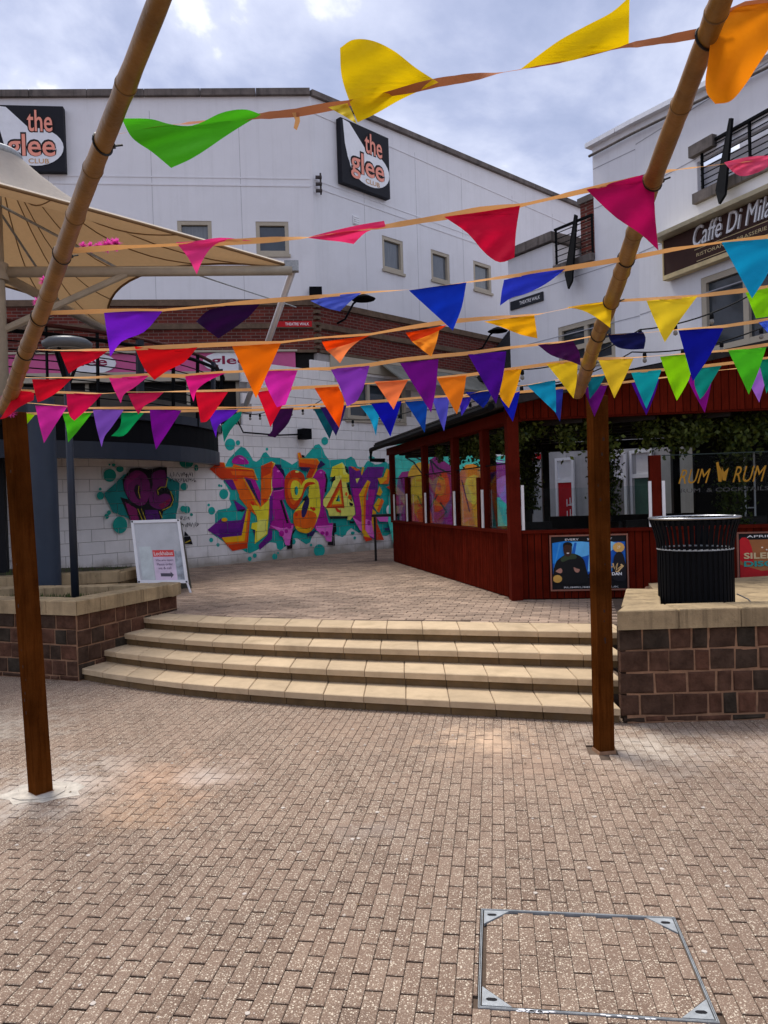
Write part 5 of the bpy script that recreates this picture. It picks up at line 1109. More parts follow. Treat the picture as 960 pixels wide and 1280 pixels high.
# posters on the bar front
def poster(px0, px1, yt, yb, lab, kind):
    s0, s1 = st_(px0), st_(px1); xm = (px0 + px1) / 2; z0, z1 = PT.sz(xm, yb)[1], PT.sz(xm, yt)[1]; W, H = s1 - s0, z1 - z0
    t = thing('framed_poster', lab, 'poster', PT.w(s0, z0)); P = lambda u, v, e=0: PT.w(s0 + u * W, z0 + v * H, e)
    f = MB(); fw = .018; f.pbox(PT, s0, s1, z0, z0 + fw, .004, .03); f.pbox(PT, s0, s1, z1 - fw, z1, .004, .03); f.pbox(PT, s0, s0 + fw, z0 + fw, z1 - fw, .004, .028); f.pbox(PT, s1 - fw, s1, z0 + fw, z1 - fw, .004, .028); part('frame', f, paint('#8a5a4a'), t)
    b = MB(); b.pbox(PT, s0 + fw, s1 - fw, z0 + fw, z1 - fw, .004, .012); part('backing', b, paint('#07070c', 0), t)
    e = [.0135]
    def fig(P_, c, nm='printed_shape', sm=False):
        e[0] += .0004; mb = MB(); Q = smoothp(P_) if sm else P_; Q = [(min(max(u, .035), .965), min(max(v, .04), .96)) for u, v in Q]; mb.poly([P(u, v, e[0]) for u, v in Q]); return part(nm, mb, paint(c), pic)
    pic = part('print', MB(), [], t)
    def tx(s, u, v, w_, h_, c, bold=.01, shear=0): e[0] += .0004; mb = MB(); text(mb, s, P(u, v, e[0]), PT.d, UP, PT.n, w_ * W, h_ * H, bold=bold, shear=shear); part('lettering', mb, paint(c), pic)
    if kind == 0:
        fig([(.03, .14), (.97, .14), (.97, .86), (.03, .86)], '#0d57b8'); fig([(.03, .5), (.2, .55), (.35, .8), (.55, .86), (.03, .86)], '#1b7fd6', sm=True); fig([(.2, .7), (.4, .6), (.6, .72), (.5, .86), (.25, .86)], '#5fb4ee', sm=True); fig([(.55, .6), (.75, .66), (.85, .84), (.6, .86)], '#8cc9f2', sm=True); fig([(.03, .14), (.97, .14), (.97, .4), (.75, .3), (.4, .2), (.03, .3)], '#060914')
        for q in range(5): a = .12 + q * .2; fig([(a, .86), (a + .03, .86), (a - .10 + q * .06, .34), (a - .16 + q * .06, .34)], ('#3a93dc', '#1a62bd', '#79bdec')[q % 3])
        rs = random.Random(4)
        for q in range(16): x = .05 + q * .058; fig(circ(x, .22 + rs.uniform(0, .06), .03, .05), '#05060d')
        fig([(.02, .2), (.07, .5), (.16, .62), (.22, .66), (.32, .66), (.42, .58), (.46, .4), (.46, .14), (.1, .14)], '#0a0a0e', sm=True); fig([(.14, .58), (.22, .66), (.32, .66), (.34, .58), (.24, .56), (.16, .52)], '#33402a', sm=True)
        fig([(.185, .66), (.175, .78), (.21, .84), (.27, .84), (.285, .77), (.275, .66), (.23, .61)], '#3a2218', sm=True); fig([(.175, .78), (.18, .85), (.23, .875), (.285, .85), (.285, .79), (.26, .82), (.2, .82)], '#0a0807', sm=True); fig([(.215, .685), (.25, .685), (.245, .665), (.22, .665)], '#d8cfc8')
        fig([(.07, .36), (.13, .41), (.155, .37), (.14, .32), (.1, .33)], '#a87868', sm=True); fig([(.30, .42), (.34, .40), (.38, .38), (.36, .33), (.32, .34)], '#a87868', sm=True)
        fig(circ(.09, .22, .06, .07), '#c69a4a'); fig(circ(.88, .76, .075, .09), '#d9a85a'); fig(circ(.95, .35, .06, .07), '#8d7a60'); fig([(.8, .2), (.82, .6), (.9, .68), (.95, .55), (.97, .2)], '#15141c', sm=True)
        for Q in ([(.63, .66), (.68, .6), (.74, .62)], [(.66, .55), (.74, .6), (.68, .42), (.64, .38)], [(.72, .44), (.76, .5), (.74, .4), (.8, .42)], [(.8, .48), (.82, .38), (.86, .48), (.84, .36), (.92, .44)], [(.9, .46), (.93, .43), (.86, .33), (.83, .34)]): fig(stroke(Q, .022), '#d8b277')
        tx('DJ DAN', .71, .25, .2, .07, '#f2f2f2', .03); tx('EVERY      SATURDAY', .2, .90, .6, .035, '#d8d8d8'); tx('RUMRUMBAR.CO.UK', .17, .05, .7, .03, '#c0c0c0'); tx('29', .86, .74, .04, .05, '#f4e4c4')
    else:
        fig([(.03, .14), (.97, .14), (.97, .86), (.03, .86)], '#9c6238'); fig([(.03, .14), (.97, .14), (.97, .5), (.6, .34), (.3, .3), (.03, .42)], '#a8121a', sm=False); fig([(.03, .5), (.2, .45), (.15, .86), (.03, .86)], '#c01822', sm=True)
        rs = random.Random(2)
        for _ in range(26): fig(circ(rs.uniform(.25, .95), rs.uniform(.3, .8), rs.uniform(.005, .016)), '#e8dccb')
        tx('SILENT', .08, .52, .5, .11, '#c9b48a', .03); tx('DISCO', .08, .38, .5, .10, '#1f8f88', .03); tx('APRIL', .02 + .1, .90, .3, .04, '#e0e0e0'); tx('RUMRUMBAR.CO.UK', .1, .05, .7, .03, '#c0c0c0'); tx('FRI 7TH', .55, .74, .25, .04, '#e8c080')
poster(685, 783, 668, 738, 'framed blue poster of a performer with open hands, behind the right timber post', 0)
poster(919, 1022, 664, 734, 'framed red and orange poster right of the litter bin, partly out of frame', 1)
# high table at the far corner
t = thing('high_table', 'small slim legged table against the far end of the bar', 'table', at(478, 701, 15.0) * 1)
p0 = onz(470, 701, U); mb = MB(); mb.box((p0.x + .25, p0.y + .1, U + .95), (.62, .5, .05)); part('table_top', mb, M['dark_wood'], t)
for a in (0, .5): mb = MB(); mb.box((p0.x + a, p0.y, U + .46), (.05, .05, .92)); part('leg', mb, M['dark_wood'], t)
t.location = (p0.x, p0.y, U)
for c in t.children:
    c.data.transform(Matrix.Translation(-(V(t.location) - at(478, 701, 15.0))))
# ================================================================== LEFT: BALCONY, COLUMN, LAMP, CANOPY
BC = V((-8.3, 16.0, 0)); BR = 4.85
def ring(mb, r0, r1, z0, z1, a0, a1, n=40):
    vs = []; fs = []
    for k in range(n + 1):
        a = a0 + (a1 - a0) * k / n; d = V((math.cos(a), math.sin(a), 0))
        vs += [BC + d * r0 + UP * z0, BC + d * r1 + UP * z0, BC + d * r1 + UP * z1, BC + d * r0 + UP * z1]
    for k in range(n):
        o = k * 4
        for i in range(4): fs.append((o + i, o + (i + 1) % 4, o + 4 + (i + 1) % 4, o + 4 + i))
    fs += [(0, 1, 2, 3), (n * 4 + 3, n * 4 + 2, n * 4 + 1, n * 4)]; mb.add(vs, fs)
A0_, A1_ = math.radians(-135), math.radians(18)
bl_ = thing('curved_balcony', 'curved navy and black balcony deck sweeping round the upper left terrace', 'balcony', BC)
mb = MB(); ring(mb, .1, BR - .12, 2.80, 3.42, A0_, A1_); part('deck', mb, M['blackmat'], bl_, smooth=False)
mb = MB(); ring(mb, BR - .14, BR, 2.62, 2.90, A0_, A1_); part('edge_beam', mb, M['navy'], bl_)
mb = MB(); ring(mb, BR - .10, BR - .02, 2.903, 3.30, A0_, A1_); part('fascia', mb, M['black'], bl_)
mb = MB(); ring(mb, BR - .10, BR + .05, 3.303, 3.46, A0_, A1_); part('deck_edge', mb, M['navy'], bl_)
mb = MB(); ring(mb, BR - .35, BR - .2, 3.461, 3.75, A0_, A1_); part('upstand', mb, paint('#5a5650'), bl_)
def arc(r, z, n=36, a0=A0_, a1=A1_): return [BC + V((math.cos(a0 + (a1 - a0) * k / n) * r, math.sin(a0 + (a1 - a0) * k / n) * r, z)) for k in range(n + 1)]
rl = thing('balcony_railing', 'curved dark railing with many thin rails around the upper left balcony', 'railing', BC + UP * 3.46)
for k in range(7): mb = MB(); mb.tube(arc(BR - .02, 3.62 + k * .135), .011, 5); part('rail', mb, M['black'], rl, smooth=True)
mb = MB(); mb.tube(arc(BR, 4.72), .035, 7); part('handrail', mb, paint('#4a1d1a'), rl, smooth=True)
mb = MB(); mb.tube(arc(BR + .1, 4.56), .035, 7); part('top_rail', mb, M['black'], rl, smooth=True)
for k in range(15):
    a = math.radians(-118 + k * 9.5); d = V((math.cos(a), math.sin(a), 0)); wide = k % 3 == 0
    mb = MB(); p = BC + d * (BR - .0); tt = V((-d.y, d.x, 0)); w_ = .13 if wide else .03
    mb.hexa([p - tt * w_ / 2 + UP * 3.3, p + tt * w_ / 2 + UP * 3.3, p + tt * w_ / 2 + d * .06 + UP * 3.3, p - tt * w_ / 2 + d * .06 + UP * 3.3] + [q + d * .06 for q in (p - tt * w_ / 2 + UP * 4.68, p + tt * w_ / 2 + UP * 4.68, p + tt * w_ / 2 + d * .06 + UP * 4.68, p - tt * w_ / 2 + d * .06 + UP * 4.68)])
    part('stanchion' if not wide else 'fin', mb, M['navy'] if wide else M['black'], rl)
mb = MB(); mb.prism([PR.w(-8, 3.40, -.05), PR.w(-.3, 3.40, -.05), PF.w(9, 3.40, -.3)], (0, 0, .1)); part('terrace_floor', mb, M['interior'], bl_)
# blue column
bc_ = onz(56, 712, .55); cx_ = V((-4.86, 11.0, 0)); mb = MB(); mb.lathe(cx_ + UP * .5, [(.02, 0), (.19, 0), (.19, 2.9), (.02, 2.9)], 28)
o = single('round_column', mb, mat('blue_column', (.028, .040, .062), rough=.5, var=.12, sc_=3, bump=.03), 'smooth round blue grey column holding up the curved balcony', 'column', cx_ + UP * .5); smoothmod(o)
# wall under the balcony at the far left, its shade put into the black colour
mb = MB(); mb.obox(V((-9.0, 12.2, U)), V((2.85, .25, 0)), V((-.1, .3, 0)), UP * 2.2); single('shaded_wall', mb, M['blackmat'], 'wall panel coloured black for the shade under the balcony at the left edge', 'wall', (-9, 12.6, U))
# lamp post
lb = onz(95, 741, .72); lb = at(94, 740, 8.9); lt = at(78, 437, 8.9)
lp = thing('lamp_post', 'slim navy lamp post with a flat round head standing in the left planter', 'street lamp', (lb.x, lb.y, .72))
mb = MB(); mb.tube([V((lb.x, lb.y, .72)), V((lb.x, lb.y, 2.1)), V((lb.x, lb.y, lt.z - .05))], [.045, .042, .038], 14); part('pole', mb, M['navy'], lp, smooth=True)
for a in range(3):
    q = a * 2.094 + .5; mb = MB(); mb.tube([V((lb.x, lb.y, lt.z - .45)), V((lb.x + math.cos(q) * .18, lb.y + math.sin(q) * .18, lt.z))], .019, 6); part('arm', mb, M['black'], lp)
hc = V((lb.x + .02, lb.y, lt.z)); mb = MB(); mb.lathe(hc, [(.01, .0), (.22, .0), (.27, .035), (.275, .075), (.22, .115), (.10, .14), (.01, .145)], 32); h_ = part('lamp_head', mb, mat('lamp_grey', (.10, .11, .12), rough=.35, bump=0), lp, smooth=True)
mb = MB(); mb.lathe(hc, [(.01, -.012), (.19, -.012), (.215, -.001), (.01, -.001)], 32); part('lens', mb, mat('lamp_lens', (.16, .16, .15), rough=.2, bump=0), h_, smooth=True)
# tensile canopy ----------------------------------------------------------
MX, MY = -5.42, 11.0
cn = thing('tensile_canopy', 'cream cone shaped tensile canopy on a steel mast at the upper left', 'canopy', (MX, MY, U))
mb = MB(); mb.tube([(MX, MY, 3.15), (MX, MY, 7.35)], .115, 16); part('mast', mb, M['canopy_steel'], cn, smooth=True)
corners = [V((-6.1, 6.9, 5.5)), V((-1.32, 12.0, 5.45)), V((-5.35, 15.4, 5.35)), V((-9.6, 11, 5.5))]
apz = 6.83; rr0 = .36
per = []
for k in range(4):
    a, b = corners[k], corners[(k + 1) % 4]; mid_ = (a + b) / 2; inn = (V((MX, MY, 0)) - V((mid_.x, mid_.y, 0))) * (.22 if k == 0 else .30)
    for i in range(16):
        t = i / 16; per.append(a.lerp(b, t) + inn * (4 * t * (1 - t)) + V((0, 0, .25 * 4 * t * (1 - t))))
def csurf(k, t):
    e = per[k % len(per)]; d = V((e.x - MX, e.y - MY, 0)).normalized(); r = V((MX, MY, apz)) + d * rr0
    p = r.lerp(e, t); p.z = apz + (e.z - apz) * (1 - (1 - t) ** 2.6); return p
mb = MB(); n = len(per); T = 14; vs = [csurf(k, t / T) for t in range(T + 1) for k in range(n)]
mb.add(vs, [(t * n + k, t * n + (k + 1) % n, (t + 1) * n + (k + 1) % n, (t + 1) * n + k) for t in range(T) for k in range(n)])
part('membrane', mb, M['canopy'], cn, smooth=True)
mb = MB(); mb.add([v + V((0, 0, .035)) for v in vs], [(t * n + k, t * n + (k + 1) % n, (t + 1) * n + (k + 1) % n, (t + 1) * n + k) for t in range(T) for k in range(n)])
part('lit_membrane', mb, fabric('canopy_lit_top', (.66, .62, .56), .5), cn, smooth=True)  # pale skin over the same cloth, the sunlit top put into its colour
for k in range(0, n, 4): mb = MB(); mb.tube([csurf(k, t / 10) + V((0, 0, -.012)) for t in range(11)], .009, 4); part('seam', mb, M['canopy_seam'], cn)
mb = MB(); mb.tube([per[k % n] + V((0, 0, -.005)) for k in range(n + 1)], .022, 6, cap=False); part('edge_cable', mb, M['canopy_seam'], cn, smooth=True)
mb = MB(); mb.lathe((MX, MY, apz - .05), [(.33, 0), (.40, 0), (.41, .08), (.37, .12), (.33, .1), (.33, 0)], 32); part('cone_ring', mb, M['steel'], cn, smooth=True)
beam_z = 5.2; tip = corners[1]
mb = MB(); mb.tube([V((MX, MY, beam_z)), tip + V((0, 0, -.06))], .075, 10); part('beam', mb, M['canopy_steel'], cn, smooth=True)
mb = MB(); mb.tube([V((MX, MY, beam_z)), corners[2] + V((0, 0, -.06))], .075, 10); part('beam', mb, M['canopy_steel'], cn, smooth=True)
mb = MB(); mb.tube([V((MX, MY, beam_z)), corners[0] + V((0, 0, -.06))], .075, 10); part('beam', mb, M['canopy_steel'], cn, smooth=True)
for e_, tt, zo in ((tip, .42, -.02), (corners[2], .5, 0), (corners[0], .4, 0)):
    p = V((MX, MY, 0)).lerp(V((e_.x, e_.y, 0)), tt); mb = MB(); mb.tube([V((MX, MY, 4.35)), V((p.x, p.y, beam_z + .04))], .05, 8); part('strut', mb, M['canopy_steel'], cn)
    mb = MB(); mb.tube([V((MX, MY, 6.2)), V((p.x, p.y, beam_z + .06))], .02, 6); part('stay', mb, M['steel'], cn)
mb = MB(); q = (V((BC.x, BC.y, 0)) - V((MX, MY, 0))).normalized(); mb.obox(V((MX, MY, 3.12)) - V((q.y, -q.x, 0)) * .1 - q * .12, V((q.y, -q.x, 0)) * .2, q * 1.3, V((0, 0, .16))); part('bracket_beam', mb, M['navy'], cn)
mb = MB(); mb.lathe((MX, MY, beam_z - .12), [(.12, 0), (.17, 0), (.17, .24), (.12, .24)], 20); part('collar', mb, M['canopy_steel'], cn)
fo = at(308, 505, 15.6); mb = MB(); mb.tube([tip + V((.05, 0, .02)), fo], .055, 10); part('prop', mb, M['alu'], cn, smooth=True)
mb = MB(); mb.box(tip + V((.0, 0, .0)), (.22, .12, .16), .1); part('corner_plate', mb, M['steel'], cn)
mb = MB(); mb.tube([tip + V((-1.6, -.4, -.12)), at(370, 384, 14.2)], .012, 5); part('stay', mb, M['steel'], cn)
# grey tube at the left edge
a_ = at(-40, 395, 11.6); b_ = at(16, 492, 11.6); mb = MB(); mb.tube([a_, b_], .06, 10); single('white_prop', mb, M['alu'], 'short white sloping steel tube at the left edge behind the bamboo pole', 'post', b_, smooth=True)
# ================================================================== TIMBER POSTS, BAMBOO
def timber(c, label, ang, top, tilt=(0, 0)):
    t = thing('timber_post', label, 'post', (c.x, c.y, -.05)); mb = MB(); h = .056; ca, sa = math.cos(ang), math.sin(ang)
    def sq(cc, z, hh): return [V((cc.x + (x * ca - y * sa) * hh, cc.y + (x * sa + y * ca) * hh, z)) for x, y in ((-1, -1), (1, -1), (1, 1), (-1, 1))]
    ct = V((c.x + tilt[0], c.y + tilt[1], 0)); mb.hexa(sq(c, -.05, h) + sq(ct, top, h)); bm_ = part('shaft', mb, M['timber'], t)
    b = bm_.modifiers.new('bevel', 'BEVEL'); b.width = .006; b.segments = 2
    for k in range(9):                                  # knots
        z = R.uniform(.3, 2.3); q = R.uniform(-.6, .6) * h; f = (z + .05) / (top + .05); cc = c.lerp(V((ct.x, ct.y, 0)), f)
        d = V((sa, -ca, 0)); s_ = V((ca, sa, 0)); ctr = V((cc.x, cc.y, z)) + d * (h + .0005) + s_ * q; r_ = R.uniform(.004, .009)
        mb = MB(); mb.poly([ctr + s_ * math.cos(a / 9 * 6.283) * r_ + UP * math.sin(a / 9 * 6.283) * r_ * 1.6 for a in range(9)]); part('knot', mb, paint('#2a1206'), t)
    mb = MB(); ctr = V((c.x, c.y, 0)); mb.hexa(sq(ctr, -.048, h + .012) + sq(ctr, .01, h + .003)); part('cement_smear', mb, M['mortar'], t)
    return t
timber(postR, 'right timber post of the bunting frame standing in a pit in the paving', .17, 2.46, (.02, 0))
timber(postL, 'left timber post of the bunting frame set in a cement collar', -.72, 2.42, (-.075, .0))
# poles given by two points on their axis
def poleline(px0, y0, Z0, px1, y1, Z1): return at(px0, y0, Z0), at(px1, y1, Z1)
LA, LB = at(6, 512, 4.85), at(196, 0, 1.22)
RA, RB = at(722, 492, 5.22), at(900, -4, 1.32)
def onpole(A, B, py):                                   # point on the pole seen at a given height in the photo
    lo, hi = -.05, 1.2
    for _ in range(50):
        m_ = (lo + hi) / 2; p = A.lerp(B, m_) - CP; y = 640 - F * p.dot(CU) / p.dot(CF)
        if y > py: lo = m_
        else: hi = m_
    return A.lerp(B, lo)
def bamboo(A, B, label, ties, r0, r1, bend):
    t = thing('bamboo_pole', label, 'pole', A); Bx = A + (B - A) * 1.28; N_ = 40; pts = []; rad = []; L_ = (Bx - A).length
    npos = []; s = .14
    while s < L_: npos.append(s / L_); s += R.uniform(.30, .42) * (1.15 - .3 * s / L_)
    ts = sorted(set([i / N_ for i in range(N_ + 1)] + [q + e for q in npos for e in (-.012, -.004, 0, .004, .012)]))
    f = lambda q: A.lerp(Bx, q) + bend * (4 * q * (1 - q)) + V((math.sin(q * 17) * .004, 0, math.cos(q * 13) * .004))
    for q in ts:
        if q < 0 or q > 1: continue
        r = r0 + (r1 - r0) * q; d = min([abs(q - x) for x in npos] or [1]); r *= 1 + .07 * max(0, 1 - d / .006) - .03 * (1 if .006 < d < .016 else 0); pts.append(f(q)); rad.append(r)
    mb = MB(); mb.tube(pts, rad, 20); part('culm', mb, M['bamboo'], t, smooth=True)
    for q in npos:
        r = (r0 + (r1 - r0) * q) * 1.06; d = (f(q + .002) - f(q - .002)).normalized(); mb = MB(); mb.tube([f(q) - d * .002, f(q) + d * .002], r + .001, 20); part('node_ring', mb, M['bamboo_node'], t, smooth=True)
    for py in ties:
        p = onpole(A, B, py); q = (p - A).length / L_; r = (r0 + (r1 - r0) * q) * 1.05; c = f(q); d = (Bx - A).normalized(); a1 = d.cross(UP).normalized(); b1 = a1.cross(d)
        mb = MB(); mb.tube([c + d * (.014 * math.cos(k / 20 * 6.283)) + a1 * math.cos(k / 20 * 6.283) * r + b1 * math.sin(k / 20 * 6.283) * r for k in range(21)], .0028, 5); tb = part('cable_tie', mb, M['tie'], t)
        e = c - a1 * r; mb = MB(); mb.tube([e, e - a1 * .02 + UP * .006], .0025, 5); mb.box(e, (.009, .009, .008)); part('tie_tail', mb, M['tie'], tb)
    return t, f
bamboo(LA, LB, 'left bamboo pole running overhead towards the camera from the left timber post', (178, 320, 398, 440), .043, .0100, V((0, 0, 0)))
bamboo(RA, RB, 'right bamboo pole running overhead towards the camera from the right timber post', (46, 226, 325, 378, 418, 454), .043, .0125, V((0, 0, 0)))
# ================================================================== BUNTING
_fm = {}
def fab(h):
    if h not in _fm: _fm[h] = fabric('cloth_' + h[1:], srgb(h), .42)
    return _fm[h]
def subdiv(P, n=7):                                     # fine triangles over a polygon given in pixels
    tr = tessellate_polygon([[V((x, y, 0)) for x, y in P]]); vid = {}; vs = []; fs = []
    def key(p):
        k = (round(p[0], 2), round(p[1], 2))
        if k not in vid: vid[k] = len(vs); vs.append(p)
        return vid[k]
    for t in tr:
        A, B, C = (P[i] for i in t)
        for i in range(n):
            for j in range(n - i):
                g_ = lambda a, b: key((A[0] + (B[0] - A[0]) * a / n + (C[0] - A[0]) * b / n, A[1] + (B[1] - A[1]) * a / n + (C[1] - A[1]) * b / n))
                fs.append((g_(i, j), g_(i + 1, j), g_(i, j + 1)))
                if i + j < n - 1: fs.append((g_(i + 1, j), g_(i + 1, j + 1), g_(i, j + 1)))
    return vs, fs
def smoothc(P, n=4):                                    # rounds gentle bends, keeps the sharp corners of the cloth
    m_ = len(P); T = []
    for i in range(m_):
        a, b, c = P[i - 1], P[i], P[(i + 1) % m_]; u = (b[0] - a[0], b[1] - a[1]); v = (c[0] - b[0], c[1] - b[1]); lu, lv_ = math.hypot(*u) or 1, math.hypot(*v) or 1
        T.append(None if (u[0] * v[0] + u[1] * v[1]) / lu / lv_ < .62 else ((u[0] / lu + v[0] / lv_), (u[1] / lu + v[1] / lv_)))
    out = []
    for i in range(m_):
        a, b = P[i], P[(i + 1) % m_]; d = (b[0] - a[0], b[1] - a[1]); l = math.hypot(*d)
        ta = T[i]; tb = T[(i + 1) % m_]; t0 = (ta[0] * l / 2, ta[1] * l / 2) if ta else d; t1 = (tb[0] * l / 2, tb[1] * l / 2) if tb else d
        for k in range(n):
            t = k / n; h0 = 2 * t ** 3 - 3 * t * t + 1; h1 = t ** 3 - 2 * t * t + t; h2 = -2 * t ** 3 + 3 * t * t; h3 = t ** 3 - t * t
            out.append((h0 * a[0] + h1 * t0[0] + h2 * b[0] + h3 * t1[0], h0 * a[1] + h1 * t0[1] + h2 * b[1] + h3 * t1[1]))
    return out
def bunting(label, ly, ry, tape, flags, wid, row):
    pl_, pr_ = onpole(LA, LB, ly), onpole(RA, RB, ry)
    def Z(px):
        r = ray(px, 400); k = px
        xl = (pl_ - CP); xr = (pr_ - CP)
        # depth of the vertical plane through the two tie points, seen at this column
        d = xr - xl; n_ = V((d.y, -d.x, 0)); z = xl.dot(n_) / r.dot(n_) * r.y
        return z
    zr_ = pr_.y; prx = 480 + F * (pr_ - CP).dot(CR) / (pr_ - CP).dot(CF)
    t = thing('bunting', label, 'bunting', pl_, 'strings of bunting between the bamboo poles'); t['label'] = label
    rs = random.Random(row * 7 + 1)
    # tape: a narrow ribbon that twists
    pts = []
    for i in range(len(tape) - 1):
        (x0, y0), (x1, y1) = tape[i], tape[i + 1]; n = max(2, int(abs(x1 - x0) / 9))
        for k in range(n): pts.append((x0 + (x1 - x0) * k / n, y0 + (y1 - y0) * k / n))
    pts.append(tape[-1]); W = [at(x, y, Z(x)) for x, y in pts]; mb = MB(); vs = []
    tw = rs.uniform(0, 3)
    for i, p in enumerate(W):
        tw += rs.uniform(-.1, .38) * (.9 if row < 3 else .6); ca_, sa_ = math.cos(tw), math.sin(tw); ca_ = math.copysign(max(.22, abs(ca_)), ca_ or 1); q_ = V((0, sa_ * .8, abs(ca_))) * wid / 2; vs += [p + q_, p - q_]
    mb.add(vs, [(2 * i, 2 * i + 1, 2 * i + 3, 2 * i + 2) for i in range(len(W) - 1)]); 
    part('tape', mb, (M['tape_brown'] if row == 1 else M['tape']), t, smooth=True)
    for fl in flags:
        P, col = fl[0], fl[1]; lab = fl[2] if len(fl) > 2 else None
        vs, fs = subdiv(smoothc(P, 5 if row == 1 else 3) if len(P) > 3 else P, 5 if row < 4 else 4); cx_ = sum(p[0] for p in P) / len(P); cy_ = sum(p[1] for p in P) / len(P); sx_ = max(p[0] for p in P) - min(p[0] for p in P); sy_ = max(p[1] for p in P) - min(p[1] for p in P); y0 = min(p[1] for p in P)
        ph, fq, am, sl_ = rs.uniform(0, 6), rs.uniform(1.1, 2.0), rs.uniform(.007, .015), rs.uniform(-.04, .05); fold = fl[3] if len(fl) > 3 else 0
        out = []
        for x, y in vs:
            v = (y - y0) / sy_; u = (x - cx_) / sx_; z = Z(cx_) + (Z(x) - Z(cx_))
            dz = am * math.sin(ph + fq * 6.28 * (u + .35 * v)) * (.15 + v) + sl_ * v * v + .004 * math.sin(9 * u + 13 * v + ph) + fold * v
            out.append(at(x, y, z + dz - .004))
        mb = MB(); mb.add(out, fs); me = mb.mesh('pennant', fab(col), wloc(t), True)
        o = link('pennant', me, t)
        if lab: o['label'] = lab
    return t, Z
Yw, Mg, Rd, Or, Am = '#f3cf10', '#c4116a', '#e0112c', '#ff7a10', '#f9a90f'
t1, Z1_ = bunting('nearest bunting string overhead with large green, yellow and orange pennants', 175, 42,
    [(118, 172), (150, 167), (215, 156), (265, 151), (326, 145), (370, 141), (436, 129), (548, 103), (600, 95), (650, 87), (700, 78), (786, 57), (835, 49), (872, 42), (900, 22), (930, 8), (970, 2)],
    [([(152, 148), (190, 149), (212, 155), (240, 157), (280, 140), (308, 137), (326, 143), (290, 165), (240, 198), (214, 210), (190, 190), (165, 172)], '#4fbf1c', 'bright green pennant'),
     ([(425, 60), (440, 50), (462, 50), (490, 62), (520, 85), (548, 103), (500, 125), (470, 142), (447, 153), (438, 130), (427, 95)], '#f0cb08', 'yellow pennant blown upwards in a curl'),
     ([(410, 134), (434, 129), (440, 140), (446, 155), (430, 145)], '#ecd23c'),
     ([(650, 87), (672, 70), (700, 50), (735, 31), (765, 15), (787, -4), (786, 57), (700, 79)], '#f0cb08', 'yellow pennant flipped above the tape'),
     ([(893, 17), (925, 8), (972, 2), (966, 50), (945, 85), (930, 108), (912, 127), (894, 130), (883, 115), (886, 70)], '#ff9410', 'orange pennant at the right edge')], .017, 1)
mb = MB(); P = [at(x, y, Z1_(370)) for x, y in ((365, 141), (374, 140), (375, 152), (371, 163), (367, 160), (369, 150))]; mb.poly(P); part('ribbon_end', mb, M['tape'], t1)
bunting('second bunting string with pink, red and magenta pennants', 318, 226,
    [(80, 314), (150, 309), (220, 306), (262, 304), (300, 302), (383, 297), (430, 290), (482, 283), (556, 271), (600, 262), (650, 257), (733, 238), (780, 228), (838, 213), (905, 205), (965, 196)],
    [([(220, 303), (247, 301), (275, 297), (316, 301), (274, 303), (262, 312), (252, 328), (246, 343), (235, 322)], '#f0408c', 'pink pennant'),
     ([(383, 297), (410, 290), (450, 281), (480, 276), (482, 283), (458, 290), (442, 305), (425, 302), (405, 300)], '#e8346e', 'pink pennant curled sideways'),
     ([(555, 271), (600, 265), (650, 257), (645, 290), (643, 322), (625, 328), (608, 318), (585, 292)], '#d8103c', 'crimson pennant'),
     ([(733, 237), (778, 225), (820, 214), (818, 250), (823, 313), (800, 292), (770, 272)], '#b80e58', 'magenta pennant'),
     ([(905, 203), (935, 196), (966, 194), (960, 208), (940, 218), (925, 220), (912, 211)], '#e8557a', 'pink pennant at the right edge')], .017, 2)
bunting('third bunting string with purple, blue and cyan pennants', 392, 322,
    [(62, 391), (130, 389), (200, 388), (300, 379), (395, 371), (450, 366), (512, 362), (583, 353), (640, 345), (705, 336), (790, 322), (840, 312), (900, 303), (965, 296)],
    [([(130, 391), (165, 389), (203, 389), (180, 415), (152, 427), (138, 446), (134, 420)], '#7a1fd0', 'violet pennant'),
     ([(245, 402), (262, 387), (325, 380), (310, 397), (273, 423)], '#2a0838', 'dark purple pennant folded up'),
     ([(388, 376), (420, 369), (452, 366), (440, 375), (425, 389), (408, 385)], '#4f62cc', 'lavender blue pennant'),
     ([(511, 363), (545, 358), (583, 353), (577, 385), (566, 413), (545, 394)], '#1038c4', 'bright blue pennant'),
     ([(630, 350), (660, 343), (707, 336), (682, 355), (655, 368), (640, 372), (625, 382), (627, 365)], '#2c3cc8', 'blue pennant blown sideways'),
     ([(902, 303), (940, 300), (978, 297), (958, 345), (940, 373), (922, 340)], '#10a0d0', 'cyan pennant')], .017, 3)
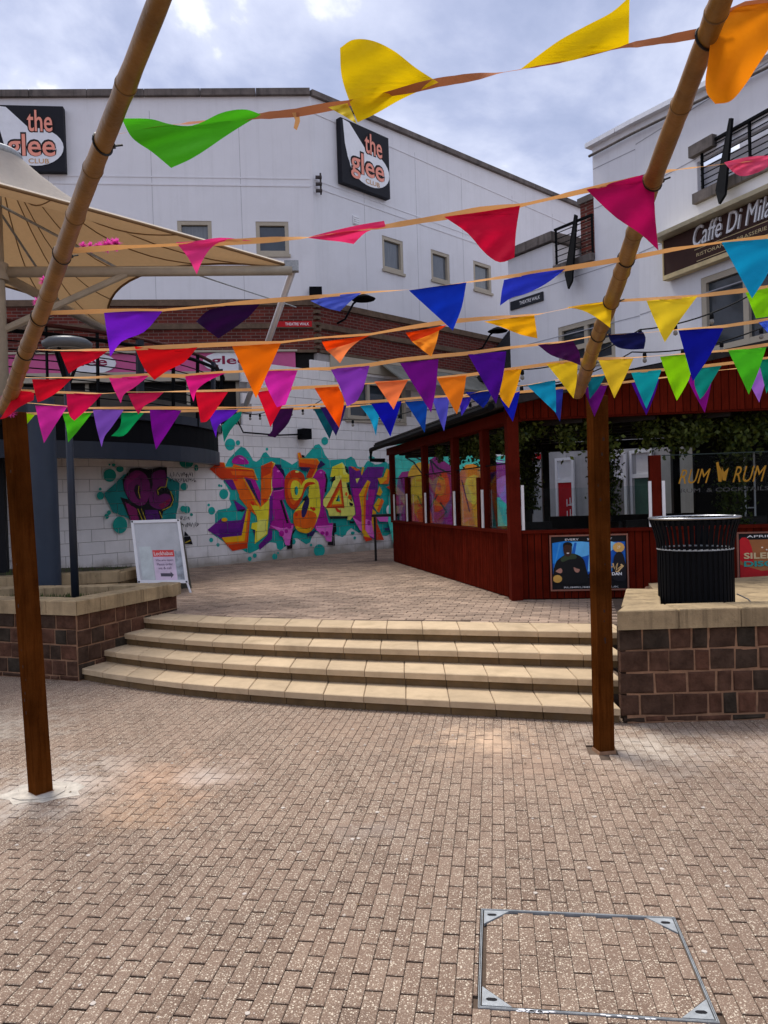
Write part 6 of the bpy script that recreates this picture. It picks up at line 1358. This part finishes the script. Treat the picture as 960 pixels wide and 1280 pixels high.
bunting('fourth bunting string with red, orange and yellow pennants', 437, 378,
    [(46, 437), (78, 438), (140, 437), (200, 434), (291, 430), (350, 428), (402, 422), (462, 418), (507, 410), (560, 402), (605, 398), (672, 393), (717, 384), (770, 376), (808, 374), (872, 370), (930, 363), (965, 359)],
    [([(75, 440), (106, 439), (136, 438), (117, 451), (100, 458), (86, 467)], '#d8102c', 'red pennant'),
     ([(168, 433), (205, 437), (247, 434), (230, 453), (210, 463), (193, 475), (180, 460)], '#e01018', 'red pennant'),
     ([(290, 433), (320, 431), (351, 429), (335, 465), (320, 498), (305, 465)], '#ff7808', 'orange pennant'),
     ([(402, 427), (435, 423), (463, 419), (450, 425), (408, 438)], '#f04408'), ([(408, 438), (450, 425), (436, 437), (425, 454), (413, 442)], '#fb8a50', 'orange pennant folded along its middle', .05),  # one cloth: light through the fold is put into the two oranges
     ([(507, 416), (535, 411), (559, 406), (549, 413), (515, 427)], '#f04408'), ([(515, 427), (549, 413), (545, 430), (539, 446), (526, 436)], '#ff9a30', 'orange pennant folded along its middle', .05),  # same again, darker doubled half and glowing lower half painted by colour
     ([(605, 402), (640, 397), (668, 394), (672, 423), (650, 418), (625, 408)], '#fbb40e', 'amber pennant'),
     ([(708, 384), (740, 379), (765, 376), (763, 410), (747, 398), (728, 388)], '#f8cf20', 'yellow pennant'),
     ([(808, 376), (840, 373), (872, 370), (850, 400), (831, 428), (818, 400)], '#f6d62c', 'yellow pennant'),
     ([(932, 366), (968, 358), (966, 395), (945, 398)], '#8fe010', 'lime pennant at the right edge')], .019, 4)
bunting('fifth bunting string with red, pink, purple and navy pennants', 473, 418,
    [(28, 472), (110, 472), (187, 469), (230, 470), (282, 465), (336, 463), (390, 461), (412, 461), (463, 456), (499, 450), (547, 445), (582, 442), (633, 435), (706, 427), (747, 419), (806, 416), (847, 412), (904, 408), (965, 399)],
    [([(40, 474), (66, 474), (90, 473), (72, 490), (55, 500), (47, 503), (43, 488)], '#d8102c', 'red pennant'),
     ([(136, 472), (160, 471), (187, 469), (167, 485), (155, 493), (151, 504), (143, 488)], '#f0308c', 'pink pennant'),
     ([(231, 470), (256, 468), (283, 466), (259, 477), (246, 488), (242, 502), (236, 486)], '#f0208c', 'hot pink pennant'),
     ([(328, 464), (350, 463), (372, 463), (357, 506), (346, 509), (332, 480)], '#e02cb0', 'magenta pink pennant'),
     ([(413, 461), (438, 459), (462, 457), (447, 500), (434, 508), (424, 482)], '#8c3cbc', 'orchid purple pennant'),
     ([(500, 454), (524, 451), (548, 449), (545, 484), (539, 516), (520, 486)], '#6c0c80', 'dark purple pennant'),
     ([(585, 443), (609, 441), (633, 439), (628, 475), (620, 505), (603, 475)], '#480c88', 'indigo pennant'),
     ([(672, 431), (716, 426), (724, 440), (726, 457), (714, 452), (689, 444)], '#45104c', 'dark purple pennant rolled by the wind'),
     ([(760, 418), (804, 415), (807, 422), (805, 436), (790, 437), (772, 434), (763, 426)], '#14184c', 'navy pennant rolled by the wind'),
     ([(848, 413), (875, 411), (905, 409), (887, 445), (866, 477), (857, 445)], '#0c1494', 'royal blue pennant'),
     ([(948, 403), (972, 398), (972, 415), (962, 418)], '#4064dc', 'blue pennant at the right edge')], .019, 5)
bunting('sixth bunting string with crimson, orange, yellow and green pennants', 492, 456,
    [(14, 488), (62, 490), (128, 492), (160, 490), (190, 490), (284, 488), (345, 486), (390, 484), (422, 482), (467, 479), (509, 475), (547, 472), (583, 469), (597, 467), (650, 460), (685, 455), (735, 449), (791, 447), (858, 442), (910, 438), (965, 430)],
    [([(21, 488), (43, 490), (42, 500), (24, 509), (8, 522), (0, 524), (10, 508)], '#d8102c', 'red pennant by the left pole'),
     ([(83, 491), (106, 492), (128, 492), (115, 506), (102, 518), (93, 526), (87, 520)], '#d0104c', 'crimson pennant'),
     ([(160, 492), (182, 491), (205, 490), (194, 500), (181, 507), (173, 518), (167, 508)], '#c81c50', 'crimson pennant'),
     ([(244, 490), (265, 490), (285, 490), (270, 512), (258, 527), (251, 528)], '#e01030', 'red pennant'),
     ([(321, 490), (345, 487), (365, 486), (350, 512), (338, 534), (330, 512)], '#e81030', 'red pennant partly behind a pink one'),
     ([(393, 485), (408, 484), (423, 483), (430, 500), (427, 520), (424, 535), (408, 510)], '#ff5c08', 'orange pennant'),
     ([(468, 477), (490, 476), (510, 475), (500, 494), (492, 512), (480, 494)], '#fc8048', 'peach pennant'),
     ([(546, 473), (565, 471), (583, 469), (579, 495), (571, 518), (558, 495)], '#fd861c', 'orange pennant'),
     ([(630, 463), (641, 462), (652, 461), (646, 485), (636, 510), (625, 495)], '#fbac10', 'amber pennant'),
     ([(683, 455), (703, 453), (722, 452), (721, 475), (717, 498), (700, 476)], '#f6cf24', 'yellow pennant'),
     ([(748, 450), (770, 449), (792, 448), (780, 474), (768, 498), (758, 474)], '#f2cb2c', 'yellow pennant'),
     ([(825, 446), (842, 444), (858, 443), (863, 468), (855, 486), (846, 501), (835, 474)], '#8fd80c', 'lime pennant'),
     ([(910, 438), (934, 436), (958, 434), (948, 464), (936, 493), (923, 465)], '#4cc020', 'green pennant')], .019, 6)
bunting('seventh bunting string with pink, purple, blue and teal pennants', 503, 478,
    [(20, 503), (40, 504), (112, 510), (200, 510), (250, 510), (315, 509), (390, 506), (435, 504), (480, 501), (526, 497), (580, 494), (602, 489), (660, 481), (695, 475), (734, 471), (783, 465), (831, 462), (877, 458), (920, 453), (965, 447)],
    [([(44, 507), (64, 507), (85, 507), (70, 530), (55, 554), (49, 530)], '#dc30a8', 'orchid pink pennant'),
     ([(116, 512), (136, 512), (155, 512), (138, 536), (131, 545), (127, 559), (121, 536)], '#7c50bc', 'lilac pennant'),
     ([(187, 512), (207, 512), (227, 513), (211, 538), (195, 562), (190, 538)], '#780c90', 'purple pennant'),
     ([(262, 513), (280, 512), (298, 512), (288, 522), (273, 532), (270, 547), (263, 525)], '#6420c8', 'violet pennant'),
     ([(347, 511), (367, 510), (361, 528), (344, 547), (334, 545), (340, 538), (341, 525)], '#340c40', 'dark purple pennant'),
     ([(400, 509), (417, 508), (433, 507), (427, 527), (420, 545), (410, 527)], '#28185c', 'indigo pennant behind an orange one'),
     ([(464, 505), (483, 503), (502, 502), (495, 524), (488, 546), (476, 524)], '#0c10a8', 'royal blue pennant'),
     ([(540, 498), (562, 496), (559, 518), (555, 539), (547, 518)], '#5454c8', 'lavender blue pennant'),
     ([(581, 490), (600, 490), (616, 489), (610, 502), (604, 510), (592, 500)], '#0c2088', 'navy pennant'),
     ([(625, 498), (650, 489), (646, 508), (641, 527), (632, 512)], '#0c18a0', 'royal blue pennant behind an amber one'),
     ([(659, 482), (677, 478), (694, 475), (695, 495), (695, 516), (677, 499)], '#1090bc', 'cyan pennant'),
     ([(734, 473), (757, 469), (748, 485), (737, 499)], '#0c7080', 'teal pennant'),
     ([(789, 466), (808, 464), (827, 462), (818, 487), (808, 511), (798, 488)], '#0ca0a8', 'turquoise pennant'),
     ([(870, 461), (902, 457), (891, 475), (880, 494), (875, 499), (868, 480)], '#0c8478', 'teal pennant'),
     ([(948, 450), (972, 447), (968, 470), (958, 492)], '#088060', 'teal green pennant at the right edge')], .019, 7)
bunting('farthest bunting string with lime, green, blue and purple pennants', 515, 488,
    [(4, 517), (45, 517), (80, 516), (115, 515), (180, 515), (262, 513), (303, 513), (390, 510), (425, 509), (475, 505), (535, 500), (577, 496), (650, 490), (706, 485), (779, 478), (837, 471), (897, 463), (927, 460), (965, 455)],
    [([(10, 517), (45, 517), (27, 538), (18, 549), (7, 548), (16, 540)], '#98d408', 'lime pennant'),
     ([(78, 517), (97, 516), (115, 516), (98, 538), (85, 553), (83, 535)], '#4cc420', 'green pennant'),
     ([(152, 516), (181, 515), (168, 530), (154, 545), (139, 545), (150, 533)], '#089050', 'emerald pennant'),
     ([(277, 532), (290, 520), (303, 513), (300, 523), (288, 538), (280, 553)], '#0c7868', 'teal pennant'),
     ([(392, 511), (412, 510), (425, 509), (412, 549), (402, 530)], '#08505c', 'dark teal pennant'),
     ([(450, 507), (476, 505), (473, 525), (470, 545), (463, 525)], '#189cc8', 'sky blue pennant'),
     ([(506, 502), (520, 501), (535, 500), (533, 520), (531, 541), (518, 520)], '#0c48a8', 'blue pennant'),
     ([(573, 498), (590, 496), (585, 507), (577, 520)], '#3828a8', 'violet blue pennant'),
     ([(680, 488), (704, 486), (702, 508), (700, 527), (690, 508)], '#2c38a0', 'dark blue pennant behind the cyan one'),
     ([(728, 483), (745, 481), (760, 480), (752, 500), (743, 521), (735, 500)], '#5c0c6c', 'purple pennant over the right post'),
     ([(789, 478), (824, 474), (817, 497), (808, 519), (798, 498)], '#480c90', 'violet pennant behind the turquoise one'),
     ([(858, 471), (891, 467), (887, 490), (881, 516), (868, 492)], '#8c0c88', 'magenta pennant behind the teal one'),
     ([(927, 462), (962, 458), (956, 480), (949, 503), (938, 482)], '#a468d0', 'lilac pennant behind the green one')], .019, 8)
# paper flower garland stuck to the left pole
fg = MB(); rs = random.Random(5)
def flower(c, s):
    for _ in range(60):
        d = V((rs.gauss(0, 1), rs.gauss(0, 1), rs.gauss(0, 1))).normalized(); a = d.cross(V((0, 0, 1))).normalized() * s * .25; fg.add([c + a, c - a, c + d * s], [(0, 1, 2)])
ft = thing('paper_flowers', 'pink paper flowers clipped along the left bamboo pole and second string', 'decoration', at(105, 306, 2.5))
for px, py, Zz, s_ in ((104, 308, 2.62, .018), (113, 309, 2.6, .02), (124, 308, 2.6, .02), (134, 307, 2.58, .026), (145, 305, 2.56, .026), (56, 352, 3.1, .028), (48, 378, 3.4, .03), (8, 500, 4.6, .04), (22, 492, 4.55, .04), (14, 515, 4.6, .04)):
    fg = MB(); flower(at(px, py, Zz), s_); o = link('flower', fg.mesh('flower', fab('#e858b8'), wloc(ft), fixn=False), ft)
# string lights ----------------------------------------------------------------
def lights(label, pts, n, seed):
    rs = random.Random(seed); W = [at(x, y, Z) for x, y, Z in pts]; t = thing('string_lights', label, 'string lights', W[0], 'festoon light strings'); cable = []
    for i in range(len(W) - 1):
        for k in range(12): q = k / 12; cable.append(W[i].lerp(W[i + 1], q) - V((0, 0, .12 * 4 * q * (1 - q))))
    cable.append(W[-1]); mb = MB(); mb.tube(cable, .008, 4); part('cable', mb, M['black'], t)
    for k in range(n):
        c = cable[int((k + .5) / n * (len(cable) - 1))]; mb = MB(); mb.lathe(c + V((0, 0, -.085)), [(.012, .08), (.022, .07), (.024, .03), (.012, .02)], 8); b_ = part('lamp_holder', mb, M['black'], t)
        mb = MB(); mb.lathe(c + V((0, 0, -.125)), [(.002, 0), (.022, .012), (.026, .035), (.014, .06)], 8); part('bulb', mb, mat('bulb', (.2, .19, .17), rough=.1, bump=0) if 'bulb' not in bpy.data.materials else bpy.data.materials['bulb'], b_, smooth=True)
lights('festoon lights crossing in front of the cafe windows', [(640, 462, 9.2), (800, 412, 8.6), (985, 340, 8.0)], 7, 1)
lights('festoon lights just above the bar fascia', [(640, 482, 9.6), (790, 440, 9.0), (985, 395, 8.6)], 8, 2)
lights('festoon lights along the bar roof left slope', [(405, 520, 14.5), (520, 512, 13), (650, 476, 10)], 8, 3)
lights('festoon lights hanging before the block wall left of the corner', [(296, 512, 15.2), (345, 508, 15.2), (402, 500, 15)], 8, 4)
# ================================================================== A BOARD
ab = at(200, 728, 10.2); ab = onz(216, 742, U)
bo = thing('pavement_sign', 'white framed folding pavement sign with a red headed notice behind the left planter', 'sign', (ab.x - .25, ab.y + .1, U))
def q_(px, py, Z): return at(px, py, Z)
Zb = ab.y + .02; tl, tr, br_, bl2 = at(164, 651, Zb + .28), at(225, 649, Zb + .22), at(236, 729, Zb + .03), at(173, 729, Zb + .09)
ux = (tr - tl); uy = (bl2 - tl); nn = ux.cross(uy).normalized(); nn = -nn if nn.dot(tl - CP) > 0 else nn
def S(u, v, e=0.): return tl.lerp(tr, u).lerp(bl2.lerp(br_, u), v) + nn * e
def bar(u0, v0, u1, v1, e0=.0, e1=.025): m_ = MB(); m_.hexa([S(u0, v1, e0), S(u1, v1, e0), S(u1, v1, e1), S(u0, v1, e1), S(u0, v0, e0), S(u1, v0, e0), S(u1, v0, e1), S(u0, v0, e1)]); return m_
part('backing', bar(.02, .02, .98, .98, -.01, .004), mat('poster_film', (.50, .51, .53), rough=.25, var=.12, sc_=3, bump=.1), bo)
for u0, v0, u1, v1 in ((0, 0, 1, .045), (0, .955, 1, 1), (0, .045, .055, .955), (.945, .045, 1, .955)): part('frame_bar', bar(u0, v0, u1, v1), M['white_paint'], bo)
for u, v in ((.03, .02), (.97, .02), (.03, .98), (.97, .98)): m_ = MB(); c = S(u, v, .0255); m_.obox(c - ux.normalized() * .012 - uy.normalized() * .012, ux.normalized() * .024, uy.normalized() * .024, nn * .004); part('corner_cap', m_, M['tie'], bo)
nt_ = part('notice', bar(.36, .48, .79, .965, .004, .0055), paint('#dcc8dc'), bo)
part('header', bar(.36, .48, .79, .585, .0056, .0065), paint('#e04848'), nt_)
def St(tx, u, v, w_, h_, c, e=.0075, bold=0.): m_ = MB(); text(m_, tx, S(u, v, e), ux.normalized(), -uy.normalized(), nn, ux.length * w_, uy.length * h_, bold=bold); part('lettering', m_, paint(c), nt_)
St('Lockhabus', .385, .565, .38, .06, '#f4e8e8', bold=.01); St('We are open', .40, .665, .36, .04, '#4c3c5c'); St('Please order', .42, .725, .32, .04, '#4c3c5c'); St('via & call', .44, .785, .26, .04, '#4c3c5c')
m_ = MB(); m_.poly([S(u, v, .0068) for u, v in ((.47, .845), (.67, .845), (.67, .82), (.73, .87), (.67, .92), (.67, .895), (.47, .895))][::-1]); part('arrow', m_, paint('#56525e'), nt_)
part('film_sheet', bar(.80, .5, .93, .94, .004, .006), mat('crumpled_film', (.33, .36, .40), rough=.15, var=.4, sc_=14, bump=1., bsc=18), bo)
part('film_sheet', bar(.1, .42, .34, .94, .004, .006), mat('pale_film', (.55, .60, .60), rough=.2, var=.15, sc_=5, bump=.5, bsc=9), bo)
rl0 = at(236, 752, Zb - .05); rl0.z = U
m_ = MB(); m_.tube([S(.97, .98, .01), V((S(.97, 1).x + .05, S(.97, 1).y - .02, U + .0))], .016, 8); part('leg', m_, M['white_paint'], bo)
m_ = MB(); m_.tube([S(.03, .98, .01), V((S(.03, 1).x + .05, S(.03, 1).y - .02, U + .0))], .016, 8); part('leg', m_, M['white_paint'], bo)
bk = [S(.0, .03, -.03), S(1, .03, -.03), V((br_.x - .12, br_.y + .62, U)), V((bl2.x - .12, bl2.y + .62, U))]
m_ = MB(); m_.add(bk + [x + V((0, .02, 0)) for x in bk], [(0, 1, 2, 3), (4, 5, 6, 7), (0, 1, 5, 4), (1, 2, 6, 5), (2, 3, 7, 6), (3, 0, 4, 7)]); part('rear_panel', m_, paint('#6a6a60'), bo)
# ================================================================== LITTER BIN
bx, by = at(873, 700, 6.55).x, 6.62; bz = .77; BH = at(873, 650, 6.62).z - bz + .02
lbn = thing('litter_bin', 'black slatted round litter bin with a flared rim on the right planter', 'litter bin', (bx, by, bz))
rb0 = .300
m_ = MB(); m_.lathe((bx, by, bz), [(.01, .01), (rb0 - .03, .01), (rb0 - .03, .50), (.27, .51)], 40); o = part('inner_drum', m_, M['blackmat'], lbn)
m_ = MB(); m_.lathe((bx, by, bz), [(.01, .505), (.27, .505)], 40)
sz_ = MB(); prof = [(rb0, .0), (rb0, .30), (rb0, .48), (rb0 + .008, .58), (rb0 + .03, .68), (rb0 + .055, BH - .03), (rb0 + .06, BH)]
hw = .0115
for i in range(len(prof) - 1):
    (r0, z0), (r1, z1) = prof[i], prof[i + 1]; sz_.hexa([V((r0, -hw, z0)), V((r0 + .008, -hw, z0)), V((r0 + .008, hw, z0)), V((r0, hw, z0)), V((r1, -hw, z1)), V((r1 + .008, -hw, z1)), V((r1 + .008, hw, z1)), V((r1, hw, z1))])
r0, z0 = prof[-1]
sz_.hexa([V((r0 - .05, -hw, z0 - .012)), V((r0 + .008, -hw, z0 - .0)), V((r0 + .008, hw, z0 - .0)), V((r0 - .05, hw, z0 - .012)), V((r0 - .05, -hw, z0 - .004)), V((r0 + .008, -hw, z0 + .008)), V((r0 + .008, hw, z0 + .008)), V((r0 - .05, hw, z0 - .004))])
sme = sz_.mesh('slat', M['black'])
for k in range(44): o = link('slat', sme, lbn, V((0, 0, 0))); o.rotation_euler = (0, 0, k / 44 * 2 * math.pi)
def hoop(r, z, h, t_, nm, mt='black'): m_ = MB(); m_.lathe((bx, by, bz), [(r, z), (r + t_, z), (r + t_, z + h), (r, z + h), (r, z)], 48); o = part(nm, m_, M[mt], lbn); smoothmod(o, 50)
hoop(rb0 - .012, .02, .03, .011, 'hoop'); hoop(rb0 - .004, .515, .012, .016, 'hoop', 'steel'); hoop(rb0 + .035, BH - .055, .028, .012, 'hoop')
m_ = MB(); pts = [V((bx + (rb0 + .067) * math.cos(a / 48 * 6.2832), by + (rb0 + .067) * math.sin(a / 48 * 6.2832), bz + BH + .004)) for a in range(49)]; m_.tube(pts, .010, 6); part('rim', m_, mat('rim_steel', (.42, .43, .45), rough=.35, metal=.9, bump=0), lbn, smooth=True)
m_ = MB(); pts = [V((bx + (rb0 + .005) * math.cos(a / 48 * 6.2832), by + (rb0 + .005) * math.sin(a / 48 * 6.2832), bz + BH - .012)) for a in range(49)]; m_.tube(pts, .008, 6); part('inner_rim', m_, M['black'], lbn, smooth=True)
m_ = MB(); m_.tube([V((bx + .33, by - .05, bz + .12)), V((bx + .40, by - .1, bz + .08)), V((bx + .46, by - .15, bz + .0))], .006, 5); part('cable', m_, paint('#9a948c'), lbn)
